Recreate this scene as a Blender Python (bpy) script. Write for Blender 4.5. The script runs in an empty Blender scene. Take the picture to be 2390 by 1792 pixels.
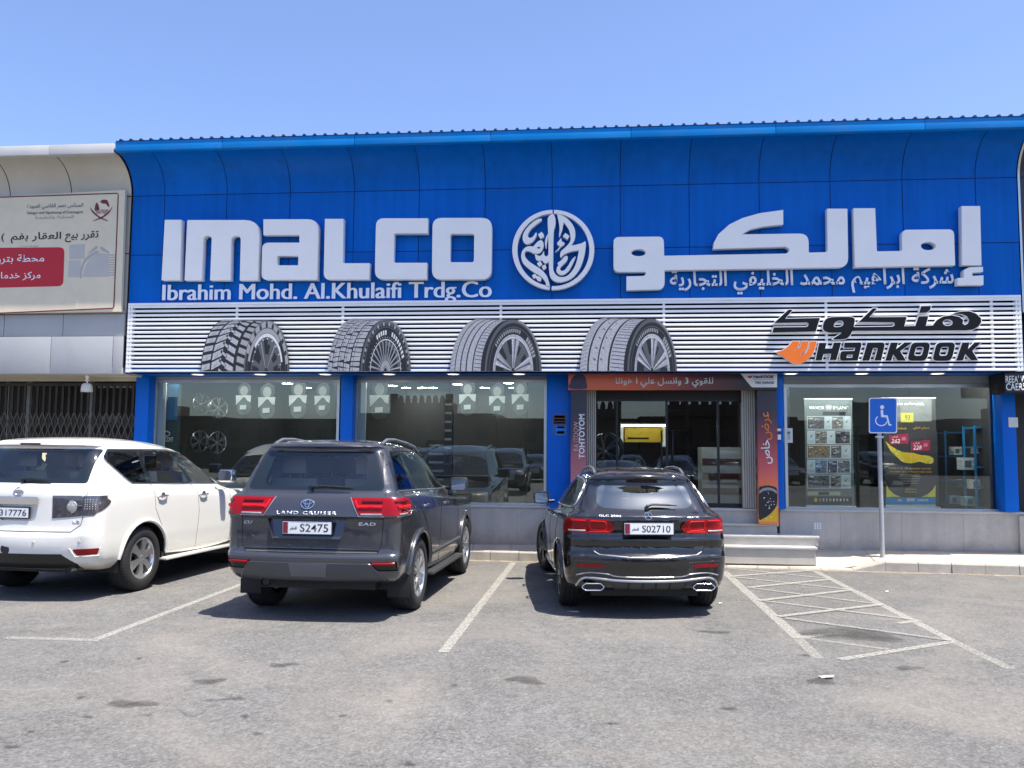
import bpy, bmesh, math, random
from mathutils import Vector, Matrix
from mathutils.bvhtree import BVHTree

random.seed(7)
S = bpy.context.scene
C = S.collection
PI = math.pi

# ------------------------------------------------------------------ camera
CAM_H, YAW, PITCH, ROLL, FPX = 1.762, .09317, .07743, .007127, 2000.0
def cam_basis():
    f = Vector((-math.sin(YAW) * math.cos(PITCH), math.cos(YAW) * math.cos(PITCH), math.sin(PITCH)))
    r = Vector((math.cos(YAW), math.sin(YAW), 0))
    u = r.cross(f)
    return (r * math.cos(ROLL) + u * math.sin(ROLL), u * math.cos(ROLL) - r * math.sin(ROLL), f)
CR, CU, CF = cam_basis()
cam = bpy.data.objects.new('camera', bpy.data.cameras.new('camera'))
C.objects.link(cam)
M = Matrix.Identity(4)
for i in range(3):
    M[i][0], M[i][1], M[i][2] = CR[i], CU[i], -CF[i]
M[2][3] = CAM_H
cam.matrix_world = M
cam.data.sensor_width = 36
cam.data.lens = FPX / 2390 * 36
cam.data.clip_start = .1
cam.data.clip_end = 2000
S.camera = cam

# ------------------------------------------------------------------ sky and sun
SUN_DIR = Vector((.33, -.18, 1.0)).normalized()          # towards the sun: high, in front of the shop, slightly to the right
SUN_EL = math.asin(SUN_DIR.z)
w = bpy.data.worlds.new('World')
S.world = w
w.use_nodes = True
nt = w.node_tree
for n in list(nt.nodes):
    nt.nodes.remove(n)
out = nt.nodes.new('ShaderNodeOutputWorld')
bg = nt.nodes.new('ShaderNodeBackground')
sky = nt.nodes.new('ShaderNodeTexSky')
sky.sky_type = 'NISHITA'
sky.sun_disc = False
sky.sun_elevation = SUN_EL
sky.sun_rotation = math.atan2(SUN_DIR.x, SUN_DIR.y)
sky.air_density = 1.0
sky.dust_density = 1.4
sky.ozone_density = 2.5
tint = nt.nodes.new('ShaderNodeMix')
tint.data_type = 'RGBA'
tint.blend_type = 'MULTIPLY'
tint.inputs[0].default_value = 1
tint.inputs[7].default_value = (.92, .94, 1.10, 1)
nt.links.new(sky.outputs[0], tint.inputs[6])
nt.links.new(tint.outputs[2], bg.inputs[0])
bg.inputs[1].default_value = .122
nt.links.new(bg.outputs[0], out.inputs[0])
sl = bpy.data.lights.new('sun', 'SUN')
sl.energy = 4.7
sl.angle = math.radians(.5)
sl.color = (1, .945, .85)
so = bpy.data.objects.new('sun', sl)
C.objects.link(so)
so.rotation_euler = SUN_DIR.to_track_quat('Z', 'Y').to_euler()
so.location = SUN_DIR * 60

vs = S.view_settings
vs.view_transform = 'Standard'
vs.look = 'None'
vs.exposure = .96
vs.gamma = 1
S.render.engine = 'CYCLES'
S.cycles.max_bounces = 10
S.cycles.transparent_max_bounces = 16
S.cycles.glossy_bounces = 5
S.cycles.use_denoising = True
S.cycles.caustics_reflective = False
S.cycles.caustics_refractive = False
S.cycles.sample_clamp_indirect = 6

# ------------------------------------------------------------------ helpers
def at(px, py, Y):
    """photo pixel -> the point of the plane y = Y it shows"""
    d = CR * (px - 1195) - CU * (py - 896) + CF * FPX
    return Vector((0, 0, CAM_H)) + d * (Y / d.y)
def on(px, py, Z=0):
    d = CR * (px - 1195) - CU * (py - 896) + CF * FPX
    return Vector((0, 0, CAM_H)) + d * ((Z - CAM_H) / d.z)

def tag(o, label=None, cat=None, group=None, kind=None):
    if label: o['label'] = label
    if cat: o['category'] = cat
    if group: o['group'] = group
    if kind: o['kind'] = kind
    return o
def empty(name, loc=(0, 0, 0), rz=0, label=None, cat=None, group=None):
    o = bpy.data.objects.new(name, None)
    C.objects.link(o)
    o.empty_display_size = .2
    o.location = loc
    o.rotation_euler = (0, 0, rz)
    return tag(o, label, cat, group)
def link(name, me, mats, parent=None, smooth=None, loc=None, rz=0):
    o = bpy.data.objects.new(name, me)
    C.objects.link(o)
    if mats is not None:
        for m in (mats if isinstance(mats, (list, tuple)) else [mats]):
            me.materials.append(m)
    if smooth is not None:
        for p in me.polygons: p.use_smooth = True
        if smooth < 180: me.set_sharp_from_angle(angle=math.radians(smooth))
    if parent is not None: o.parent = parent
    if loc is not None: o.location = loc
    if rz: o.rotation_euler.z = rz
    return o
def obj(name, bm, mats, parent=None, smooth=None, loc=None, rz=0):
    me = bpy.data.meshes.new(name)
    bm.normal_update()
    bm.to_mesh(me)
    bm.free()
    return link(name, me, mats, parent, smooth, loc, rz)
def copy_tree(o, parent=None):
    c = o.copy()
    C.objects.link(c)
    if parent is not None: c.parent = parent
    for ch in list(o.children): copy_tree(ch, c)
    return c

def B(): return bmesh.new()
def quad(bm, pts, mi=0):
    f = bm.faces.new([bm.verts.new(p) for p in pts])
    f.material_index = mi
    return f
def box(bm, x0, x1, y0, y1, z0, z1, mi=0, bev=0):
    vs_ = [bm.verts.new((x, y, z)) for z in (z0, z1) for y in (y0, y1) for x in (x0, x1)]
    fs = [bm.faces.new([vs_[i] for i in q]) for q in ((0, 2, 3, 1), (4, 5, 7, 6), (0, 1, 5, 4), (2, 6, 7, 3), (0, 4, 6, 2), (1, 3, 7, 5))]
    for f in fs: f.material_index = mi
    if bev:
        es = list({e for f in fs for e in f.edges})
        r = bmesh.ops.bevel(bm, geom=es, offset=bev, segments=2, affect='EDGES', profile=.6)
        for f in r['faces']: f.material_index = mi
    return vs_
def boxm(name, dims, m, parent=None, bev=0):
    bm = B()
    box(bm, *dims, bev=bev)
    return obj(name, bm, m, parent, 40 if bev else None)
def tube(bm, pts, r, n=8, closed=False, mi=0, caps=True, flat=None):
    """sweep a circle (or ellipse: flat=(r_n, r_b)) along points"""
    pts = [Vector(p) for p in pts]
    N = len(pts)
    rings = []
    prev = None
    for i, p in enumerate(pts):
        if closed: t = pts[(i + 1) % N] - pts[i - 1]
        else: t = pts[min(i + 1, N - 1)] - pts[max(i - 1, 0)]
        if t.length < 1e-9: t = Vector((0, 0, 1))
        t.normalize()
        if prev is None:
            a = Vector((0, 0, 1)) if abs(t.z) < .9 else Vector((1, 0, 0))
        else: a = prev
        nrm = (a - t * a.dot(t))
        if nrm.length < 1e-6: nrm = t.orthogonal()
        nrm.normalize()
        prev = nrm
        b = t.cross(nrm)
        rr = r[i] if isinstance(r, (list, tuple)) else r
        rings.append([bm.verts.new(p + nrm * math.cos(2 * PI * k / n) * rr + b * math.sin(2 * PI * k / n) * rr) for k in range(n)])
    for i in range(N if closed else N - 1):
        A, Bq = rings[i], rings[(i + 1) % N]
        for k in range(n):
            f = bm.faces.new((A[k], A[(k + 1) % n], Bq[(k + 1) % n], Bq[k]))
            f.material_index = mi
    if caps and not closed:
        bm.faces.new(rings[0][::-1]).material_index = mi
        bm.faces.new(rings[-1]).material_index = mi
def lathe(bm, prof, n=40, axis='x', c=(0, 0, 0), mi=0, closed=False, phase=0):
    """prof: (axial, radius)"""
    rings = []
    for a, r in prof:
        ring = []
        for k in range(n):
            th = 2 * PI * k / n + phase
            p = {'x': (a, r * math.cos(th), r * math.sin(th)), 'y': (r * math.cos(th), a, r * math.sin(th)), 'z': (r * math.cos(th), r * math.sin(th), a)}[axis]
            ring.append(bm.verts.new(Vector(p) + Vector(c)))
        rings.append(ring)
    m = len(rings)
    for i in range(m if closed else m - 1):
        A, Bq = rings[i], rings[(i + 1) % m]
        for k in range(n):
            try: bm.faces.new((A[k], A[(k + 1) % n], Bq[(k + 1) % n], Bq[k])).material_index = mi
            except ValueError: pass
    return rings
def cap(bm, ring, mi=0):
    bm.faces.new(ring).material_index = mi

def rnd(pts, n=5):
    """polygon with optional corner radius: (x, y[, r])"""
    o = []
    N = len(pts)
    for i in range(N):
        p = Vector(pts[i][:2])
        r = pts[i][2] if len(pts[i]) > 2 else 0
        if not r:
            o.append(tuple(p))
            continue
        a = Vector(pts[i - 1][:2]) - p
        b = Vector(pts[(i + 1) % N][:2]) - p
        la, lb = a.length, b.length
        a.normalize(); b.normalize()
        ang = a.angle(b)
        if ang > PI - .02:
            o.append(tuple(p))
            continue
        d = min(r / math.tan(ang / 2), la * .5, lb * .5)
        p0, p1 = p + a * d, p + b * d
        for k in range(n + 1):
            t = k / n
            o.append(tuple(p0 * (1 - t) ** 2 + p * 2 * t * (1 - t) + p1 * t ** 2))
    return o
def spl(pts, n=6, closed=True):
    """Catmull-Rom through points"""
    N = len(pts)
    P = [Vector(p) for p in pts]
    o = []
    for i in range(N if closed else N - 1):
        g = (lambda k: P[k % N]) if closed else (lambda k: P[max(0, min(N - 1, k))])
        p0, p1, p2, p3 = g(i - 1), g(i), g(i + 1), g(i + 2)
        for k in range(n):
            t = k / n
            o.append(tuple(.5 * ((2 * p1) + (p2 - p0) * t + (2 * p0 - 5 * p1 + 4 * p2 - p3) * t * t + (3 * p1 - p0 - 3 * p2 + p3) * t ** 3)))
    if not closed: o.append(tuple(P[-1]))
    return o
def area(p): return .5 * sum(p[i - 1][0] * p[i][1] - p[i][0] * p[i - 1][1] for i in range(len(p)))
def grow(poly, d):
    """offset a polygon outwards by d"""
    if area(poly) < 0: d = -d
    N = len(poly)
    o = []
    for i in range(N):
        a, p, b = Vector(poly[i - 1]), Vector(poly[i]), Vector(poly[(i + 1) % N])
        e0, e1 = (p - a), (b - p)
        if e0.length < 1e-9 or e1.length < 1e-9:
            o.append(tuple(p)); continue
        e0.normalize(); e1.normalize()
        n0, n1 = Vector((e0.y, -e0.x)), Vector((e1.y, -e1.x))
        m = n0 + n1
        if m.length < .3: m = n0
        m.normalize()
        o.append(tuple(p + m * (d / max(.45, m.dot(n0)))))
    return o
def flat_curve(loops, depth=0, bev=0):
    """closed 2D loops (even-odd holes) -> (mesh in xy, extruded along z from 0 to depth)"""
    c = bpy.data.curves.new('tmp', 'CURVE')
    c.dimensions = '2D'
    c.fill_mode = 'BOTH'
    c.extrude = max(0, depth / 2 - bev)
    c.bevel_depth = bev
    c.bevel_resolution = 1
    if bev: c.offset = -bev
    for L in loops:
        s = c.splines.new('POLY')
        s.points.add(len(L) - 1)
        for i, p in enumerate(L): s.points[i].co = (p[0], p[1], 0, 1)
        s.use_cyclic_u = True
    return curve_mesh(c, depth)
def curve_mesh(c, depth=0):
    o = bpy.data.objects.new('tmp', c)
    C.objects.link(o)
    dg = bpy.context.evaluated_depsgraph_get()
    me = bpy.data.meshes.new_from_object(o.evaluated_get(dg))
    bpy.data.objects.remove(o)
    bpy.data.curves.remove(c)
    for v in me.vertices: v.co.z += depth / 2
    me.materials.clear()
    return me

# Arabic shaping: isolated / final / initial / medial presentation forms
AR = {'ا': 'FE8D FE8E', 'أ': 'FE83 FE84', 'إ': 'FE87 FE88', 'آ': 'FE81 FE82', 'ب': 'FE8F FE90 FE91 FE92', 'ة': 'FE93 FE94', 'ت': 'FE95 FE96 FE97 FE98',
      'ث': 'FE99 FE9A FE9B FE9C', 'ج': 'FE9D FE9E FE9F FEA0', 'ح': 'FEA1 FEA2 FEA3 FEA4', 'خ': 'FEA5 FEA6 FEA7 FEA8', 'د': 'FEA9 FEAA', 'ذ': 'FEAB FEAC',
      'ر': 'FEAD FEAE', 'ز': 'FEAF FEB0', 'س': 'FEB1 FEB2 FEB3 FEB4', 'ش': 'FEB5 FEB6 FEB7 FEB8', 'ص': 'FEB9 FEBA FEBB FEBC', 'ض': 'FEBD FEBE FEBF FEC0',
      'ط': 'FEC1 FEC2 FEC3 FEC4', 'ع': 'FEC9 FECA FECB FECC', 'غ': 'FECD FECE FECF FED0', 'ف': 'FED1 FED2 FED3 FED4', 'ق': 'FED5 FED6 FED7 FED8',
      'ك': 'FED9 FEDA FEDB FEDC', 'ل': 'FEDD FEDE FEDF FEE0', 'م': 'FEE1 FEE2 FEE3 FEE4', 'ن': 'FEE5 FEE6 FEE7 FEE8', 'ه': 'FEE9 FEEA FEEB FEEC',
      'و': 'FEED FEEE', 'ي': 'FEF1 FEF2 FEF3 FEF4', 'ى': 'FEEF FEF0', 'ء': 'FE80'}
def arabic(s):
    o = []
    for i, ch in enumerate(s):
        if ch not in AR:
            o.append({'(': ')', ')': '('}.get(ch, ch)); continue
        f = AR[ch].split()
        pj = i > 0 and s[i - 1] in AR and len(AR[s[i - 1]].split()) == 4
        nj = len(f) == 4 and i + 1 < len(s) and s[i + 1] in AR and s[i + 1] != 'ء'
        k = 3 if pj and nj else 1 if pj and len(f) > 1 else 2 if nj else 0
        o.append(chr(int(f[k], 16)))
    return ''.join(o[::-1])
def text_mesh(s, x0, y0, x1, y1, bold=0, slant=0, res=3, depth=0, keep=False, spacing=1, dup=0):
    """text filled into the 2D box; keep=True keeps proportions (height rules, left aligned)"""
    c = bpy.data.curves.new('tmp', 'FONT')
    c.body = s
    c.resolution_u = res
    c.offset = bold
    c.shear = slant
    c.space_character = spacing
    c.fill_mode = 'FRONT'
    me = curve_mesh(c)
    X = [v.co.x for v in me.vertices]; Y = [v.co.y for v in me.vertices]
    if not X: return me
    ax, bx, ay, by = min(X), max(X), min(Y), max(Y)
    sy = (y1 - y0) / (by - ay)
    sx = sy if keep else (x1 - x0) / (bx - ax)
    for v in me.vertices:
        v.co.x = x0 + (v.co.x - ax) * sx
        v.co.y = y0 + (v.co.y - ay) * sy
    if dup:
        bm = B(); bm.from_mesh(me); k = len(bm.verts); bm.from_mesh(me); bm.verts.ensure_lookup_table()
        for v in bm.verts[k:]: v.co.x += dup; v.co.z += .0009
        bm.to_mesh(me); bm.free()
    if depth:
        bm = B(); bm.from_mesh(me)
        r = bmesh.ops.extrude_face_region(bm, geom=bm.faces[:])
        for g in r['geom']:
            if isinstance(g, bmesh.types.BMVert): g.co.z += depth
        bm.to_mesh(me); bm.free()
    return me
def to_wall(me, y):
    """mesh in xy (z = thickness) -> standing in xz, thickness towards the viewer (-y), back at y"""
    for v in me.vertices: v.co = Vector((v.co.x, y - v.co.z, v.co.y))
    return me
def add_me(bm, me, fn=None, mi=0):
    n0 = len(bm.verts); k0 = len(bm.faces)
    bm.from_mesh(me)
    bm.verts.ensure_lookup_table(); bm.faces.ensure_lookup_table()
    for v in bm.verts[n0:]:
        if fn: v.co = fn(v.co)
    for f in bm.faces[k0:]: f.material_index = mi
    bpy.data.meshes.remove(me)

# ------------------------------------------------------------------ materials
def ramp(nt, fac, stops):
    r = nt.nodes.new('ShaderNodeValToRGB')
    els = r.color_ramp.elements
    while len(els) < len(stops): els.new(.5)
    for e, (p, c) in zip(els, stops):
        e.position = p
        e.color = c if len(c) == 4 else (*c, 1)
    nt.links.new(fac, r.inputs[0])
    return r.outputs[0]
def noise(nt, vec, scale, detail=4, rough=.55, dist=0):
    n = nt.nodes.new('ShaderNodeTexNoise')
    n.inputs['Scale'].default_value = scale
    n.inputs['Detail'].default_value = detail
    n.inputs['Roughness'].default_value = rough
    n.inputs['Distortion'].default_value = dist
    if vec is not None: nt.links.new(vec, n.inputs['Vector'])
    return n.outputs[0]
def mixc(nt, fac, a, b, mode='MIX'):
    m = nt.nodes.new('ShaderNodeMix')
    m.data_type = 'RGBA'
    m.blend_type = mode
    for sock, v in ((m.inputs[0], fac), (m.inputs[6], a), (m.inputs[7], b)):
        if isinstance(v, (int, float)): sock.default_value = v
        elif isinstance(v, (tuple, list)): sock.default_value = (*v, 1) if len(v) == 3 else v
        else: nt.links.new(v, sock)
    return m.outputs[2]
def mat(name, col=(.5, .5, .5), rough=.5, metal=0, coat=0, var=.08, vscale=3.0, bump=0, bscale=40, spec=.5, emit=None, estr=1, dirt=0, backcol=None, coat_rough=.03, flake=0, top_sheen=0, island=0, streak=0):
    m = bpy.data.materials.new(name)
    m.use_nodes = True
    nt = m.node_tree
    b = nt.nodes['Principled BSDF']
    b.inputs['Roughness'].default_value = rough
    b.inputs['Metallic'].default_value = metal
    b.inputs['Coat Weight'].default_value = coat
    b.inputs['Coat Roughness'].default_value = coat_rough
    b.inputs['Specular IOR Level'].default_value = spec
    tc = nt.nodes.new('ShaderNodeTexCoord')
    vec = tc.outputs['Object']
    if var:
        n = noise(nt, vec, vscale, 4)
        lo = tuple(c * (1 - var) for c in col); hi = tuple(min(1, c * (1 + var)) for c in col)
        c = ramp(nt, n, [(.3, lo), (.7, hi)])
    else:
        rgb = nt.nodes.new('ShaderNodeRGB'); rgb.outputs[0].default_value = (*col, 1); c = rgb.outputs[0]
    if streak:
        mp_ = nt.nodes.new('ShaderNodeMapping'); mp_.inputs['Scale'].default_value = (7, 7, .35); nt.links.new(vec, mp_.inputs['Vector'])
        c = mixc(nt, 1, c, ramp(nt, noise(nt, mp_.outputs[0], 1.0, 5, .65), [(.35, (1 - streak,) * 3), (.6, (1,) * 3)]), 'MULTIPLY')
    if island:
        gi = nt.nodes.new('ShaderNodeNewGeometry')
        c = mixc(nt, 1, c, ramp(nt, gi.outputs['Random Per Island'], [(0, (1 - island,) * 3), (1, (1.0,) * 3)]), 'MULTIPLY')
    if flake:
        v = nt.nodes.new('ShaderNodeTexVoronoi'); v.inputs['Scale'].default_value = 700
        nt.links.new(vec, v.inputs['Vector'])
        c = mixc(nt, flake, c, v.outputs['Color'], 'OVERLAY')
    if dirt:
        n2 = noise(nt, vec, 1.3, 6, .65, .6)
        f = ramp(nt, n2, [(.42, (0, 0, 0)), (.75, (dirt, dirt, dirt))])
        c = mixc(nt, f, c, (.23, .19, .15))
        rr = ramp(nt, n2, [(.3, (rough,) * 3), (.8, (min(1, rough + .25),) * 3)])
        nt.links.new(rr, b.inputs['Roughness'])
    if top_sheen:  # pale tan painted on upward faces in place of the sky's reflection
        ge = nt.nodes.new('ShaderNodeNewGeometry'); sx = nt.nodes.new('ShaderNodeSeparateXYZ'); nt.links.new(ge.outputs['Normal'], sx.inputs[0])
        up = ramp(nt, sx.outputs['Z'], [(.25, (top_sheen * .12,) * 3), (.95, (top_sheen,) * 3)])
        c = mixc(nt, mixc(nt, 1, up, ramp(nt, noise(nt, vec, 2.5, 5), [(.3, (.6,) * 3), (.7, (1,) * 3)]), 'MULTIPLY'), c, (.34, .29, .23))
    if backcol:
        g = nt.nodes.new('ShaderNodeNewGeometry')
        c = mixc(nt, g.outputs['Backfacing'], c, backcol)
    nt.links.new(c, b.inputs['Base Color'])
    if bump:
        n3 = noise(nt, vec, bscale, 3)
        bp = nt.nodes.new('ShaderNodeBump')
        bp.inputs['Strength'].default_value = bump
        bp.inputs['Distance'].default_value = .01
        nt.links.new(n3, bp.inputs['Height'])
        nt.links.new(bp.outputs[0], b.inputs['Normal'])
    if emit:
        b.inputs['Emission Color'].default_value = (*emit, 1)
        b.inputs['Emission Strength'].default_value = estr
    return m
def glass(name, tintc, refl, rough=0.0, reflc=(1, 1, 1), fres=1.45):
    """thin pane: tinted see-through plus a mirror layer"""
    m = bpy.data.materials.new(name)
    m.use_nodes = True
    nt = m.node_tree
    for n in list(nt.nodes): nt.nodes.remove(n)
    o = nt.nodes.new('ShaderNodeOutputMaterial')
    t = nt.nodes.new('ShaderNodeBsdfTransparent'); t.inputs[0].default_value = (*tintc, 1)
    g = nt.nodes.new('ShaderNodeBsdfGlossy'); g.inputs[0].default_value = (*reflc, 1); g.inputs['Roughness'].default_value = rough
    fr = nt.nodes.new('ShaderNodeFresnel'); fr.inputs[0].default_value = fres
    tc = nt.nodes.new('ShaderNodeTexCoord')
    n1 = noise(nt, tc.outputs['Object'], 2.2, 3)
    ad = nt.nodes.new('ShaderNodeMath'); ad.operation = 'MULTIPLY_ADD'
    ad.inputs[1].default_value = .03; ad.inputs[2].default_value = refl - .015
    nt.links.new(n1, ad.inputs[0])
    ad2 = nt.nodes.new('ShaderNodeMath'); ad2.operation = 'ADD'; ad2.use_clamp = True
    nt.links.new(ad.outputs[0], ad2.inputs[0]); nt.links.new(fr.outputs[0], ad2.inputs[1])
    mx = nt.nodes.new('ShaderNodeMixShader')
    nt.links.new(ad2.outputs[0], mx.inputs[0]); nt.links.new(t.outputs[0], mx.inputs[1]); nt.links.new(g.outputs[0], mx.inputs[2])
    nt.links.new(mx.outputs[0], o.inputs[0])
    return m
def emission(name, col, s):
    return mat(name, (.9, .9, .9), .4, emit=col, estr=s, var=0)
# ================================================================== GROUND
def asphalt():
    m = bpy.data.materials.new('asphalt'); m.use_nodes = True
    nt = m.node_tree; b = nt.nodes['Principled BSDF']
    vec = nt.nodes.new('ShaderNodeTexCoord').outputs['Object']
    big = noise(nt, vec, .35, 5, .6, .4)
    c = ramp(nt, big, [(.3, (.122, .119, .114)), (.7, (.155, .151, .144))])
    med = noise(nt, vec, 9, 6, .7, .8)
    c = mixc(nt, .42, c, ramp(nt, med, [(.3, (.33,) * 3), (.72, (.68,) * 3)]), 'OVERLAY')
    v = nt.nodes.new('ShaderNodeTexVoronoi'); v.inputs['Scale'].default_value = 62
    nt.links.new(vec, v.inputs['Vector'])
    grain = ramp(nt, v.outputs['Color'], [(.1, (.22,) * 3), (.5, (.5,) * 3), (.95, (.85,) * 3)])
    c = mixc(nt, .48, c, grain, 'OVERLAY')
    v5 = nt.nodes.new('ShaderNodeTexVoronoi'); v5.inputs['Scale'].default_value = 26
    nt.links.new(vec, v5.inputs['Vector'])
    c = mixc(nt, .25, c, ramp(nt, v5.outputs['Color'], [(.1, (.3,) * 3), (.9, (.72,) * 3)]), 'OVERLAY')
    v2 = nt.nodes.new('ShaderNodeTexVoronoi'); v2.feature = 'DISTANCE_TO_EDGE'; v2.inputs['Scale'].default_value = 30
    nw = nt.nodes.new('ShaderNodeTexNoise'); nw.inputs['Scale'].default_value = 14
    nt.links.new(vec, nw.inputs['Vector'])
    mp = mixc(nt, .08, vec, nw.outputs['Color'], 'ADD')
    nt.links.new(mp, v2.inputs['Vector'])
    pits = ramp(nt, v2.outputs[0], [(.0, (.45,) * 3), (.09, (1,) * 3)])
    pitmask = ramp(nt, noise(nt, vec, 1.8, 4), [(.4, (0,) * 3), (.62, (.8,) * 3)])
    c = mixc(nt, pitmask, c, mixc(nt, 1, c, pits, 'MULTIPLY'))
    # small dark drips with shapes of their own
    v3 = nt.nodes.new('ShaderNodeTexVoronoi'); v3.inputs['Scale'].default_value = 2.1
    mp3 = mixc(nt, .12, vec, nw.outputs['Color'], 'ADD')
    nt.links.new(mp3, v3.inputs['Vector'])
    sp = ramp(nt, v3.outputs['Distance'], [(.04, (.45,) * 3), (.09, (1,) * 3)])
    pk = ramp(nt, noise(nt, vec, .9, 3), [(.52, (0,) * 3), (.58, (.9,) * 3)])
    c = mixc(nt, pk, c, mixc(nt, 1, c, sp, 'MULTIPLY'))
    # sand blown towards the kerb
    n4 = noise(nt, vec, .5, 5, .6, 1)
    c = mixc(nt, ramp(nt, n4, [(.45, (0,) * 3), (.75, (.4,) * 3)]), c, (.27, .24, .20))
    nt.links.new(c, b.inputs['Base Color'])
    b.inputs['Roughness'].default_value = .88
    b.inputs['Specular IOR Level'].default_value = .3
    bp = nt.nodes.new('ShaderNodeBump'); bp.inputs['Strength'].default_value = .6; bp.inputs['Distance'].default_value = .008
    nt.links.new(grain, bp.inputs['Height']); nt.links.new(bp.outputs[0], b.inputs['Normal'])
    return m
def worn(name, col, wear, scale=9, soft=.12, rough=.8, attr=False):
    m = bpy.data.materials.new(name); m.use_nodes = True
    nt = m.node_tree; b = nt.nodes['Principled BSDF']
    b.inputs['Roughness'].default_value = rough
    vec = nt.nodes.new('ShaderNodeTexCoord').outputs['Object']
    n = noise(nt, vec, scale, 8, .72, .5)
    b.inputs['Base Color'].default_value = (*col, 1)
    a = ramp(nt, n, [(wear - soft, (0,) * 3), (wear + soft, (1,) * 3)])
    if attr:
        at_ = nt.nodes.new('ShaderNodeAttribute'); at_.attribute_name = 'fade'
        a = mixc(nt, 1, a, at_.outputs['Color'], 'MULTIPLY')
    nt.links.new(a, b.inputs['Alpha'])
    return m
M_ASPH = asphalt()
M_LINE = worn('road_paint', (.40, .385, .34), .49, 40, .18)
M_LINE2 = worn('road_paint_faded', (.36, .345, .305), .525, 36, .18)
M_STAIN = worn('oil', (.055, .053, .047), .46, 5, .2, .6, True)
M_PALE = worn('pale_wear', (.23, .225, .21), .5, 9, .2, .9, True)
M_KERB = mat('kerb_stone', (.42, .385, .33), .85, var=.16, vscale=5, bump=.3, dirt=.35)
M_WALK = mat('paving', (.50, .44, .35), .85, var=.14, vscale=2.4, bump=.25, dirt=.3)
bm = B()
quad(bm, [(-600, -600, 0), (600, -600, 0), (600, 600, 0), (-600, 600, 0)])
tag(obj('ground', bm, M_ASPH), kind='structure')

def stripe(name, p, q, wd, m, seg=1):
    p, q = Vector((p[0], p[1], .004)), Vector((q[0], q[1], .004))
    d = (q - p).normalized(); n = Vector((-d.y, d.x, 0)) * wd / 2
    bm = B(); quad(bm, [p - n, q - n, q + n, p + n])
    return tag(obj(name, bm, m), kind='structure')
stripe('parking_line', (-4.54, 7.66), (-4.53, 13.5), .09, M_LINE)
stripe('parking_line', (-5.4, 7.62), (-4.48, 7.62), .10, M_LINE2)
stripe('parking_line', (-1.29, 7.55), (-1.23, 13.62), .095, M_LINE)
stripe('parking_line', (-7.75, 7.9), (-7.72, 13.7), .10, M_LINE)
Z4 = lambda x, y: on(1600 + x * .357, 1280 + y * .357)
hatch = [((250, 150), (740, 590), .115, M_LINE), ((740, 595), (870, 720), .10, M_LINE2), ((835, 142), (1760, 612), .10, M_LINE), ((1765, 616), (2130, 790), .10, M_LINE2)]
for a, b_ in (((300, 185), (830, 145)), ((400, 260), (950, 205)), ((480, 345), (1090, 275)), ((610, 450), (1290, 370)), ((760, 582), (960, 560)), ((1010, 728), (1750, 612)), ((1390, 492), (1530, 474))):
    hatch.append((a, b_, .085, M_LINE))
for a, b_ in (((255, 128), (940, 200)), ((300, 187), (1080, 272)), ((420, 260), (1260, 368)), ((500, 345), (1500, 470)), ((650, 460), (1740, 608)), ((790, 588), (1330, 662))):
    hatch.append((a, b_, .075, M_LINE2))
bm = B(); zz = .004
mats_h = [M_LINE, M_LINE2]
for i, (a, b_, wd, m) in enumerate(hatch):
    p, q = Z4(*a), Z4(*b_)
    d = (q - p).normalized(); n = Vector((-d.y, d.x, 0)) * wd / 2
    z = Vector((0, 0, .003 + .0012 * (i % 8 if i > 3 else 0) + (0 if i < 4 else .001)))
    quad(bm, [p - n + z, q - n + z, q + n + z, p + n + z], mats_h.index(m))
tag(obj('hatched_marking', bm, mats_h), kind='structure')
def blot(name, px, py, wpx, hpx, m, seed):
    rr = random.Random(seed)
    c = on(px, py)
    rx = (on(px + wpx / 2, py) - c).length
    ry = abs(on(px, py - hpx / 2).y - on(px, py + hpx / 2).y) / 2
    ph = [rr.uniform(0, 6.28) for _ in range(4)]
    bm = B(); cl = bm.verts.layers.float_color.new('fade')
    N = 28
    z = .0035 + seed * .0002
    cv = bm.verts.new((c.x, c.y, z)); cv[cl] = (1, 1, 1, 1)
    prev = None; rings = []
    for s, a in ((.6, .62), (.88, .45), (1.0, 0)):
        ring = []
        for k in range(N):
            t = 2 * PI * k / N
            f = s * (1 + .22 * math.sin(2 * t + ph[0]) + .16 * math.sin(3 * t + ph[1]) + .1 * math.sin(5 * t + ph[2]))
            v = bm.verts.new((c.x + rx * f * math.cos(t), c.y + ry * f * math.sin(t), z)); v[cl] = (a, a, a, 1)
            ring.append(v)
        rings.append(ring)
    for k in range(N): bm.faces.new((cv, rings[0][k], rings[0][(k + 1) % N]))
    for A, D in zip(rings, rings[1:]):
        for k in range(N): bm.faces.new((A[k], D[k], D[(k + 1) % N], A[(k + 1) % N]))
    tag(obj(name, bm, m), kind='structure')
for i, (x, y, ww, hh) in enumerate([(488, 1591, 62, 18), (659, 1552, 66, 12), (548, 1631, 48, 12), (304, 1643, 110, 22), (325, 1537, 18, 5), (190, 1628, 26, 7), (602, 1713, 26, 10), (27, 1744, 34, 12), (73, 1708, 20, 6), (955, 1783, 30, 12), (572, 1672, 22, 10), (1226, 1588, 84, 20), (1990, 1480, 180, 40), (1920, 1590, 60, 22), (800, 1671, 20, 6), (205, 1674, 30, 7), (909, 1637, 22, 6), (343, 1670, 26, 6), (1700, 1655, 60, 6), (1060, 1600, 20, 5), (1430, 1690, 40, 8), (2120, 1560, 70, 9), (150, 1545, 24, 5), (1880, 1530, 30, 4), (1670, 1476, 70, 8)]):
    blot('oil_stain', x, y, ww, hh, M_STAIN, i + 1)
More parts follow.
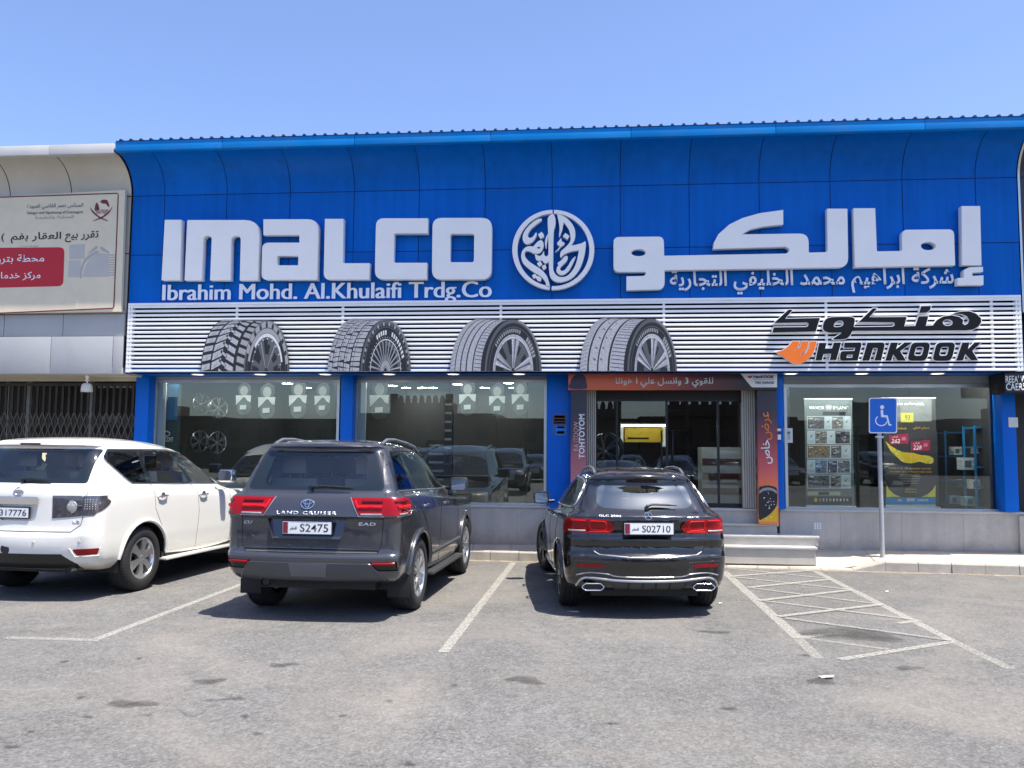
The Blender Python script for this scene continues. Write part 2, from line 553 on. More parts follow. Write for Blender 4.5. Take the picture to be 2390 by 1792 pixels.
for i, (x, y, ww, hh) in enumerate([(450, 1660, 70, 24), (500, 1632, 50, 14)]):
    blot('worn_patch', x, y, ww, hh, M_PALE, 40 + i)

# kerb line and pavement
YPL = 14.15            # plinth face
def ykerb(x): return 13.70 - .07 * x
def zkerb(x):
    t = max(0, min(1, min((x - 1.55) / .45, (4.35 - x) / .5)))
    t = t * t * (3 - 2 * t)
    return .15 - .125 * t
bm = B()
x = -26.0
rr = random.Random(3)
while x < 26:
    L = .46
    a, b_ = x + .004, x + L - .004
    j = rr.uniform(-.006, .006)
    ya, yb = ykerb(a) + j, ykerb(b_) + j
    za, zb = zkerb(a), zkerb(b_)
    P = [(a, ya, -.05), (b_, yb, -.05), (b_, yb + .006, zb - .02), (a, ya + .006, za - .02), (a, ya + .02, za), (b_, yb + .02, zb), (b_, yb + .15, zb), (a, ya + .15, za)]
    v = [bm.verts.new(p) for p in P]
    for q in ((0, 1, 2, 3), (3, 2, 5, 4), (4, 5, 6, 7)): bm.faces.new([v[i] for i in q])
    bm.faces.new([v[i] for i in (0, 3, 4, 7)]); bm.faces.new([v[i] for i in (1, 6, 5, 2)])
    x += L
tag(obj('kerb', bm, M_KERB), kind='structure')
bm = B()
N = 180
rows = []
for i in range(N + 1):
    x = -26 + 52 * i / N
    ya = ykerb(x) + .152
    za = zkerb(x) - .004
    zb = .235
    row = []
    for k in range(7):
        t = k / 6
        row.append(bm.verts.new((x, ya + (YPL + .1 - ya) * t, za + (zb - za) * min(1, t * 1.25))))
    rows.append(row)
for A, D in zip(rows, rows[1:]):
    for k in range(6): bm.faces.new((A[k], D[k], D[k + 1], A[k + 1]))
for i in range(38):     # paving joints as grooves of darker sheet
    x = -10 + i * .62
    ya = ykerb(x) + .16; za = zkerb(x)
    quad(bm, [(x, ya, za + .001), (x + .008, ya, za + .001), (x + .008, YPL, .239), (x, YPL, .239)], 1)
M_JOINT = mat('joint', (.16, .14, .11), .9)
tag(obj('pavement', bm, [M_WALK, M_JOINT]), kind='structure')
bm = B(); cl = bm.verts.layers.float_color.new('fade')
prev = None
for i in range(121):
    x = -14 + i * .22
    P = [bm.verts.new((x, ykerb(x) - d_, .0045)) for d_ in (-.01, .10, .22 + .10 * math.sin(i * .7) * math.sin(i * .23))]
    for v, a in zip(P, (1, .8, 0)): v[cl] = (a, a, a, 1)
    if prev:
        for k in range(2): bm.faces.new((prev[k], prev[k + 1], P[k + 1], P[k]))
    prev = P
tag(obj('kerb_sand', bm, worn('sand', (.38, .32, .24), .47, 7, .16, .95, True)), kind='structure')
def scrap(name, px, py, s, label):
    c = on(px, py); bm = B(); r_ = random.Random(px)
    top = [bm.verts.new((c.x + s * math.cos(t) * r_.uniform(.6, 1.1), c.y + s * .5 * math.sin(t) * r_.uniform(.6, 1.2), .008 + r_.uniform(0, .02))) for t in [k * PI / 4 for k in range(8)]]
    bm.faces.new(top)
    r = bmesh.ops.extrude_face_region(bm, geom=bm.faces[:])
    for g in r['geom']:
        if isinstance(g, bmesh.types.BMVert): g.co.z -= .006
    tag(obj(name, bm, mat('scrap_paper', (.7, .68, .64), .8)), label, 'litter')
scrap('paper_scrap', 1927, 1583, .07, 'crumpled white paper scrap on the asphalt near the hatched marking')
scrap('pebble', 1681, 1411, .025, 'small pale pebble beside the right rear tyre of the black car')
scrap('wrapper', 2069, 1382, .03, 'tiny white wrapper on the asphalt right of the hatched marking')

# ================================================================== BUILDING
YW, YL, YPI, YG, YCO = 13.5, 13.40, 14.06, 14.31, 12.92
BLUE = (.0006, .138, .57)
M_BLUE = mat('blue_panel', BLUE, .42, spec=.10, var=.10, vscale=.7, island=.10, streak=.14)
M_BLUEP = mat('blue_pillar', (.001, .135, .62), .35, spec=.2, var=.05, vscale=1.4)
M_BLUEC = mat('blue_coping', (.001, .21, .60), .45, spec=.15, var=.08, vscale=1.2, dirt=.12)
M_SEAM = mat('seam_dark', (.003, .03, .15), .8, var=0)
M_SEAMG = mat('seam_grey', (.02, .02, .022), .8, var=0)
M_WHITE = mat('white_paint', (.90, .90, .89), .4, var=.04, vscale=2, dirt=.05)
M_LETTER = mat('white_acrylic', (.93, .91, .87), .28, var=.025, vscale=1.5, dirt=.05)
M_ALU = mat('aluminium', (.55, .57, .58), .35, metal=.8, var=.06)
M_SILVERP = mat('silver_panel', (.43, .43, .43), .42, metal=.1, var=.06, vscale=.8, dirt=.15)
M_BEIGEP = mat('beige_cove', (.56, .54, .48), .35, metal=.2, var=.07, vscale=.7, dirt=.15)
M_DARK = mat('dark_metal', (.018, .018, .02), .4, metal=.3)
M_BLACK = mat('black_matt', (.008, .008, .009), .6)
M_GREYST = mat('grey_granite', (.50, .47, .42), .55, var=.14, vscale=60, dirt=.4, streak=.12, bump=.08, bscale=120)
def splash(m, z0, z1):
    nt = m.node_tree; b = nt.nodes['Principled BSDF']; src = b.inputs['Base Color'].links[0].from_socket
    tc = nt.nodes.new('ShaderNodeTexCoord'); sx = nt.nodes.new('ShaderNodeSeparateXYZ'); nt.links.new(tc.outputs['Object'], sx.inputs[0])
    n = noise(nt, tc.outputs['Object'], 3.5, 6, .7, .4)
    ma = nt.nodes.new('ShaderNodeMath'); ma.operation = 'MULTIPLY_ADD'; ma.inputs[1].default_value = .5; nt.links.new(n, ma.inputs[0]); nt.links.new(sx.outputs['Z'], ma.inputs[2])
    mr = nt.nodes.new('ShaderNodeMapRange'); mr.inputs[1].default_value = z0 + .25; mr.inputs[2].default_value = z1 + .25; mr.inputs[3].default_value = .75; mr.inputs[4].default_value = 0
    nt.links.new(ma.outputs[0], mr.inputs[0])
    nt.links.new(mixc(nt, mr.outputs[0], src, (.24, .19, .15)), b.inputs['Base Color'])
splash(M_GREYST, .12, .42)
M_SILL = mat('pale_stone', (.50, .49, .46), .5, var=.08, dirt=.15)
M_STEP = mat('step_stone', (.50, .465, .40), .55, var=.1, vscale=4, dirt=.3)

XL = at(300, 705, YW).x; XR = at(2384, 692, YW).x
ZLT = at(1300, 700, YL).z          # louvre top
ZLB = at(1300, 866.5, YL).z        # louvre bottom = soffit
ZJ = (at(320, 460, YW).z + at(2200, 415, YW).z) / 2     # where the cove starts
ZC0 = at(1300, 325, YCO).z; ZC1 = at(1300, 301, YCO).z  # fascia bottom / top
ZSILL = .86

def cove(bm, x0, x1, z0, zt, n=14, gap=.006, mi=0):
    """one column of facade panels: flat from z0 to ZJ, then curving out to the fascia"""
    a, b_ = x0 + gap, x1 - gap
    zz = [z0 + gap] + [z for z in (z0 + (ZJ - z0) * .5,) ] + [ZJ - gap]
    def strip(P):
        R = [[bm.verts.new((x, y, z)) for x in (a, b_)] for y, z in P]
        for A, D in zip(R, R[1:]):
            f = bm.faces.new((A[0], A[1], D[1], D[0])); f.material_index = mi
    zm = ZJ - (ZJ - z0) * .47
    strip([(YW, z0), (YW, zm - gap)])
    strip([(YW, zm + gap), (YW, ZJ - gap)])
    strip([(YW - (YW - YCO - .02) * (1 - math.cos(t * PI / 2)), ZJ + gap + (zt - ZJ - gap) * math.sin(t * PI / 2)) for t in [k / n for k in range(n + 1)]])
shop = empty('tyre_shop_building', ((XL + XR) / 2, YW, 0), label='blue panelled tyre shop with curved overhanging top and glazed front on a stone plinth', cat='shop')
PX, PY = -(XL + XR) / 2, -YW
def part(name, bm, m, smooth=None, parent=None):
    for v in bm.verts: v.co += Vector((PX, PY, 0))
    return obj(name, bm, m, parent or shop, smooth)
sp_ = (at(2275, 400, YW).x - at(1289, 400, YW).x) / 6
xs = [at(1289, 400, YW).x + k * sp_ for k in range(-8, 9)]
xs = [XL] + [x for x in xs if XL + .15 < x < XR - .15] + [XR]
bm = B()
for a, b_ in zip(xs, xs[1:]): cove(bm, a, b_, ZLT - .3, ZC0 + .005)
part('facade_panels', bm, M_BLUE, 30)
bm = B()        # backing sheet seen through the joints
P = [(YW + .012, ZLB - .02), (YW + .012, ZJ)] + [(YW + .012 - (YW - YCO - .02) * (1 - math.cos(t * PI / 2)), ZJ + (ZC0 - ZJ) * math.sin(t * PI / 2) + .012) for t in [k / 14 for k in range(1, 15)]]
R = [[bm.verts.new((x, y, z)) for x in (XL, XR)] for y, z in P]
for A, D in zip(R, R[1:]): bm.faces.new((A[0], A[1], D[1], D[0]))
part('facade_backing', bm, M_SEAM)
bm = B()        # fascia with its joints
xf = [XL - .01] + [x + .15 for x in xs[2:-1:2]] + [XR]
for a, b_ in zip(xf, xf[1:]): box(bm, a + .0025, b_ - .0025, YCO, YCO + .1, ZC0, ZC1, bev=.006)
part('fascia', bm, M_BLUEC, 40)
bm = B()        # ribbed roof sheet
rp = .17
x = XL
prof = []
while x < XR:
    prof += [(x, 0), (x + .055, 0), (x + .07, .03), (x + .10, .03), (x + .115, 0)]
    x += rp
R = [[bm.verts.new((px, y, ZC1 + .004 + dz + (y - YCO) * .02)) for px, dz in prof] for y in (YCO - .012, YCO + 6)]
for i in range(len(prof) - 1): bm.faces.new((R[0][i], R[0][i + 1], R[1][i + 1], R[1][i]))
for i in range(0, len(prof) - 4, 5):
    bm.faces.new((R[0][i + 1], R[0][i + 4], R[0][i + 3], R[0][i + 2]))
part('roof_sheet', bm, mat('blue_roof', (.006, .03, .14), .5))
bm = B()        # body of the building behind the front
box(bm, XL, XR, YG + .6, 26, ZLB + .25, ZC1 - .1)
box(bm, XL, XL + .12, YG + .6, 26, 0, ZLB + .25); box(bm, XR - .12, XR, YG + .6, 26, 0, ZLB + .25); box(bm, XL + .12, XR - .12, 25.8, 26, 0, ZLB + .25)
part('shell', bm, mat('render_wall', (.45, .44, .42), .8, dirt=.2))
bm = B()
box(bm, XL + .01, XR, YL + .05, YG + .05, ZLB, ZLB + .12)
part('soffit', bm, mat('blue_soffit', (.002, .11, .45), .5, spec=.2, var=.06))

# plinth with its slabs, sills, pillars
XD0, XD1 = at(1338, 1000, 14.3).x, at(1812, 1000, 14.3).x      # entrance bay
bm = B(); bs = B()
def slabs(x0, x1):
    n = max(1, round((x1 - x0) / .92)); d = (x1 - x0) / n
    for k in range(n):
        box(bm, x0 + k * d + .0015, x0 + (k + 1) * d - .0015, YPL, YPL + .06, .1, ZSILL - .035)
    box(bs, x0, x1, YPL - .02, YG + .06, ZSILL - .035, ZSILL, bev=.006)
    box(bm, x0, x1, YPL + .055, YG + .3, .0, ZSILL - .04)
slabs(XL + .1, XD0)
slabs(XD1, XR + .25)
part('plinth', bm, M_GREYST)
part('window_sill', bs, M_SILL, 40)
def pillar(px0, px1, y0=YPI, y1=YG + .2, m=M_BLUEP, z0=ZSILL, ref=1000):
    bm = B()
    box(bm, at(px0, ref, y0).x, at(px1, ref, y0).x, y0, y1, z0, ZLB - .002, bev=.008)
    return part('pillar', bm, m, 40)
pillar(313, 344, z0=.2); pillar(794, 822); pillar(1277, 1336); pillar(1812, 1829); pillar(2340, 2372)
def window(px0, px1, mull, ytop=886, edge=M_ALU, glass_=None):
    x0, x1 = at(px0, 1000, YG).x, at(px1, 1000, YG).x
    zt = at((px0 + px1) / 2, ytop, YG).z
    wf = B()
    fw = .045
    for a, b_, c, d in ((x0, x0 + fw, ZSILL, zt), (x1 - fw, x1, ZSILL, zt), (x0 + fw, x1 - fw, zt - .05, zt), (x0 + fw, x1 - fw, ZSILL, ZSILL + .03)):
        box(wf, a, b_, YG - .03, YG + .05, c, d)
    f = part('window', wf, edge)
    if glass_ is None:
        jb = B(); box(jb, x0 + fw + .002, x0 + fw + .13, YG + .06, YG + .10, ZSILL, zt - .02); part('jamb', jb, M_WHITE)
    hd = B(); box(hd, x0, x1, YG - .02, YG + .04, zt + .002, ZLB - .002)
    o = part('head_panel', hd, mat('grey_head', (.30, .33, .33), .5), parent=shop)
    cuts = [x0 + fw] + [at(m_, 1000, YG).x for m_ in mull] + [x1 - fw]
    for a, b_ in zip(cuts, cuts[1:]):
        g = B()
        quad(g, [(a + .003, YG, ZSILL + .03), (b_ - .003, YG, ZSILL + .03), (b_ - .003, YG, zt - .05), (a + .003, YG, zt - .05)])
        part('pane', g, glass_ or M_SHOPGLASS, parent=f)
    return f
M_SHOPGLASS = glass('shop_glass', (.78, .87, .84), .125, reflc=(.86, .95, .90))
M_DOORGLASS = glass('door_glass', (.82, .88, .86), .07, reflc=(.86, .95, .92))
window(357, 792, (572,))
window(827, 1276, (946, 1049, 1230))
window(1830, 2337, (2125,), 897, glass_=M_DOORGLASS)
# ================================================================== ENTRANCE
X_ = lambda px, Y, ref=1000: at(px, ref, Y).x
bm = B()       # steps (parts of the building)
for i, (yf, z, pxr) in enumerate(((13.62, .318, 1905), (13.80, .47, 1910), (13.97, .635, 1815))):
    x0, x1 = X_(1345, yf), X_(pxr, yf, 1260)
    s = B()
    box(s, x0, x1, yf + .025, YG, (0, .318, .47)[i] + (.05 if i == 0 else 0), z - .04)
    part('step', s, M_STEP)
    s = B()
    box(s, x0, x1 + .02, yf, YG, z - .038, z, bev=.008)
    part('tread', s, M_SILL, 40)
s = B(); box(s, XD0 - .3, X_(1768, 14.1), YPL - .02, YG + .3, .60, ZSILL - .04); part('step', s, M_STEP)
s = B(); box(s, XD0 - .3, X_(1768, 14.1), YPL - .04, YG + .3, ZSILL - .038, ZSILL, bev=.006); part('tread', s, M_SILL, 40)

M_RIB = mat('shutter_beige', (.46, .44, .38), .45, metal=.2, var=.08, vscale=2, dirt=.15)
def folded(px0, px1, n, label):
    x0, x1 = X_(px0, 14.14), X_(px1, 14.14)
    t = empty('folding_shutter', ((x0 + x1) / 2, 14.14, ZSILL), 0, label, 'shutter', 'folded shutters beside the entrance')
    w_ = (x1 - x0) / n
    bm = B()
    for k in range(n):
        cx = x0 + (k + .5) * w_ - (x0 + x1) / 2
        tube(bm, [(cx, -.02, .01), (cx, -.02, ZLB - ZSILL - .12)], w_ * .47, 8)
        box(bm, cx - w_ * .2, cx + w_ * .2, .0, .12, .01, ZLB - ZSILL - .12)
    obj('slats', bm, M_RIB, t, 50)
    bm = B(); box(bm, -(x1 - x0) / 2, (x1 - x0) / 2, -.06, .1, ZLB - ZSILL - .118, ZLB - ZSILL - .06)
    obj('top_rail', bm, M_DARK, t)
folded(1368, 1391, 5, 'beige folded metal shutter at the left side of the entrance')
folded(1731, 1763, 6, 'beige folded metal shutter at the right side of the entrance')
# glazed doors
x0, x1, xm, xs1 = X_(1391, YG), X_(1732, YG), X_(1556, YG), X_(1676, YG)
zd = at(1560, 931, YG).z
hd = B(); box(hd, x0 - .25, x1 + .25, YG - .06, YG + .1, zd, ZLB - .003); part('door_head', hd, M_BLACK)
for nm, a, b_ in (('fixed_light', x0, X_(1440, YG)), ('door_leaf', X_(1440, YG), xm), ('door_leaf', xm, xs1), ('fixed_light', xs1, x1)):
    f = B(); e = .018
    for q in ((a, a + e, ZSILL, zd - .003), (b_ - e, b_, ZSILL, zd - .003)): box(f, q[0], q[1], YG - .02, YG + .03, q[2], q[3])
    box(f, a + e, b_ - e, YG - .02, YG + .03, ZSILL, ZSILL + .07); box(f, a + e, b_ - e, YG - .02, YG + .03, zd - .04, zd - .003)
    fo = part(nm, f, M_DARK)
    g = B(); quad(g, [(a + e, YG, ZSILL + .07), (b_ - e, YG, ZSILL + .07), (b_ - e, YG, zd - .04), (a + e, YG, zd - .04)])
    part('pane', g, M_DOORGLASS, parent=fo)
    if nm == 'door_leaf':
        h = B(); hx = b_ - .09 if b_ == xm else a + .09
        tube(h, [(hx, YG - .03, 1.6), (hx, YG - .07, 1.62), (hx, YG - .07, 2.08), (hx, YG - .03, 2.1)], .013, 8)
        part('handle', h, M_DARK, 60, parent=fo)

# ================================================================== PRINTED PANELS
def grad_z(name, stops, axis='Z', scale=(0, 1), rough=.35):
    """printed artwork whose colour changes along one axis of the panel (object space, metres)"""
    m = bpy.data.materials.new(name); m.use_nodes = True
    nt = m.node_tree; b = nt.nodes['Principled BSDF']
    sep = nt.nodes.new('ShaderNodeSeparateXYZ')
    nt.links.new(nt.nodes.new('ShaderNodeTexCoord').outputs['Object'], sep.inputs[0])
    mr = nt.nodes.new('ShaderNodeMapRange')
    mr.inputs[1].default_value, mr.inputs[2].default_value = scale
    nt.links.new(sep.outputs[axis], mr.inputs[0])
    nt.links.new(ramp(nt, mr.outputs[0], stops), b.inputs['Base Color'])
    b.inputs['Roughness'].default_value = rough
    return m
M_INKW = mat('ink_white', (.90, .90, .89), .4, var=0)
M_INKK = mat('ink_black', (.012, .012, .014), .4, var=0)
M_INKO = mat('ink_orange', (.78, .17, .02), .4, var=0)
M_INKN = mat('ink_navy', (.01, .02, .13), .4, var=0)
M_INKR = mat('ink_red', (.50, .004, .018), .4, var=0)
M_INKY = mat('ink_yellow', (.72, .45, .02), .4, var=0)
M_INKG = mat('ink_grey', (.30, .30, .31), .4, var=0)
M_INKM = mat('ink_mid', (.09, .09, .10), .4, var=0)
M_INKB = mat('ink_blue', (.01, .12, .45), .4, var=0)

def wall_text(name, s, px0, py0, px1, py1, Y, m, parent=None, off=(0, 0, 0), bold=0, slant=0, depth=.004, rot=0, ar=False, back=None, res=3, dup=0):
    """lettering whose box on the plane y=Y shows at the given photo box"""
    a, b_ = at(px0, (py0 + py1) / 2, Y), at(px1, (py0 + py1) / 2, Y)
    zt, zb = at((px0 + px1) / 2, py0, Y).z, at((px0 + px1) / 2, py1, Y).z
    if ar: s = arabic(s)
    if rot:
        me = text_mesh(s, 0, 0, zt - zb, b_.x - a.x, bold, slant, res, depth)
        for v in me.vertices: v.co = Vector((b_.x - v.co.y, zb + v.co.x, v.co.z))
    else:
        me = text_mesh(s, a.x, zb, b_.x - dup, zt, bold, slant, res, depth, dup=dup)
    to_wall(me, Y)
    for v in me.vertices: v.co -= Vector(off)
    return link(name, me, m, parent)
def slab(name, loops, Y, depth, m, parent=None, off=(0, 0, 0), bev=0, px=(0, 0, 1), smooth=35):
    """outline(s) given in photo pixels (px = (ox, oy, scale)) cut from a plate whose front is at Y"""
    o_ = []
    for L in loops:
        P = [(px[0] + x * px[2], px[1] + y * px[2]) for x, y in L]
        o_.append([(lambda v: (v.x, v.z))(at(x, y, Y)) for x, y in P])
    me = flat_curve(o_, depth, bev)
    to_wall(me, Y + depth)
    for v in me.vertices: v.co -= Vector(off)
    return link(name, me, m, parent, smooth)
def ell(cx, cy, rx, ry, n=20, a0=0, a1=2 * PI):
    full = abs(a1 - a0 - 2 * PI) < 1e-6
    return [(cx + rx * math.cos(a0 + (a1 - a0) * k / n), cy - ry * math.sin(a0 + (a1 - a0) * k / n)) for k in range(n if full else n + 1)]

# ------------------------------------------------------------------ main lettering
YS = YW - .16
Z2 = (250, 300, 1000 / 2212)
o0 = at(720, 570, YS)
t = empty('letter_sign', o0, 0, 'row of six big white block capitals left of the round emblem on the blue front', 'sign')
for L in ([[(297, 470), (383, 470), (376, 782), (280, 782)]],
          [[(413, 471, 8), (787, 471, 75), (778, 783), (684, 783), (690, 553, 26), (641, 553, 26), (636, 783), (531, 783), (540, 553, 22), (497, 553, 22), (488, 783), (399, 783)]],
          [[(806, 467), (1091, 467, 55), (1084, 780), (796, 780, 30), (800, 588, 35), (992, 588), (992, 549), (806, 549)], [(878, 657, 10), (987, 657), (985, 705), (876, 705, 10)]],
          [[(1124, 465), (1220, 465), (1216, 694, 4), (1355, 694), (1352, 779), (1117, 779, 34)]],
          [[(1388, 462, 42), (1656, 462), (1656, 541), (1482, 541, 10), (1478, 692, 10), (1652, 692), (1650, 778), (1381, 778, 46)]],
          [[(1680, 460, 48), (1987, 460, 52), (1983, 778, 52), (1676, 778, 48)], [(1772, 543, 12), (1895, 543, 12), (1893, 689, 12), (1770, 689, 12)]]):
    slab('letter', [rnd(P) for P in L], YS, .13, M_LETTER, t, o0, .006, Z2)
o1 = at(760, 680, YW - .03)
t = empty('company_line_sign', o1, 0, 'thin white lettering of the company name under the big capitals', 'sign')
wall_text('lettering', 'Ibrahim Mohd. Al.Khulaifi Trdg.Co', 379, 660, 1148, 709, YW - .03, mat('white_blueish', (.86, .89, .95), .35, var=.02), t, o1, bold=0, depth=.008, res=4, dup=.02)
# ------------------------------------------------------------------ Arabic lettering
Z3 = (1150, 260, 1240 / 2212)
o0 = at(1860, 580, YS)
t = empty('arabic_letter_sign', o0, 0, 'big white Arabic block letters at the right end of the blue front', 'sign')
AE = lambda x0, x1, y0, y1: ell((x0 + x1) / 2, (y0 + y1) / 2, (x1 - x0) / 2, (y1 - y0) / 2)
for L in ([rnd([(1952, 393), (2030, 393), (2036, 640), (1955, 640)])],
          [rnd([(1960, 660, 14), (1985, 648, 10), (2042, 646), (2042, 668), (1998, 671), (1998, 684), (2044, 682), (2044, 722), (1936, 723), (1936, 693), (1962, 691)])],
          [rnd([(1502, 402), (1593, 402), (1600, 582, 6), (1704, 580, 4), (1704, 492, 24), (1921, 490, 24), (1926, 640), (1508, 648)]), AE(1783, 1845, 543, 577)],
          [rnd([(1392, 404), (1477, 404), (1481, 648, 40), (716, 661, 4), (716, 740, 30), (557, 744), (557, 686), (632, 684, 12), (640, 668, 6), (503, 668, 24), (503, 522, 24), (712, 520, 24), (714, 600), (1222, 591, 6), (1240, 577, 10), (1222, 563, 6), (918, 572), (921, 545), (940, 510), (985, 470), (1040, 443), (1110, 423), (1210, 409), (1210, 470), (1130, 478), (1075, 490), (1037, 511), (1316, 507, 85), (1316, 587, 6), (1394, 585, 12)]), AE(577, 637, 573, 602)]):
    slab('letter', L, YS, .13, M_LETTER, t, o0, .006, Z3)
o1 = at(1895, 660, YW - .03)
t = empty('arabic_company_line_sign', o1, 0, 'thin white Arabic company line under the big Arabic letters', 'sign')
wall_text('lettering', 'شركة ابراهيم محمد الخليفي التجارية', 1563, 627, 2226, 686, YW - .03, mat('white_blueish_two', (.86, .89, .95), .35, var=.02), t, o1, bold=.02, depth=.008, ar=True)
# ------------------------------------------------------------------ emblem
Z7 = (1160, 470, 260 / 1961)
o0 = at(1291, 583, YS)
t = empty('round_emblem', o0, 0, 'round white calligraphy emblem in a ring between the Latin and the Arabic letters', 'emblem')
def arcring(a0, a1): return ell(991, 850, 723, 705, 36, a0, a1) + ell(991, 850, 635, 640, 36, a0, a1)[::-1]
slab('ring', [arcring(math.radians(91.2), math.radians(264.5))], YS, .10, M_LETTER, t, o0, .004, Z7)
slab('ring', [arcring(math.radians(-92.5), math.radians(89))], YS, .10, M_LETTER, t, o0, .004, Z7)
E_ = [
 [spl([(770, 300), (785, 328), (700, 395), (600, 480), (545, 570), (550, 622), (590, 640), (640, 610), (675, 555), (697, 548), (690, 610), (640, 690), (570, 740), (520, 748), (470, 715), (450, 650), (465, 560), (530, 460), (620, 370), (700, 318)], 3)],
 [rnd([(785, 530, 8), (825, 580, 10), (828, 620, 10), (765, 655, 6), (720, 580, 6)])],
 [spl([(770, 680), (810, 710), (822, 765), (805, 840), (760, 895), (695, 918), (640, 910), (590, 885), (540, 870), (500, 878), (485, 915), (500, 975), (560, 1050), (660, 1120), (780, 1200), (870, 1300), (912, 1410), (925, 1500), (868, 1495), (858, 1440), (835, 1390), (770, 1320), (640, 1240), (520, 1150), (450, 1070), (425, 970), (440, 880), (490, 815), (560, 785), (630, 790), (665, 760), (710, 710)], 3), AE(705, 765, 795, 830)],
 [spl([(980, 215), (1008, 245), (1030, 310), (1025, 420), (1000, 520), (992, 700), (990, 900), (988, 1150), (1000, 1230), (1050, 1300), (1130, 1330), (1230, 1310), (1330, 1210), (1400, 1060), (1440, 860), (1430, 858), (1300, 880), (1180, 930), (1122, 985), (1110, 940), (1130, 870), (1220, 790), (1288, 700), (1290, 600), (1265, 490), (1210, 410), (1175, 370), (1150, 480), (1110, 600), (1090, 612), (1100, 480), (1085, 350), (1060, 228), (1090, 225), (1180, 260), (1280, 340), (1350, 440), (1380, 560), (1360, 680), (1310, 770), (1420, 752), (1500, 730), (1558, 705), (1555, 860), (1510, 1050), (1440, 1210), (1330, 1340), (1200, 1405), (1080, 1420), (990, 1390), (935, 1320), (915, 1200), (908, 1062), (880, 1080), (850, 1090), (810, 1060), (790, 1035), (740, 1045), (690, 1020), (670, 960), (672, 925), (720, 952), (770, 950), (805, 910), (825, 872), (830, 930), (860, 965), (895, 945), (905, 880), (900, 560), (892, 380), (900, 275)], 3)],
 [spl([(895, 570), (898, 620), (880, 720), (864, 835), (845, 740), (855, 650)], 3)],
 [rnd([(1205, 550, 12), (1275, 605, 12), (1240, 670, 6), (1155, 610, 10)])],
 [spl([(1130, 645), (1140, 700), (1185, 722), (1180, 760), (1130, 792), (1080, 850), (1020, 885), (1075, 830), (1105, 782), (1075, 770), (1060, 730), (1090, 690)], 3)],
 [spl([(1225, 955), (1245, 985), (1215, 1060), (1130, 1140), (1110, 1190), (1140, 1220), (1190, 1205), (1250, 1130), (1320, 1020), (1385, 968), (1330, 1100), (1270, 1210), (1180, 1285), (1100, 1285), (1045, 1230), (1060, 1150), (1085, 1120), (1065, 1085), (1130, 1035), (1180, 975)], 3)],
 [rnd([(765, 1050, 6), (800, 1105, 6), (745, 1150, 6), (700, 1085, 6)])], [rnd([(850, 1105, 6), (870, 1165, 6), (815, 1205, 6), (785, 1140, 6)])],
 [rnd([(665, 1270, 8), (700, 1310, 6), (740, 1315, 6), (785, 1350, 10), (765, 1405, 10), (715, 1390, 10), (680, 1340, 6), (640, 1355, 6), (615, 1300, 6)])]]
for L in E_: slab('stroke', L, YS, .10, M_LETTER, t, o0, .003, Z7)

# ------------------------------------------------------------------ louvre screen
lx0, lx1 = at(296, 790, YL).x, at(2386, 780, YL).x
t = empty('louvre_screen', ((lx0 + lx1) / 2, YL, ZLB), 0, 'long white slatted screen running above the shop windows', 'screen')
ox, oy = (lx0 + lx1) / 2, YL
n = 16; pit = (ZLT - ZLB) / n
bm = B()
for k in range(n):
    z = k * pit
    dz = pit * .55
    box(bm, lx0 - ox + .08, lx1 - ox - .08, 0, .014, z + (.0 if k else .0), z + dz, bev=.003)
obj('slats', bm, M_WHITE, t, 40)
for p in (550, 798, 1168, 1550, 1930, 2318):
    x = at(p, 780, YL).x - ox
    bm = B(); box(bm, x - .018, x + .018, .016, .05, .003, ZLT - ZLB - .03); obj('post', bm, M_WHITE, t)
for sgn, xe in ((1, lx0 - ox), (-1, lx1 - ox)):
    bm = B()
    for k in range(n):
        z0 = k * pit
        box(bm, *sorted((xe + sgn * .05, xe + sgn * .08)), .003, .09, z0 + pit * .55 + .001, z0 + pit - .001)
        box(bm, *sorted((xe, xe + sgn * .034)), .003, .09, z0 + pit * .55 + .001, z0 + pit - .001)
    box(bm, *sorted((xe, xe + sgn * .0795)), 0, .09, -.004, -.001)
    for k in range(n):
        box(bm, *sorted((xe, xe + sgn * .0795)), 0, .09, k * pit, k * pit + pit * .55)
    obj('end_post', bm, M_WHITE, t)
bm = B(); quad(bm, [(lx0 - ox, .0975, -.02), (lx1 - ox, .0975, -.02), (lx1 - ox, .0975, ZLT - ZLB + .01), (lx0 - ox, .0975, ZLT - ZLB + .01)])
obj('backing', bm, mat('shaded_backing', (.001, .004, .03), .6, var=.2, spec=.1), t)  # near-black navy: shade of the wall between the slats put into the colour
bm = B(); box(bm, lx0 - ox, lx1 - ox, -.004, .09, ZLT - ZLB - pit * .42, ZLT - ZLB + .012, bev=.003)
obj('top_rail', bm, M_WHITE, t, 40)

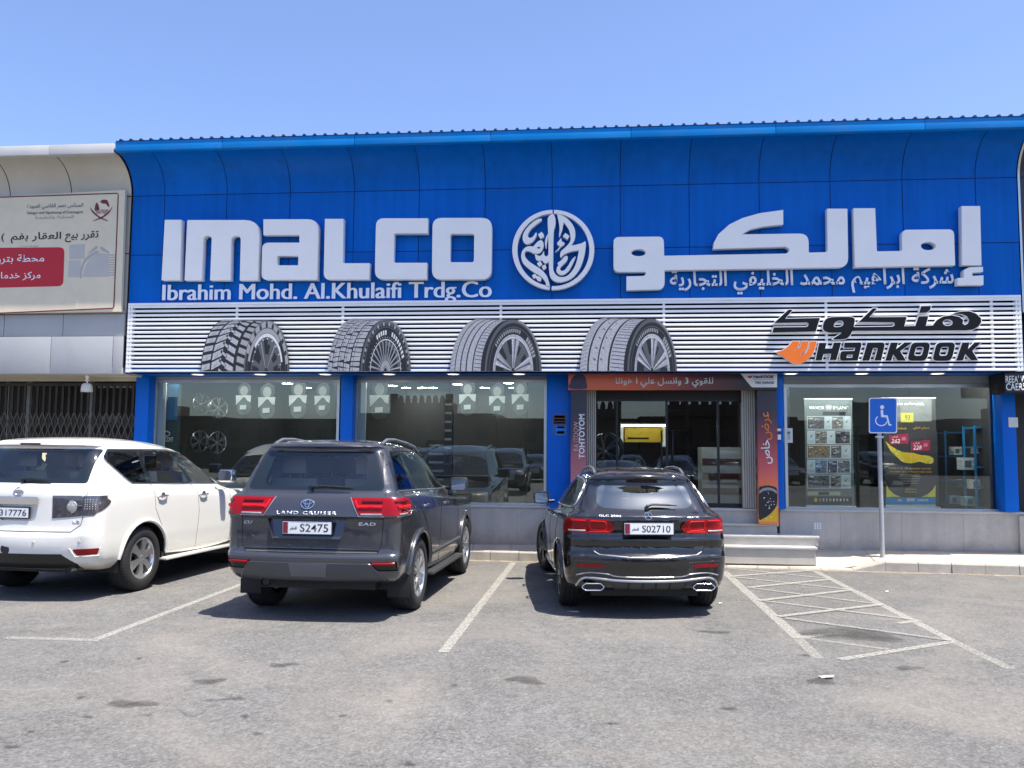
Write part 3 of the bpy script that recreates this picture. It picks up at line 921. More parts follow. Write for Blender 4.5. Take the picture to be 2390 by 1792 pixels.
# ------------------------------------------------------------------ black Arabic and Latin tyre brand lettering on the screen
Z8 = (1780, 690, 610 / 2212)
YB = YL - .05
M_WEDGE = mat('white_edge', (.8, .8, .8), .35, var=0)
M_BLK = mat('black_acrylic', (.010, .010, .013), .5, var=.1, spec=.15)
M_ORG = mat('orange_acrylic', (.82, .17, .01), .32, var=.05)
def outlined(name, L, m, t, o0, g=5):
    o_ = slab(name, [grow(L[0], -g * .2)] + [grow(h, g * .2) for h in L[1:]], YB - .004, .03, m, t, o0, 0, Z8)
    slab('edge', [grow(L[0], g)] + [grow(h, -g * .9) for h in L[1:]], YB, .05, M_WEDGE, o_, o0, 0, Z8)
o0 = at(2045, 750, YB)
t = empty('black_arabic_sign', o0, 0, 'black Arabic lettering with white edges on the slatted screen', 'sign')
H1 = [(935, 104), (968, 107), (905, 180), (1220, 178), (1200, 257), (1292, 254), (1320, 173), (1403, 171), (1382, 254), (1440, 251), (1475, 205), (1530, 174), (1600, 164), (1665, 178), (1700, 205), (1693, 235), (1712, 248), (1735, 236), (1748, 208), (1732, 175), (1690, 156), (1610, 151), (1680, 132), (1750, 130), (1810, 152), (1848, 190), (1852, 220), (1830, 258), (1780, 287), (1720, 294), (762, 298), (775, 264), (1098, 260), (1116, 250), (1118, 232), (1108, 225), (808, 222), (830, 206)]
outlined('letter', [[(216, 120), (235, 115), (253, 121), (192, 193), (486, 187), (450, 303), (80, 312), (94, 266), (372, 263), (386, 250), (388, 234), (376, 227), (99, 231), (108, 219)]], M_BLK, t, o0)
outlined('letter', [spl([(560, 185), (640, 178), (740, 178), (777, 192), (778, 230), (757, 305), (730, 347), (690, 367), (595, 368), (645, 330), (664, 312), (575, 313), (525, 298), (510, 268), (522, 215)], 3), spl([(622, 220), (652, 210), (682, 218), (680, 248), (650, 262), (608, 262), (606, 240)], 3)], M_BLK, t, o0)
outlined('letter', [H1, ell(1567, 227, 42, 27)], M_BLK, t, o0)
outlined('dot', [[(1342, 87), (1427, 85), (1418, 120), (1388, 143), (1324, 146)]], M_BLK, t, o0)
o0 = at(2045, 820, YB)
t = empty('black_latin_sign', o0, 0, 'black slanted Latin lettering with orange wing mark on the slatted screen', 'sign')
LET = [[[(478, 398), (543, 398), (530, 446), (588, 444), (602, 396), (666, 395), (625, 544), (567, 544), (580, 491), (516, 493), (503, 545), (447, 547)]],
 [rnd([(692, 396), (843, 394, 20), (806, 547), (652, 551, 28), (660, 468, 26), (776, 465), (784, 441), (690, 441)]), [(716, 500), (764, 498), (757, 523), (710, 524)]],
 [rnd([(886, 396), (1040, 394, 28), (1004, 547), (946, 547), (976, 441, 12), (937, 443), (904, 548), (842, 549)])],
 [[(1084, 396), (1148, 395), (1130, 452), (1200, 395), (1268, 394), (1165, 468), (1214, 548), (1143, 549), (1106, 497), (1090, 549), (1038, 549)]]]
for dx in (0, 212):
    LET.append([rnd([(1262 + dx, 396, 50), (1424 + dx, 393, 36), (1388 + dx, 551, 60), (1222 + dx, 551, 36)]), rnd([(1300 + dx, 434, 22), (1368 + dx, 431, 16), (1346 + dx, 506, 24), (1282 + dx, 508, 16)])])
LET.append([[(1690, 396), (1753, 394), (1738, 451), (1795, 394), (1853, 393), (1775, 466), (1824, 545), (1766, 547), (1716, 493), (1698, 547), (1637, 549)]])
for L in LET: outlined('letter', L, M_BLK, t, o0)
outlined('wing_mark', [[(255, 384), (314, 384), (304, 425), (264, 472), (318, 432), (330, 384), (392, 384), (384, 425), (356, 468), (304, 512), (368, 480), (396, 430), (406, 384), (458, 385), (448, 440), (418, 500), (368, 553), (310, 577), (270, 577), (225, 552), (165, 508), (112, 476), (165, 463), (215, 430)]], M_ORG, t, o0, 3.5)

# ------------------------------------------------------------------ printed half-tyre panels in front of the screen
M_RIMINK = mat('ink_rim', (.60, .61, .63), .4, var=.15, vscale=20)
def tyre_print(px0, px1, py0, py1, rxs, kind, label):
    YT = YL - .05
    a, b_ = at(px0, py1, YT), at(px1, py1, YT)
    h = at((px0 + px1) / 2, py0, YT).z - a.z
    sc = h / 1.0
    wd = (b_.x - a.x) / sc           # width in units of the height
    t = empty('tyre_picture', a, 0, label, 'printed panel', 'printed half tyres along the screen')
    rx = rxs * wd                     # half width of the side ellipse
    xl, xr = rx, wd - rx              # centres of the far and near ellipses
    bm = B()
    mats = [M_INKK, M_INKM, M_INKG, M_RIMINK, mat('ink_lightgrey', (.38, .38, .41), .4, var=.3, vscale=40), mat('ink_silver', (.33, .335, .36), .4, var=.22, vscale=30)]
    def poly(P, mi, lay):
        P = [(max(0, min(wd, x)), max(0.0, z)) for x, z in P]
        Q = []
        for p in P:
            if not Q or (abs(p[0] - Q[-1][0]) + abs(p[1] - Q[-1][1])) > 1e-5: Q.append(p)
        if len(Q) < 3 or abs(area(Q)) < 1e-6: return
        try:
            f = bm.faces.new([bm.verts.new((x * sc, -.0012 * lay, z * sc)) for x, z in Q]); f.material_index = mi
        except ValueError: pass
    E = lambda cx, rr, ry, th: (cx + rr * math.cos(th), ry * math.sin(th))
    arc = lambda cx, rr, ry, t0, t1, n=26: [E(cx, rr, ry, t0 + (t1 - t0) * k / n) for k in range(n + 1)]
    out_ = arc(xr, rx, .985, 0, PI / 2 * .95) + arc(xl, rx, 1.0, PI / 2 * 1.02, PI)
    me = flat_curve([[(x * sc, z * sc) for x, z in out_]], .02)
    to_wall(me, .02)
    add_me(bm, me, None, 0)
    # tread: parameter s (0 far edge, 1 near edge), th (from left base pi to top pi/2)
    def T(s, th):
        bul = .04 * math.sin(PI * s)
        return ((xl + (xr - xl) * s) + (rx + bul) * math.cos(th) if True else 0, (1.0 + .0 * s) * math.sin(th) * (1 - .02 * s))
    def cell(s0, s1, t0, t1, mi, lay, sk=0):
        poly([T(s0, t0), T(s0, t1), T((s0 + s1) / 2, t1 + sk / 2), T(s1, t1 + sk), T(s1, t0 + sk), T((s0 + s1) / 2, t0 + sk / 2)], mi, lay)
    rr = random.Random(px0)
    hi = PI * 1.0; lo = PI * .46
    if kind == 'mud':
        nrow = 9
        for i in range(nrow):
            t1 = hi - (hi - lo) * i / nrow; t0 = t1 - (hi - lo) / nrow * .62
            m_ = 4 if i < 6 else 5
            cell(.02, .24, t0, t1, m_, 1, -.04); cell(.28, .5, t0 - .05, t1 - .02, m_, 1, -.1); cell(.46, .62, t0 + .06, t1 + .0, m_, 1, .12)
            cell(.6, .78, t0 - .06, t1 - .06, m_, 1, .1); cell(.84, 1.0, t0, t1, 2, 1, .06)
            cell(.1, .18, t0 + .03, t1 - .03, 2, 2, -.03); cell(.34, .42, t0, t1 - .06, 2, 2, -.06)
    elif kind == 'terrain':
        nrow = 17
        for i in range(nrow):
            t1 = hi - (hi - lo) * i / nrow; t0 = t1 - (hi - lo) / nrow * .78
            for j, (s0, s1) in enumerate(((0, .15), (.17, .34), (.36, .52), (.54, .7), (.73, .96))):
                o_ = .02 * (j % 2)
                cell(s0, s1 - .0, t0 + o_, t1 + o_, 4 if rr.random() < .75 else 5, 1, rr.uniform(-.03, .03))
                cell(s0 + .05, s0 + .062, t0 + o_, t1 + o_, 1, 2, .01)
    else:
        edges = (0, .15, .18, .33, .365, .5, .535, .68, .71, .9) if kind == 'road' else (0, .17, .21, .40, .43, .62, .66, .93)
        for s0, s1 in zip(edges[::2], edges[1::2]):
            for k in range(24):
                t1 = hi - (hi - lo) * k / 24; t0 = t1 - (hi - lo) / 24
                cell(s0, s1, t0, t1, 4 if k < 19 else 5, 1)
        nrow = 22
        for i in range(nrow):
            t1 = hi - (hi - lo) * i / nrow
            cell(0, .14, t1 - .008, t1, 1, 2, -.05); cell(edges[-2] + .02, .98, t1 - .010, t1, 0, 2, .03)
            if kind == 'road':
                cell(.22, .32, t1 - .006, t1, 2, 2, .04); cell(.40, .49, t1 - .006, t1, 2, 2, .04)
            elif i % 3 == 0:
                cell(.30, .36, t1 - .02, t1, 0, 2, .03); cell(.46, .5, t1 - .02, t1, 0, 2, .03)
    # side wall: rings from the near ellipse inwards
    def ringp(r0, r1, mi, lay, t0=0, t1=PI, n=40):
        for k in range(n):
            A_, D_ = t0 + (t1 - t0) * k / n, t0 + (t1 - t0) * (k + 1) / n
            poly([E(xr, rx * r0, .985 * r0, A_), E(xr, rx * r0, .985 * r0, D_), E(xr, rx * r1, .985 * r1, D_), E(xr, rx * r1, .985 * r1, A_)], mi, lay)
    ringp(1.0, .93, 1, 3); ringp(.93, .66, 0, 3)
    ringp(.99, .965, 2, 4, .3, 1.4); ringp(.86, .845, 1, 4)
    if kind == 'mud':
        for k in range(9): ringp(.98, .86, 2, 4, .15 + k * .3, .15 + k * .3 + .2, 6)
        ringp(.74, .67, 3, 4, .25, 2.4); ringp(.84, .75, 2, 4, .8, 2.9)
    if kind == 'terrain':
        for k in range(24): ringp(.95, .88, 1 + k % 2, 4, .02 + k * .125, .09 + k * .125, 3)
        for k in range(15):
            if k not in (8, 9): ringp(.79, .70, 3, 4, .35 + k * .12, .35 + k * .12 + .075, 3)
    if kind in ('road', 'sport'):
        for k in range(14): ringp(.82, .75, 2, 4, 1.25 + k * .09, 1.25 + k * .09 + .05, 2)
        for k in range(6): ringp(.83, .73, 2, 4, .35 + k * .1, .35 + k * .1 + .07, 2)
        ringp(.71, .665, 4, 4)
    rimr = .66 if kind != 'terrain' else .62
    dark = kind in ('mud', 'terrain')
    ringp(rimr, rimr * .94, 1 if dark else 5, 5)
    ringp(rimr * .94, .0, 0, 5)
    def spoke(th, w0, w1, mi, lay, r0=.06, r1=None):
        r1 = r1 or rimr * .95
        P = [E(xr, rx * r0, .985 * r0, th - w0 / r0 * .06), E(xr, rx * r1, .985 * r1, th - w1), E(xr, rx * r1, .985 * r1, th + w1), E(xr, rx * r0, .985 * r0, th + w0 / r0 * .06)]
        poly(P, mi, lay)
    ringp(rimr * .93, rimr * .80, 1, 5.2, .1, 1.5); ringp(rimr * .5, .1, 1, 5.2)
    if kind == 'mud':
        for th in (.35, .9, 1.15, 1.9, 2.15, 2.85): spoke(th, .35, .1, 1, 6)
        for th in (.95, 2.0): spoke(th, .1, .03, 2, 7)
        for k in range(9): 
            q = E(xr, rx * .635, .625, .2 + k * .33); poly([(q[0] + .012 * math.cos(u), q[1] + .016 * math.sin(u)) for u in [j * PI / 3 for j in range(6)]], 3, 7)
    elif kind == 'terrain':
        for k in range(13): spoke(.12 + k * .24, .12, .032, 2, 6); 
        for k in range(13): spoke(.10 + k * .24, .05, .012, 4, 7)
        ringp(.2, .1, 2, 8); ringp(.62, .6, 3, 8)
        for k in range(22):
            q = E(xr, rx * .655, .645, .08 + k * .14); poly([(q[0] + .008 * math.cos(u), q[1] + .01 * math.sin(u)) for u in [j * PI / 2 for j in range(4)]], 3, 8)
    else:
        base = (.25, 1.45, 2.75) if kind == 'road' else (.42, 1.42, 2.6)
        for th in base:
            spoke(th - .13, .28, .085, 4, 6); spoke(th + .13, .28, .085, 4, 6); spoke(th, .2, .03, 1, 7)
            spoke(th - .22, .12, .02, 2, 8); spoke(th + .16, .1, .02, 3, 8)
        for th in (.85, 2.1): spoke(th, .3, .16, 1, 5.5)
        ringp(rimr, rimr * .965, 3, 8, .2, 2.2)
    obj('print', bm, mats, t)
tyre_print(468, 674, 746, 866, .255, 'mud', 'printed half tyre with coarse mud tread and dark rim, leftmost on the screen')
tyre_print(765, 958, 744, 866, .30, 'terrain', 'printed half tyre with fine blocks and white side letters, second on the screen')
tyre_print(1051, 1264, 744, 866, .31, 'road', 'printed half tyre with straight grooves and silver rim, third on the screen')
tyre_print(1354, 1580, 742, 866, .255, 'sport', 'printed half tyre with smooth wide ribs and large silver rim above the entrance')

# ------------------------------------------------------------------ entrance header and side banners
YH = 13.86
Z6 = (1250, 850, 640 / 2212)
zz = lambda x, y: (1250 + x * Z6[2], 850 + y * Z6[2])
a, b_ = at(*zz(264, 207), YH), at(*zz(1948, 68), YH)
t = empty('entrance_header', a, 0, 'orange to dark brown printed header with white Arabic writing over the entrance', 'sign')
bm = B(); box(bm, 0, b_.x - a.x, 0, .1, 0, min(b_.z, ZLB - .004) - a.z, bev=.004)
obj('board', bm, grad_z('header_print', [(0, (.85, .19, .08)), (.28, (.78, .16, .08)), (.6, (.20, .055, .05)), (.85, (.03, .022, .025))], 'X', (0, b_.x - a.x)), t, 40)
wall_text('lettering', 'للقوي 3 وانسل علي ا هونلا', *zz(645, 104), *zz(1432, 186), YH - .002, M_INKW, t, a, bold=.012, ar=True)
slab('corner_panel', [rnd([(1648, 69), (1948, 66), (1948, 186), (1745, 186, 30)])], YH - .006, .004, M_INKW, t, a, 0, Z6)
wall_text('lettering', 'HanKOOK', *zz(1755, 90), *zz(1925, 112), YH - .008, M_INKN, t, a, bold=.03, slant=.25)
slab('wing_mark', [[(1708, 100), (1720, 90), (1722, 98), (1734, 88), (1736, 97), (1752, 86), (1748, 103), (1735, 112), (1722, 110)]], YH - .008, .002, mat('ink_red_orange', (.6, .06, .01), .4, var=0), t, a, 0, Z6)
wall_text('lettering', 'TIRE GARAGE', *zz(1768, 138), *zz(1924, 158), YH - .008, M_INKN, t, a, bold=.01)
slab('rule', [[(1755, 121), (1925, 120), (1925, 123), (1755, 124)]], YH - .008, .002, M_INKG, t, a, 0, Z6)
slab('tyre_motif', [spl([(275, 195), (278, 150), (300, 105), (335, 78), (370, 76), (398, 100), (408, 140), (408, 197)], 3)], YH - .003, .002, mat('ink_violet', (.05, .04, .09), .4, var=.6, vscale=60), t, a, 0, Z6)
YV = 13.90
def banner(px0, px1, py0, py1, z0, label, stops):
    a = at(px0, 1000, YV); b_ = at(px1, 1000, YV)
    zt = at(px0, py0, YV).z
    o0 = Vector((a.x, YV, z0))
    t = empty('entrance_banner', o0, 0, label, 'banner')
    bm = B(); box(bm, 0, b_.x - a.x, 0, .12, 0, zt - z0, bev=.004)
    obj('board', bm, grad_z('banner_print', stops, 'Z', (0, zt - z0)), t, 40)
    return t, o0
t, o0 = banner(1332, 1368, 909, 1218, .64, 'tall dark to pink banner with white upright lettering at the left of the entrance', [(0, (.7, .16, .10)), (.3, (.66, .22, .23)), (.5, (.45, .13, .14)), (.66, (.10, .04, .05)), (.85, (.035, .028, .032))])
wall_text('lettering', 'TOHTOYOM', *zz(348, 402), *zz(396, 762), YV - .002, M_INKW, t, o0, bold=.03, rot=1)
wall_text('lettering', 'RA ITDOW', *zz(306, 462), *zz(344, 700), YV - .002, mat('ink_pink', (.66, .42, .42), .4, var=0), t, o0, bold=.01, rot=1)
t, o0 = banner(1768, 1814, 905, 1218, .64, 'tall dark to orange banner with curved Arabic writing at the right of the entrance', [(0, (.90, .22, .07)), (.27, (.85, .2, .08)), (.40, (.62, .11, .11)), (.62, (.27, .05, .06)), (.8, (.05, .03, .035)), (.95, (.035, .028, .032))])
wall_text('lettering', 'عرض', *zz(1822, 380), *zz(1908, 610), YV - .002, mat('ink_orange_bright', (.85, .22, .05), .4, var=0), t, o0, bold=.012, rot=1, ar=True)
wall_text('lettering', 'خاص', *zz(1818, 610), *zz(1912, 802), YV - .002, M_INKW, t, o0, bold=.012, rot=1, ar=True)
slab('corner_field', [[(1800, 1252), (1840, 1245), (1890, 1215), (1930, 1170), (1950, 1130), (1950, 1268), (1800, 1268)]], YV - .003, .002, M_INKY, t, o0, 0, Z6)
slab('tyre_motif', [spl([(1802, 1240), (1802, 1010), (1830, 985), (1870, 978), (1915, 985), (1948, 1010), (1949, 1120), (1925, 1170), (1885, 1212), (1840, 1240)], 4)], YV - .005, .002, mat('ink_tyre', (.014, .014, .018), .4, var=.4, vscale=40), t, o0, 0, Z6)
slab('tyre_ring', [[(1804, 1022), (1835, 1000), (1875, 993), (1915, 1000), (1947, 1022), (1947, 1045), (1915, 1022), (1875, 1014), (1835, 1022), (1804, 1045)]], YV - .007, .002, M_INKG, t, o0, 0, Z6)
rr = random.Random(5)
for k in range(16):
    x, y = rr.gauss(1880, 30), rr.gauss(1130, 45)
    if 1808 < x < 1940: slab('spark', [ell(x, y, rr.uniform(2, 6), rr.uniform(2, 6), 6)], YV - .009, .002, M_INKW, t, o0, 0, Z6)

# notices on the pillars
def notice(px0, px1, py0, py1, Y, m, label, lines=(), name='notice', ink=None, th=.004):
    a, b_ = at(px0, (py0 + py1) / 2, Y), at(px1, (py0 + py1) / 2, Y)
    zt, zb = at(px0, py0, Y).z, at(px0, py1, Y).z
    o0 = Vector((a.x, Y, zb))
    t = empty(name, o0, 0, label, 'notice')
    bm = B(); box(bm, 0, b_.x - a.x, 0, th, 0, zt - zb)
    obj('sheet', bm, m, t)
    for (s, q0, r0, q1, r1, mm) in lines:
        if s is None: slab('field', [[(q0, r0), (q1, r0), (q1, r1), (q0, r1)]], Y - .002, .0015, mm, t, o0, 0, (0, 0, 1))
        else: wall_text('lettering', s, q0, r0, q1, r1, Y - .004, mm, t, o0, bold=.01, depth=.001, res=2)
    return t
YP_ = YPI - .005
M_PAPER = mat('paper', (.72, .74, .72), .6, var=.05)
notice(1289, 1324, 965, 1017, YP_, mat('ink_pillar_blue', (.01, .11, .42), .35), 'small blue notice with orange heading on the blue pillar left of the entrance',
       [(None, 1291, 968, 1321, 990, mat('ink_brown', (.12, .035, .03), .4)), (None, 1294, 970, 1318, 975, M_INKY), (None, 1293, 978, 1319, 982, M_INKW), (None, 1293, 985, 1319, 988, M_INKO), (None, 1297, 994, 1320, 1015, mat('ink_skyblue', (.02, .2, .6), .4)), (None, 1300, 995, 1317, 999, M_INKW), (None, 1300, 1006, 1317, 1012, M_INKW)])
notice(1812, 1825, 995, 1030, YP_ - .004, mat('ink_deep_blue', (.005, .05, .28), .35), 'narrow blue notice on the pillar right of the entrance', [(None, 1814, 1000, 1823, 1006, M_INKW), (None, 1815, 1014, 1823, 1026, M_INKW)])
# ================================================================== SOFFIT LIGHTS, CAMERA
M_LAMP = emission('lamp_glow', (1, .98, .93), 1.6)
M_LAMPIN2 = emission('lamp_glow_left_room', (1, .98, .93), 16.0)
M_LAMPIN = emission('lamp_glow_indoor', (1, .98, .93), 45.0)
names_ = ['above the left end of the first shop window', 'above the middle of the first shop window', 'above the right end of the first shop window', 'above the left end of the second shop window', 'above the middle of the second shop window', 'left of the entrance header', 'above the left end of the poster window', 'above the middle of the poster window', 'above the right end of the poster window']
def downlight(loc, label, group, r=.11, m=None):
    t = empty('downlight', loc, 0, label, 'ceiling light', group)
    bm = B(); lathe(bm, [(0, r), (-.012, r), (-.012, r * .86), (0, r * .84)], 28, 'z'); obj('rim', bm, M_WHITE, t, 40)
    bm = B(); R = lathe(bm, [(-.006, r * .855)], 28, 'z'); cap(bm, R[0]); obj('diffuser', bm, m or M_LAMP, t)
for p, nm in zip((462, 608, 759, 908, 1058, 1211, 1846, 2011, 2188), names_):
    v = at(p, 877, 13.78)
    downlight((v.x, 13.78, ZLB - .001), 'round white light in the blue soffit ' + nm, 'lights in the blue soffit')
def dome_camera(px, py, Y, label):
    v = at(px, py, Y)
    t = empty('security_camera', v, 0, label, 'security camera')
    bm = B(); lathe(bm, [(0, .045), (-.03, .045), (-.035, .02), (-.07, .018)], 16, 'z'); cap(bm, [x for x in bm.verts[0:16]]); obj('bracket', bm, M_WHITE, t, 40)
    bm = B(); lathe(bm, [(.12, .04), (.1, .048), (-.02, .046), (-.05, .03), (-.055, .001)], 16, 'y', (0, -.02, -.1)); obj('housing', bm, M_WHITE, t, 40)
    bm = B(); R = lathe(bm, [(-.057, .028), (-.062, .02), (-.064, .001)], 14, 'y', (0, -.02, -.1)); obj('lens', bm, M_BLACK, t, 40)
dome_camera(2335, 872, 14.0, 'small white security camera under the soffit at the right end of the shop')

# ================================================================== SHOP INTERIOR (setting behind the glass)
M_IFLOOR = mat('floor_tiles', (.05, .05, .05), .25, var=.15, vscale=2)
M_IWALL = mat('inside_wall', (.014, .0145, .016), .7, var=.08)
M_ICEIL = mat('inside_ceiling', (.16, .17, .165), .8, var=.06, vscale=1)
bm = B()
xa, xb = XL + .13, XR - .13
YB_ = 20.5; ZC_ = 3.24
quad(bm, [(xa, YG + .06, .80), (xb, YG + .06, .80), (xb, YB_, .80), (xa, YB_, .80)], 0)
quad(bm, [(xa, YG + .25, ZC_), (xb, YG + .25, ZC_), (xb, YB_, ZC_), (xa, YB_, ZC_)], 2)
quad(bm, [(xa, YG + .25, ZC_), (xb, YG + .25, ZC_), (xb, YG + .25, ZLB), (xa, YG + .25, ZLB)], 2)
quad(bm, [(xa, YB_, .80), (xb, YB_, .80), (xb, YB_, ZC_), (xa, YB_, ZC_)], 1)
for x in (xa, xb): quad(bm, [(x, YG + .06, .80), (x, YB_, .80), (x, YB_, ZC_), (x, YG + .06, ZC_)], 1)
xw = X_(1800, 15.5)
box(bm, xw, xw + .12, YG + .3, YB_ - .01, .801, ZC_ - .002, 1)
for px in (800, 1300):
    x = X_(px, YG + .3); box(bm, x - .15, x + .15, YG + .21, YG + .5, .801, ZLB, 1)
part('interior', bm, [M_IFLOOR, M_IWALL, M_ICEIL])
il = [(671, 894, 15.3), (716, 907, 16.0), (890, 896, 15.3), (916, 899, 15.6), (948, 913, 16.5), (985, 930, 18), (1009, 941, 19), (1068, 896, 15.3), (1131, 941, 19), (1187, 893, 15.3), (1199, 905, 16)]
for i, (px, py, Y) in enumerate(il):
    k = (ZC_ - CAM_H)
    # place on the ceiling along the sight line of that row
    d = CR * (px - 1195) - CU * (py - 896) + CF * FPX
    v = Vector((0, 0, CAM_H)) + d * ((ZC_ - CAM_H) / d.z)
    if v.y > YB_ - .4: v = v * ((YB_ - .5) / v.y)
    downlight((v.x, v.y, ZC_ - .002), 'round glowing ceiling light added out of view inside the shop to brighten it', 'ceiling lights inside the shop', .13, M_LAMPIN)

for i, (px, y) in enumerate(((2230, 15.1), (2000, 16.6), (2240, 16.8), (1480, 15.6), (1650, 15.6))):  # extra lights out of view, added to brighten the posters and the entrance
    downlight((X_(px, y), y, ZC_ - .002), 'round glowing ceiling light added out of view inside the shop to brighten it', 'ceiling lights inside the shop', .13, M_LAMPIN)
a, b_ = at(1450, 993, 17.85), at(1556, 993, 17.85)
t = empty('tube_lamp', a, 0, 'bright white tube light above the yellow board deep inside the entrance', 'lamp')
bm = B(); tube(bm, [(0, 0, 0), (b_.x - a.x, 0, 0)], .02, 8); obj('tube', bm, emission('tube_glow', (1, .98, .92), 4.0), t, 60)
bm = B(); box(bm, -.02, b_.x - a.x + .02, -.03, .05, .022, .05); obj('housing', bm, M_WHITE, t)
for px, w_ in ((1452, .05), (1552, .10)):
    v = at(px, 1030, 18.3); t = empty('glowing_strip', v, 0, 'narrow pale lit strip beside the yellow board inside the entrance, ' + ('left one' if w_ < .07 else 'right one'), 'lamp')
    bm = B(); box(bm, -w_ / 2, w_ / 2, 0, .04, -.25 if w_ < .07 else -.1, .3); obj('panel', bm, emission('strip_glow', (.9, .98, .9), .22), t)
    bm = B(); box(bm, -w_ / 2 - .01, w_ / 2 + .01, .041, .06, -.27 if w_ < .07 else -.12, .32); obj('frame', bm, M_ALU, t)
# ------------------------------------------------------------------ things shown in the windows
M_CHROME = mat('chrome', (.75, .76, .78), .12, metal=1, var=.03)
M_RUBBER = mat('rubber', (.016, .016, .017), .75, var=.2, vscale=30)
M_ALLOY = mat('alloy', (.62, .63, .65), .25, metal=.9, var=.05)
def wheel_mesh(R, rr_, wdt, spokes, sm, parent_name='wheel', twin=True, dark=False, inset=.0):
    """wheel around the local x axis, outer face at x=0 looking to +x; returns (tyre, rim) meshes"""
    ty = B()
    prof = [(-wdt + .02, rr_), (-wdt, rr_ + .02), (-wdt - .004, (R + rr_) / 2), (-wdt + .012, R - .03), (-wdt + .035, R - .006), (-wdt * .5, R), (-.035, R - .006), (-.012, R - .03), (.004, (R + rr_) / 2 + .01), (.0, rr_ + .025), (-.012, rr_ + .004), (-.03, rr_)]
    lathe(ty, prof, 56)
    for k in range(4):
        xx = -wdt * (.2 + .2 * k)
        lathe(ty, [(xx - .006, R - .002), (xx, R + .0015), (xx + .006, R - .002)], 56, mi=1)
    for k in range(64):
        th = 2 * PI * k / 64
        for xx in (-.03, -wdt + .03):
            c_, s_ = math.cos(th), math.sin(th)
            q = [Vector((xx - .022, 0, 0)), Vector((xx + .018, 0, 0))]
            rr2 = R + .001
            t2 = th + .022
            try: ty.faces.new([ty.verts.new((a, r_ * math.cos(b_), r_ * math.sin(b_))) for a, r_, b_ in ((xx - .022, R - .0005, th), (xx + .018, R - .014, th + .01), (xx + .018, R - .014, t2 + .01), (xx - .022, R - .0005, t2))]).material_index = 1
            except ValueError: pass
    ri = B()
    lathe(ri, [(-.03, rr_ + .004), (-.010, rr_ + .002), (-.006, rr_ - .012), (-.03, rr_ - .03), (-wdt * .9, rr_ - .04)], 48)
    lathe(ri, [(-.10, rr_ - .045), (-.1, .001)], 40, mi=1)
    lathe(ri, [(-.012, .001), (-.013, .03), (-.03, .052), (-.06, .06)], 24)
    for k in range(spokes):
        th0 = 2 * PI * (k + .5) / spokes
        for off in ((-.5, .5) if twin else (0,)):
            w0 = (.017 if twin else .034); w1 = (.018 if twin else .06)
            dth = off * (.30 if spokes < 7 else .2)
            def P(r_, tt, lat, x):
                c_, s_ = math.cos(tt), math.sin(tt)
                return (x, r_ * c_ - lat * s_, r_ * s_ + lat * c_)
            a0 = th0 + dth * .7; a1 = th0 + dth
            r0, r1 = .035, rr_ - .02
            F = [P(r0, a0, -w0, -.02), P(r0, a0, w0, -.02), P(r1 * .6, (a0 + a1) / 2, w0 * 1.1, -.008), P(r1, a1, w1, -.014), P(r1, a1, -w1, -.014), P(r1 * .6, (a0 + a1) / 2, -w0 * 1.1, -.008)]
            v = [ri.verts.new(p) for p in F]; vb = [ri.verts.new((p[0] - .045, p[1] * .99, p[2] * .99)) for p in F]
            ri.faces.new(v)
            for i in range(6): ri.faces.new((v[i - 1], vb[i - 1], vb[i], v[i]))
    for k in range(5):
        th = 2 * PI * k / 5
        lathe(ri, [(-.03, .001), (-.03, .009), (-.05, .010)], 8, c=(0, .042 * math.cos(th), .042 * math.sin(th)), mi=1)
    def fin(bm, nm, mats, ang):
        bmesh.ops.recalc_face_normals(bm, faces=bm.faces[:])
        me = bpy.data.meshes.new(nm); bm.to_mesh(me); bm.free()
        for m in mats: me.materials.append(m)
        for p in me.polygons: p.use_smooth = True
        me.set_sharp_from_angle(angle=math.radians(ang))
        return me
    return fin(ty, 'tyre', [M_RUBBER, M_GROOVE], 50), fin(ri, 'rim', [sm, M_RIMBACK], 35)
M_GROOVE = mat('tread_groove', (.006, .006, .006), .9, var=0)
M_RIMBACK = mat('rim_dark_metal', (.03, .03, .032), .6, var=0)  # dark disc behind the spokes and the wheel nuts
show = wheel_mesh(.33, .31, .2, 6, M_ALLOY)
def show_rim(px, py, Y, rz, label, m=None):
    v = at(px, py, Y)
    t = empty('alloy_wheel', v, rz, label, 'alloy wheel', 'alloy wheels in the first shop window')
    o = bpy.data.objects.new('rim', show[1]); C.objects.link(o); o.parent = t; o.scale = (.64, .64, .64)
    bm = B(); tube(bm, [(-.04, 0, -.05), (-.3, 0, -.05)], .02, 8); obj('bracket', bm, M_DARK, t)
show_rim(467, 1030, 15.0, -.45, 'shiny alloy wheel on a bracket in the first shop window, nearer to the blue poster')
show_rim(508, 1033, 15.0, -.5, 'shiny alloy wheel on a bracket in the first shop window, nearer to the glass joint')
show_rim(472, 943, 15.0, -.45, 'alloy wheel hung high in the first shop window, nearer to the blue poster')
show_rim(511, 952, 15.0, -.5, 'alloy wheel hung high in the first shop window, nearer to the glass joint')
v0, v1 = at(372, 1060, 14.45), at(418, 895, 14.45)
t = empty('advert_column', (v0.x, 14.45, .81), 0, 'blue and green advert panel with oval mark at the left end of the first window', 'poster')
bm = B(); box(bm, 0, v1.x - v0.x, 0, .1, 0, 2.08); obj('board', bm, mat('ink_green', (.03, .075, .07), .4), t)
zb_ = at(395, 980, 14.62).z - .81
bm = B(); box(bm, .004, v1.x - v0.x - .004, -.004, -.001, zb_, 2.07); obj('picture', bm, mat('ink_cyan', (.035, .19, .40), .4, var=.1), t)
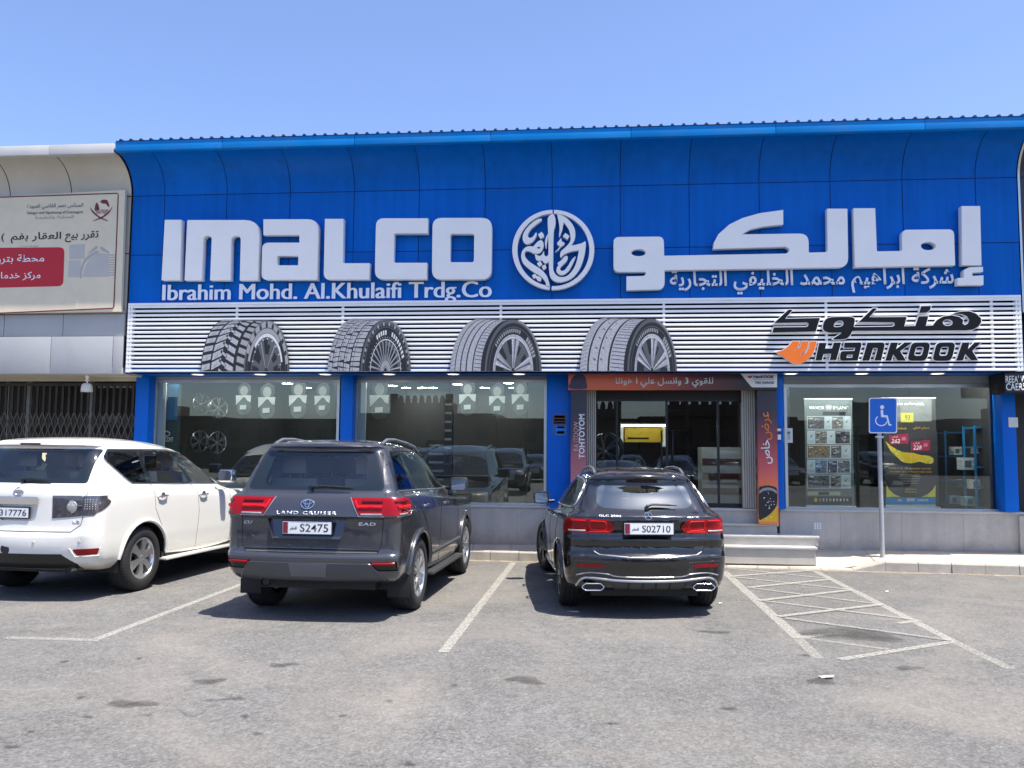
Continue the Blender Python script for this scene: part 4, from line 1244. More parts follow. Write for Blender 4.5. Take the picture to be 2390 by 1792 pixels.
bm = B(); c = at(386.5, 1012, 14.44); tube(bm, [(c.x - v0.x + .075 * math.cos(u), -.006, c.z - .81 + .042 * math.sin(u)) for u in [k * PI / 10 for k in range(20)]], .008, 6, True); obj('oval_mark', bm, M_INKW, t)
wall_text('lettering', 'ALTE COPIT', 367, 1020, 405, 1031, 14.44, M_INKW, t, Vector((v0.x, 14.45, .81)), bold=.015)
# curved cardboard displays hung above the windows
M_CARD = mat('white_card', (.82, .84, .82), .6)
M_CARDK = mat('grey_card', (.10, .115, .115), .6)
def hanging_card(px, py, s, Y, label):
    v = at(px, py, Y)
    t = empty('hanging_card', v, 0, label, 'display card', 'display cards hung behind the shop windows')
    w_ = .16 * s
    def pl(nm, P, m, d):
        me = flat_curve([[(x * w_, z * w_) for x, z in P]], .01); to_wall(me, d); link(nm, me, m, t)
    pl('tyre_shape', spl([(-.8, 1.4), (-.75, .7), (-.4, .3), (.5, .3), (.8, .8), (.75, 1.6), (0, 2.0)], 4), M_CARDK, .05)
    pl('face_shape', ell(0, .95, .5, .62), mat('pale_card', (.46, .46, .44), .6, var=.15, vscale=20), .03)
    pl('banner_shape', rnd([(-1.0, .35), (1.0, .38), (.95, -.55), (.55, -.35, .3), (.1, .28, .3), (-.5, -.4, .3), (-.95, -.85)]), M_CARD, .01)
    pl('skirt_shape', spl([(-.7, -.5), (0, .2), (.7, -.3), (1.0, -1.1), (.6, -1.9), (-.3, -2.1), (-.8, -1.5)], 4), M_CARDK, .03)
    pl('label_shape', rnd([(-.4, -.9), (.4, -.85), (.38, -1.4), (-.42, -1.45)]), M_CARD, .005)
    bm = B(); tube(bm, [(0, .02, 2.0 * w_), (0, .02, ZC_ - v.z)], .004, 5); obj('cord', bm, M_DARK, t)
for px, py, s, nm in ((568, 929, .9, 'first hung card from the left in the first window'), (622, 934, 1.0, 'second hung card from the left in the first window'), (695, 930, 1.05, 'third hung card from the left in the first window'), (752, 930, .9, 'rightmost hung card in the first window'), (885, 930, 1.1, 'hung card at the left end of the second window'), (1091, 927, .95, 'left of three hung cards in the second window'), (1160, 931, .9, 'middle of three hung cards in the second window'), (1214, 927, .95, 'right of three hung cards in the second window')):
    hanging_card(px, py, s, 15.1, 'grey and white ' + nm)
# stands and racks deeper in the shop
def rack(x, y, w_, d, h, n, m, label, rz=0, goods=None, dens=.7):
    t = empty('shop_shelf', (x, y, .80), rz, label, 'shelf')
    bm = B()
    for sx in (0, w_ - .03):
        for sy in (0, d - .03): box(bm, sx, sx + .03, sy, sy + .03, 0, h)
    obj('frame', bm, m, t)
    for k in range(n):
        z = .08 + k * (h - .12) / (n - 1)
        bm = B(); box(bm, .031, w_ - .031, .004, d - .004, z, z + .025); obj('shelf_board', bm, m, t)
    return t
M_SHBLUE = mat('shelf_blue', (.01, .16, .34), .4)
x0 = at(2272, 1050, 14.7).x; x1 = at(2326, 1050, 14.7).x
sh = rack(x0, 14.66, x1 - x0, .45, 1.42, 5, M_SHBLUE, 'blue shelf unit at the right end of the poster window')
sh2 = rack(at(2205, 1050, 15.3).x, 15.3, .5, .4, 1.35, 4, mat('shelf_navy', (.008, .05, .12), .4), 'dark blue shelf unit behind the poster window')
M_BOX = mat('carton', (.50, .55, .55), .6, var=.25, vscale=30)
M_BOX2 = mat('carton_teal', (.18, .32, .33), .6, var=.3, vscale=30)
rr = random.Random(11)
for k, (px, py, wd, hg, lb) in enumerate(((2289, 1050, 22, 17, 'pale box on the top of the blue shelf'), (2262, 1082, 34, 29, 'stack of pale packets, widest on the shelves in the poster window'), (2280, 1130, 24, 22, 'pale packet on the third shelf up in the poster window'), (2266, 1170, 26, 22, 'teal box on the lowest shelf in the poster window'), (2236, 1052, 20, 20, 'small carton on the dark blue shelf'), (2230, 1166, 24, 20, 'teal and white box on the low dark blue shelf'), (2252, 1128, 18, 18, 'little carton left of the blue shelf upright'))):
    Y = 14.8 if k < 4 else 15.4
    a, b_ = at(px - wd / 2, py, Y), at(px + wd / 2, py, Y)
    zt, zb = at(px, py - hg / 2, Y).z, at(px, py + hg / 2, Y).z
    t = empty('carton', ((a.x + b_.x) / 2, Y, zb), 0, lb, 'box', 'boxes on the shelves')
    hw = (b_.x - a.x) / 2
    bm = B(); n_ = 3
    for j in range(n_): box(bm, -hw, hw, 0, .2, (zt - zb) * j / n_ + .001, (zt - zb) * (j + 1) / n_ - .002, bev=.003)
    obj('packets', bm, M_BOX2 if 'teal' in lb else M_BOX, t, 40)
    bm = B(); box(bm, -hw * .6, hw * .3, -.003, -.0005, (zt - zb) * .2, (zt - zb) * .75); obj('label_print', bm, M_INKM, t)
for px, y, w_, h, lb in ((1046, 15.6, .16, 1.9, 'tall dark display stand behind the middle of the second window'), (1026, 16.0, .5, 1.15, 'low dark display stand with white labels behind the second window')):
    v = X_(px, y)
    t = empty('display_stand', (v, y, .80), 0, lb, 'display stand')
    bm = B(); box(bm, -w_ / 2, w_ / 2, 0, .12, .03, h, bev=.01); obj('panel', bm, M_DARK, t, 40)
    bm = B(); box(bm, -w_ / 2 - .05, w_ / 2 + .05, -.1, .25, 0, .028, bev=.008); obj('base', bm, M_ALU, t, 40)
    bm = B()
    for k in range(6): box(bm, -w_ * .4, w_ * .4, -.004, -.001, h - .12 - k * .16, h - .08 - k * .16)
    obj('label_strip', bm, M_INKG, t)
rack(X_(1440, 18.5), 19.2, 1.6, .5, 1.9, 5, M_DARK, 'dark shelf rack straight behind the entrance doors')
t = empty('yellow_board', at(1503, 1014, 18.15), 0, 'yellow board with small print hung inside behind the entrance doors', 'sign')
bm = B(); box(bm, -.40, .40, 0, .03, -.16, .14); obj('board', bm, mat('dull_yellow', (.80, .56, .02), .5), t)
bm = B(); box(bm, -.34, .1, -.003, -.001, -.10, -.06); obj('print_line', bm, M_INKK, t)
# reception counter with brown and pale bands
a, b_ = X_(1637, 16.2), X_(1737, 16.2)
t = empty('counter', (a, 16.2, .80), 0, 'pale counter with three brown bands behind the entrance doors', 'counter')
bm = B(); box(bm, 0, b_ - a + .6, 0, .6, 0, 1.05, bev=.01); obj('body', bm, mat('counter_pale', (.42, .45, .43), .4), t, 40)
for z in (.18, .45, .72):
    bm = B(); box(bm, .01, b_ - a + .59, -.006, -.001, z, z + .12); obj('band', bm, mat('counter_brown', (.10, .035, .025), .4), t)
# tall tyre picture on the left of the doors
v = at(1408, 1052, 15.2)
t = empty('big_tyre', v, -.5, 'large wheel on show behind the left edge of the entrance doors', 'wheel')
o = bpy.data.objects.new('tyre', show[0]); C.objects.link(o); o.parent = t; o.rotation_euler.z = -PI / 2
o = bpy.data.objects.new('rim', show[1]); C.objects.link(o); o.parent = t; o.rotation_euler.z = -PI / 2

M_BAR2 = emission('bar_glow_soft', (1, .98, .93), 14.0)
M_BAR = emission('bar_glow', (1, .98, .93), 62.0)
for p0, p1, wn, mb in ((1860, 2320, 'the poster window', M_BAR), (400, 770, 'the first shop window', M_BAR2), (860, 1240, 'the second shop window', M_BAR2)):  # unseen bars added to throw light on the posters and displays
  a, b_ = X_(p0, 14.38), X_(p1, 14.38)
  t = empty('added_light_bar', (a, 14.38, ZLB - .03), 0, 'long unseen light bar added to brighten the displays, behind the head of ' + wn, 'lamp')
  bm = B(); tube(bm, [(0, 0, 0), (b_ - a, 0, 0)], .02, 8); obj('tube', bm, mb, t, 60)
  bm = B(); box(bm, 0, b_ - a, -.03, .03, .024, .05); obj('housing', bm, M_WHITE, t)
# ------------------------------------------------------------------ roll-up posters in the right window
Z9 = (1780, 880, 610 / 2065)
z9 = lambda x, y: (1780 + x * Z9[2], 880 + y * Z9[2])
YR = 14.92
def rollup(box_, label, m):
    a, b_ = at(*z9(box_[0], box_[3]), YR), at(*z9(box_[2], box_[1]), YR)
    o0 = Vector((a.x, YR, .805))
    t = empty('rollup_poster', o0, 0, label, 'poster')
    bm = B(); box(bm, 0, b_.x - a.x, 0, .006, .08, b_.z - .805); obj('sheet', bm, m, t)
    bm = B(); box(bm, -.01, b_.x - a.x + .01, -.012, .012, b_.z - .807, b_.z - .79, bev=.003); obj('top_bar', bm, M_WHITE, t, 40)
    bm = B(); box(bm, -.01, b_.x - a.x + .01, -.06, .06, 0, .078, bev=.01); obj('foot', bm, M_ALU, t, 40)
    return t, o0
def fld(t, o0, x0, y0, x1, y1, m, lay=1, nm='field'):
    slab(nm, [[(x0, y0), (x1, y0), (x1, y1), (x0, y1)]], YR - .0012 * lay, .001, m, t, o0, 0, Z9)
def wtx(t, o0, s, x0, y0, x1, y1, m, bold=.01, ar=False, lay=4, slant=0):
    wall_text('lettering', s, *z9(x0, y0), *z9(x1, y1), YR - .0012 * lay, m, t, o0, bold=bold, depth=.0008, ar=ar, res=2, slant=slant)
t, o0 = rollup((345, 175, 706, 1040), 'grey roll-up poster with rows of small photographs in the right window', mat('ink_slate', (.10, .125, .125), .4, var=.05))
wtx(t, o0, 'MAXCIR', 370, 230, 488, 256, M_INKW); wtx(t, o0, 'BYLAPAD', 556, 230, 682, 256, M_INKW)
slab('badge', [rnd([(496, 218, 14), (546, 218, 14), (548, 262, 18), (494, 262, 18)])], YR - .003, .001, M_INKG, t, o0, 0, Z9)
wtx(t, o0, 'H', 510, 228, 532, 252, M_INKW, .02)
fld(t, o0, 474, 272, 658, 302, M_INKK)
rr = random.Random(21)
M_PIC = [mat('picture_%s' % n_, c_, .4, var=.7, vscale=26) for n_, c_ in (('street', (.10, .10, .11)), ('shop', (.16, .15, .14)), ('blueish', (.09, .13, .22)), ('warm', (.18, .13, .08)), ('night', (.04, .04, .05)))]
M_PALEB = mat('ink_paleblue', (.42, .50, .53), .4, var=.08)
M_LEAF = mat('ink_leaf', (.05, .10, .11), .4, var=0)
def leaf(cx, cy, s):
    slab('leaf_mark', [spl([(cx - s, cy - s * .9), (cx - s * .2, cy + s * .2), (cx + s * .9, cy - s), (cx + s * .3, cy + s * .4), (cx, cy + s), (cx - s * .5, cy)], 3)], YR - .006, .001, M_LEAF, t, o0, 0, Z9)
rows = [(308, 414, ((0, .40, 0), (.40, .56, 'l'), (.57, .84, 1), (.84, 1, 'l'))), (422, 530, ((0, .17, 'l'), (.18, .46, 1), (.47, .64, 'l'), (.65, 1, 4))), (536, 644, ((0, .53, 3), (.55, .80, 0), (.80, 1, 'l'))), (652, 762, ((0, .17, 'l'), (.18, .46, 2), (.47, .70, 4), (.71, 1, 0))), (770, 880, ((0, .52, 0), (.54, .80, 1), (.80, 1, 'l')))]
for y0, y1, cells in rows:
    xa_, xb_ = 351, 697
    fld(t, o0, xa_, y0, xb_, y1, M_PALEB, 1, 'strip')
    for a, b_, k in cells:
        p, q = xa_ + 5 + (xb_ - xa_ - 10) * a, xa_ + 5 + (xb_ - xa_ - 10) * b_ - 3
        if k == 'l':
            leaf((p + q) / 2, (y0 + y1) / 2 - 14, 16)
            for j in range(2): fld(t, o0, p + 10, y1 - 28 + j * 9, q - 8, y1 - 25 + j * 9, M_INKG, 3)
        else:
            fld(t, o0, p, y0 + 6, q, y1 - 6, M_PIC[k], 2, 'photo')
            for j in range(9):
                x_, y_ = rr.uniform(p, q - 20), rr.uniform(y0 + 10, y1 - 26)
                fld(t, o0, x_, y_, min(q, x_ + rr.uniform(8, 34)), y_ + rr.uniform(3, 16), (M_INKK, M_INKG, M_PALEB, M_INKM, M_PIC[3])[j % 5], 3 + j * .15)
            wtx(t, o0, 'WWW', p + 8, y0 + 14, p + 40, y0 + 24, M_INKW, .01, lay=6)
fld(t, o0, 356, 905, 614, 934, mat('ink_khaki', (.36, .38, .28), .4)); fld(t, o0, 440, 908, 526, 930, M_INKK, 2)
fld(t, o0, 350, 944, 705, 1008, mat('ink_darkgreen', (.02, .028, .025), .4, var=0)); slab('round_mark', [ell(420, 970, 14, 18, 14)], YR - .003, .001, M_INKY, t, o0, 0, Z9)
for k in range(9): wtx(t, o0, 'E', 448 + k * 27, 960, 462 + k * 27, 980, M_INKW, .02)
t, o0 = rollup((970, 168, 1364, 1042), 'black and yellow roll-up poster with two red price tags in the right window', mat('ink_charcoal', (.035, .033, .034), .4, var=.1))
fld(t, o0, 973, 172, 1335, 350, mat('ink_fade_grey', (.16, .17, .165), .4, var=.2, vscale=8))
wtx(t, o0, 'cho serforestala', 1062, 196, 1276, 222, M_INKW)
fld(t, o0, 1092, 282, 1192, 356, mat('ink_acid', (.50, .46, .05), .4, var=.1), 2, 'yellow_tag'); wtx(t, o0, '93', 1125, 300, 1165, 338, M_INKK, 0, lay=4)
wtx(t, o0, 'شهادة', 1070, 396, 1136, 416, M_INKY, .01, True); wtx(t, o0, 'ضمان اصلي', 1190, 390, 1316, 416, M_INKY, .01, True)
for x0, y0, x1, y1, s in ((1000, 452, 1150, 536, '262'), (1172, 502, 1322, 588, '228')):
    slab('price_tag', [[(x0, y0 + 8), (x1, y0 - 8), (x1, y1 - 10), (x0 + 2, y1)]], YR - .003, .001, mat('ink_cerise', (.34, .02, .06), .4, var=.1), t, o0, 0, Z9)
    wtx(t, o0, s, x0 + 16, y0 + 36, x0 + 86, y1 - 14, M_INKW, .02, slant=.2); wtx(t, o0, 'عرض', x0 + 18, y0 + 10, x0 + 70, y0 + 30, M_INKW, .005, True)
    slab('tag_mark', [rnd([(x1 - 50, y0 + 24, 4), (x1 - 20, y0 + 20, 4), (x1 - 18, y0 + 46, 4), (x1 - 52, y0 + 48, 4)])], YR - .005, .001, mat('ink_rose', (.5, .2, .24), .4, var=0), t, o0, 0, Z9)
M_SILK = mat('ink_silk', (.66, .56, .06), .4, var=.45, vscale=22)
slab('silk_picture', [spl([(972, 508), (1010, 540), (1060, 572), (1110, 592), (1190, 600), (1250, 616), (1310, 622), (1350, 645), (1340, 680), (1290, 682), (1240, 668), (1180, 680), (1110, 672), (1060, 630), (1010, 580)], 4)], YR - .003, .001, M_SILK, t, o0, 0, Z9)
slab('silk_fold', [spl([(1090, 600), (1180, 604), (1300, 640), (1240, 656), (1160, 668), (1120, 640)], 4)], YR - .0045, .001, M_INKY, t, o0, 0, Z9)
for y, x0, x1, s in ((716, 994, 1330, 'MEMBER CLUB - GET 10 DIRHAM VOUCHER'), (742, 1000, 1336, 'ON EVERY SET OF FOUR TYRES HERE'), (768, 1084, 1240, 'SALE 10 MAY ONLY'), (880, 1130, 1212, 'SHOP NOW'), (900, 1122, 1218, 'INSTALMENTS')):
    wtx(t, o0, s, x0, y, x1, y + 12, M_INKY, 0, lay=3)
for k in range(5): fld(t, o0, 1075 + k * 6, 786 + k * 13, 1250 - k * 6, 789 + k * 13, M_INKG, 2)
for sg in (0, 1):
    L = [(978, 850), (1000, 890), (1040, 925), (1090, 946), (978, 948)]
    slab('corner_field', [[(x if not sg else 978 + 1366 - x, y) for x, y in L]], YR - .003, .001, mat('ink_lemon', (.66, .60, .05), .4, var=0), t, o0, 0, Z9)
fld(t, o0, 972, 950, 1368, 1004, mat('ink_azure', (.01, .20, .46), .4), 2); fld(t, o0, 972, 1006, 1368, 1038, M_PALEB, 2)
fld(t, o0, 1138, 956, 1202, 982, M_PALEB, 3); wtx(t, o0, 'DRIVE', 1224, 964, 1310, 980, M_INKW, 0); wtx(t, o0, 'alia', 1066, 962, 1100, 980, M_INKW, 0)
notice(1829, 1850, 999, 1033, YG - .012, M_PAPER, 'small pale green sheet taped to the left edge of the poster window', [(None, 1833, 1005, 1845, 1026, mat('ink_palegreen', (.42, .55, .50), .5)), (None, 1835, 1008, 1843, 1012, M_INKG)])
notice(2354, 2376, 974, 997, YPI - .012, M_PAPER, 'blank white sheet on the blue pillar at the right end')
a = at(1898, 1227, YPL - .006)
notice(1898, 1919, 1218, 1238, YPL - .006, mat('sticker_pale', (.50, .49, .48), .6), 'pale worn sticker on the stone plinth beside the steps', [(None, 1901 + 6 * k, 1221 + 5 * j, 1904 + 6 * k, 1224 + 5 * j, M_WHITE) for k in range(3) for j in range(3)])
# round floor scale sign post seen inside the second window
# ================================================================== DISABLED PARKING SIGN
b0 = on(2062, 1302, .17)
YQ = b0.y
t = empty('parking_sign', (b0.x, YQ, .15), 0, 'blue disabled parking sign with white wheelchair symbol on a steel pole', 'sign')
o0 = Vector((b0.x, YQ, .15))
zt_ = at(2060, 1000, YQ).z
bm = B(); lathe(bm, [(0, .034), (zt_ - .15, .034)], 20, 'z', (0, .045, 0)); cap(bm, bm.verts[20:40] if False else [v for v in bm.verts][20:40]); obj('pole', bm, mat('galvanised', (.50, .51, .51), .45, metal=.55, var=.08, vscale=9, dirt=.15), t, 50)
bm = B(); lathe(bm, [(0, .075), (.012, .075), (.016, .036)], 20, 'z', (0, .045, .0)); obj('base_flange', bm, M_ALU, t, 40)
YQ2 = YQ - .01
PL_ = [(2028, 928), (2094, 928), (2094, 1011), (2028, 1011)]
slab('plate', [rnd([(x, y, 6) for x, y in PL_])], YQ2, .006, mat('sign_white', (.80, .81, .82), .35, var=0), t, o0)
slab('blue_field', [rnd([(2030.5, 930.5, 5), (2091.5, 930.5, 5), (2091.5, 1008.5, 5), (2030.5, 1008.5, 5)])], YQ2 - .0015, .0012, mat('sign_blue', (.004, .14, .62), .35, var=0), t, o0)
def sym(L, lay=2): slab('wheelchair_symbol', L, YQ2 - .0015 * lay, .0012, M_INKW, t, o0, 0, Z9)
sym([ell(944, 237, 16, 16)])
sym([rnd([(932, 258, 8), (952, 258, 8), (954, 300, 3), (988, 302, 4), (1005, 372, 4), (1018, 372), (1019, 382), (996, 383), (977, 317, 4), (936, 317, 8)])])
sym([ell(938, 343, 48, 44, 40, math.radians(-18), math.radians(285))[:-12] if False else (ell(938, 343, 49, 44, 40, math.radians(128), math.radians(352)) + ell(938, 343, 41, 36, 40, math.radians(128), math.radians(352))[::-1])])
bm = B()
for z in (zt_ - .12, zt_ - .30): box(bm, -.05, .05, -.003, .09, z, z + .035, bev=.004)
for v in bm.verts: v.co.y += 0
obj('clamp', bm, M_ALU, t, 40)

# ================================================================== NEIGHBOURS
nx0 = -24.0
nb = empty('left_neighbour_building', (XL - 2, YW, 0), label='grey panelled building with curved overhanging top and closed grille left of the blue shop', cat='building')
PX, PY = -(XL - 2), -YW
def npart(name, bm, m, smooth=None):
    for v in bm.verts: v.co += Vector((PX, PY, 0))
    return obj(name, bm, m, nb, smooth)
xe = XL - .02
zt2 = at(150, 352, YCO).z
ZNB = at(150, 872, 13.42).z
bm = B()
jx = [at(p, 440, YW).x for p in (25, 168)]
d_ = jx[1] - jx[0]
cols = [xe]
x = jx[1]
while x > nx0: cols.append(x); x -= d_
for a, b_ in zip(cols[1:], cols): cove(bm, a, b_, 3.9, ZC0 - .01, gap=.008)
npart('cove_panels', bm, M_BEIGEP, 30)
bm = B()
R = [[bm.verts.new((x, y + .012, z + .008)) for x in (nx0, xe - .004)] for y, z in [(YW, ZNB + .12), (YW, ZJ)] + [(YW - (YW - YCO - .02) * (1 - math.cos(t * PI / 2)), ZJ + (ZC0 - ZJ) * math.sin(t * PI / 2)) for t in [k / 14 for k in range(1, 15)]]]
for A, D in zip(R, R[1:]): bm.faces.new((A[0], A[1], D[1], D[0]))
npart('backing', bm, M_SEAMG)
bm = B()
fx = [at(p, 335, YCO).x for p in (265, 115)]
fd = fx[0] - fx[1]
x = fx[0]
while x > nx0: box(bm, x - fd + .003, x - .003, YCO, YCO + .12, ZC0 - .03, ZC1 - .03, bev=.005); x -= fd
npart('fascia', bm, mat('pale_fascia', (.58, .57, .55), .4, var=.04, dirt=.1), 40)
bm = B(); box(bm, nx0, xe, YCO + .12, 26, ZC0 + .01, ZC1 - .05); box(bm, nx0, xe - .01, 16, 26, 0, ZC0); npart('shell', bm, mat('grey_render', (.4, .39, .37), .8, dirt=.2))
bm = B()
z1, z2, z3 = at(150, 785, 13.44).z, at(150, 733, 13.46).z, 3.9
def flatp(xs_, z0, z1_, y):
    for a, b_ in zip(xs_, xs_[1:]): box(bm, a + .005, b_ - .005, y, y + .05, z0 + .004, z1_ - .004, bev=.004)
flatp([nx0] + [at(118, 820, 13.42).x - 1.05 * k for k in range(12, -1, -1)] + [at(263, 820, 13.42).x, xe], ZNB, z1, 13.42)
flatp([nx0] + [at(147, 760, 13.45).x - 1.05 * k for k in range(12, -1, -1)] + [xe], z1, z2, 13.45)
flatp([nx0] + [at(147, 720, 13.46).x - 1.05 * k for k in range(12, -1, -1)] + [xe], z2, z3 + .15, 13.46)
npart('wall_panels', bm, M_SILVERP, 40)
bm = B(); box(bm, nx0, xe, 13.43, YG, ZNB - .003, ZNB + .1); npart('soffit', bm, mat('cream_soffit', (.72, .68, .58), .6))
bm = B(); box(bm, nx0, xe - .02, 14.08, 14.2, ZNB - .07, ZNB - .004); npart('beam', bm, mat('cream_beam', (.50, .46, .36), .6))
bm = B(); box(bm, nx0, xe - .02, YPL, YG + .2, .0, .36); npart('plinth', bm, M_GREYST)
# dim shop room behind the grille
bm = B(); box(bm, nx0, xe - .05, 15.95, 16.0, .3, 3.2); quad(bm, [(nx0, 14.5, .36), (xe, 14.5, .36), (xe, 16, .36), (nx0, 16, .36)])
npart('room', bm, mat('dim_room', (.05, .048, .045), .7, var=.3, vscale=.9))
for p, y0, y1, w_, yy in ((60, 885, 1030, 14, 14.7), (205, 890, 1020, 10, 14.72), (12, 890, 1030, 8, 14.7)):
    bm = B(); a = at(p, 950, yy); box(bm, a.x, a.x + w_ * .0075, yy, yy + .06, .4, 3.0); npart('door_post', bm, mat('pale_post', (.42, .42, .40), .5))
rr = random.Random(2)
def inside(name, px0, px1, py0, py1, Y, m, label):
    a, b_ = at(px0, py1, Y), at(px1, py0, Y)
    bm = B(); box(bm, a.x, b_.x, Y, Y + .03, a.z, b_.z, bev=.004)
    return tag(obj(name, bm, m, None, 40), label, 'board')
inside('paper_sheet', 65, 74, 982, 1006, 14.75, M_PAPER, 'narrow white sheet behind the folding grille, left of centre')
inside('paper_sheet', 81, 89, 981, 990, 14.75, M_PAPER, 'small square white sheet behind the folding grille')
inside('pale_board', 236, 280, 970, 985, 15.0, mat('dull_board', (.25, .24, .22), .6), 'tilted pale board behind the right part of the folding grille')
inside('curtain_rail', 228, 310, 899, 905, 15.2, M_PAPER, 'thin white bar high behind the right part of the folding grille')
# folding grille
g0, g1 = at(-30, 1000, 14.28).x - 2.5, xe - .08
zgt = ZNB - .12
t = empty('folding_grille', (g1, 14.16, .36), 0, 'dark brown folding lattice grille closed across the left neighbour front', 'grille')
M_GRI = mat('grille_brown', (.035, .028, .022), .5, metal=.3, var=.2)
M_GRI2 = mat('lattice_brown', (.15, .125, .095), .45, metal=.3, var=.2)
bm = B(); b2 = B()
st = .117; n = int((g1 - g0) / st)
hh = zgt - .36
for k in range(n):
    x = -k * st
    box(bm, x - .02, x + .02, -.012, .012, 0, hh)
    for z0, z1_ in ((hh * .56, hh * .68), (hh * .68, hh * .80), (hh * .05, hh * .17)):
        for s_ in (0, 1):
            xa_, xb_ = (x - st + .005, x - .005) if s_ else (x - .005, x - st + .005)
            tube(b2, [(xa_, -.018 - .006 * s_, z0), (xb_, -.018 - .006 * s_, z1_)], .0075, 5)
obj('bars', bm, M_GRI, t); obj('lattice', b2, M_GRI2, t, 60)
bm = B(); box(bm, -n * st, .03, -.03, .03, hh - .03, hh + .02); box(bm, -n * st, .03, -.03, .03, -.0, .03); obj('rail', bm, M_GRI, t)
# pendant lamp under the left soffit
v = at(204, 880, 13.75)
t = empty('pendant_lamp', (v.x, 13.75, ZNB - .004), 0, 'small white bell shaped lamp hanging under the left neighbour soffit', 'lamp')
t.scale = (1.25, 1.25, 1.25)
bm = B(); lathe(bm, [(0, .03), (-.03, .03), (-.035, .018), (-.06, .018), (-.065, .03), (-.075, .03), (-.08, .012), (-.10, .012)], 18, 'z'); obj('stem', bm, M_WHITE, t, 40)
bm = B(); lathe(bm, [(-.10, .012), (-.105, .045), (-.125, .065), (-.16, .073), (-.22, .076), (-.222, .07), (-.16, .066), (-.13, .055)], 24, 'z'); obj('shade', bm, mat('lamp_shade_white', (.74, .74, .68), .5, var=.03), t, 50)
# sale notice board on the grey building
YSG = 13.36
Z1 = (0, 300, 500 / 1975)
q = [(-30, 1470), (-30, 640)]
c4 = [at(-330, 736, YSG), at(282, 727, YSG), at(292, 443, YSG), at(-330, 476, YSG)]
o0 = Vector((c4[1].x, YSG, c4[1].z))
t = empty('sale_board', o0, 0, 'large cream property sale board with red box and Arabic writing on the grey building', 'sign')
bm = B()
F = [bm.verts.new(Vector((p.x, YSG, p.z)) - o0) for p in c4]; Bk = [bm.verts.new(Vector((p.x, YSG + .06, p.z)) - o0) for p in c4]
bm.faces.new(F)
for i in range(4): bm.faces.new((F[i - 1], Bk[i - 1], Bk[i], F[i]))
bmesh.ops.recalc_face_normals(bm, faces=bm.faces[:])
obj('board', bm, mat('cream_board', (.74, .66, .48), .5, var=.06, vscale=1.2, dirt=.15), t)
def sb(L, m, lay=1, nm='field'): slab(nm, [L], YSG - .0015 * lay, .0012, m, t, o0, 0, Z1)
def line_loop(P, wd, m, nm='border'):
    bm = B(); pts = [at(Z1[0] + x * Z1[2], Z1[1] + y * Z1[2], YSG - .001) - o0 for x, y in P]
    tube(bm, pts, wd, 6); obj(nm, bm, m, t, 60)
M_MAROON = mat('ink_maroon', (.16, .012, .02), .45, var=0)
line_loop([(-1300, 700), (0, 632), (1080, 596)] + [(1090, 606)] + [(1075, 1000), (1050, 1640), (1040, 1655), (0, 1700), (-1300, 1750)], .010, M_MAROON)
sb(rnd([(-1300, 1150), (0, 1098), (595, 1093, 50), (583, 1452, 55), (0, 1466), (-1300, 1490)]), M_INKR, 1, 'red_box')
def stx(s, x0, y0, x1, y1, m, bold=.01, ar=True, lay=3):
    wall_text('lettering', s, Z1[0] + x0 * Z1[2], Z1[1] + y0 * Z1[2], Z1[0] + x1 * Z1[2], Z1[1] + y1 * Z1[2], YSG - .0015 * lay, m, t, o0, bold=bold, depth=.001, ar=ar)
stx('العقار بفم', 100, 955, 562, 1055, M_INKK); stx('تقرر بيع', 600, 945, 908, 1045, M_INKK); stx(')', 12, 965, 40, 1045, M_INKK)
stx('محطة بترول', -110, 1160, 408, 1250, M_INKW, .012); stx('مركز خدمات', -90, 1320, 374, 1400, M_INKW, .012)
stx('المجلس نعمر القاضي العيودة', 250, 690, 766, 745, M_INKM, 0); stx('Selogur and Npoitoung of Cosssagent', 250, 758, 766, 792, M_INKM, .004, False); stx('المحكمة والتنفيذية', 322, 798, 678, 836, M_INKG, 0)
stx('بيوم ق حسب', 190, 1072, 352, 1094, M_INKG, 0)
# crossed swords emblem
def swd(P): sb(P, M_MAROON, 3, 'emblem')
swd(spl([(832, 724), (860, 760), (920, 812), (990, 845), (985, 850), (910, 820), (850, 770)], 3)); swd(spl([(1036, 716), (1005, 760), (940, 810), (862, 846), (866, 850), (945, 822), (1010, 772)], 3))
swd(spl([(890, 680), (905, 700), (916, 740), (914, 750), (874, 752), (874, 730), (880, 700)], 3)); swd(spl([(925, 672), (950, 655), (985, 658), (1000, 685), (1008, 720), (990, 712), (975, 692), (945, 690)], 3))
for k in range(4): sb([(876 + 4 * k, 756 + 8 * k), (930, 756 + 8 * k), (930, 759 + 8 * k), (876 + 4 * k, 759 + 8 * k)], M_MAROON, 3, 'emblem')
sb([(930, 742), (960, 748), (1000, 742), (1004, 770), (970, 800), (935, 770)], mat('ink_dustyrose', (.42, .25, .24), .5, var=.3, vscale=60), 2, 'emblem')
M_GHOST = mat('ink_ghost', (.50, .48, .44), .5, var=.04)
M_GHOST2 = mat('ink_ghost_line', (.42, .40, .37), .5, var=.04)
sb([(640, 1070), (785, 1062), (780, 1200), (638, 1205)], M_GHOST, 1, 'picture'); sb([(635, 1215), (745, 1212), (742, 1368), (625, 1370)], M_GHOST, 1, 'picture')
sb(spl([(738, 1370), (745, 1280), (790, 1190), (880, 1130), (900, 1130), (905, 1140), (800, 1215), (762, 1290), (752, 1370)], 3), M_GHOST2, 2, 'picture')
sb([(800, 1160), (880, 1085), (905, 1085), (890, 1110), (820, 1150)], M_GHOST2, 2, 'picture'); sb([(925, 1085), (945, 1090), (1010, 1140), (1000, 1150), (930, 1120)], M_GHOST2, 2, 'picture')
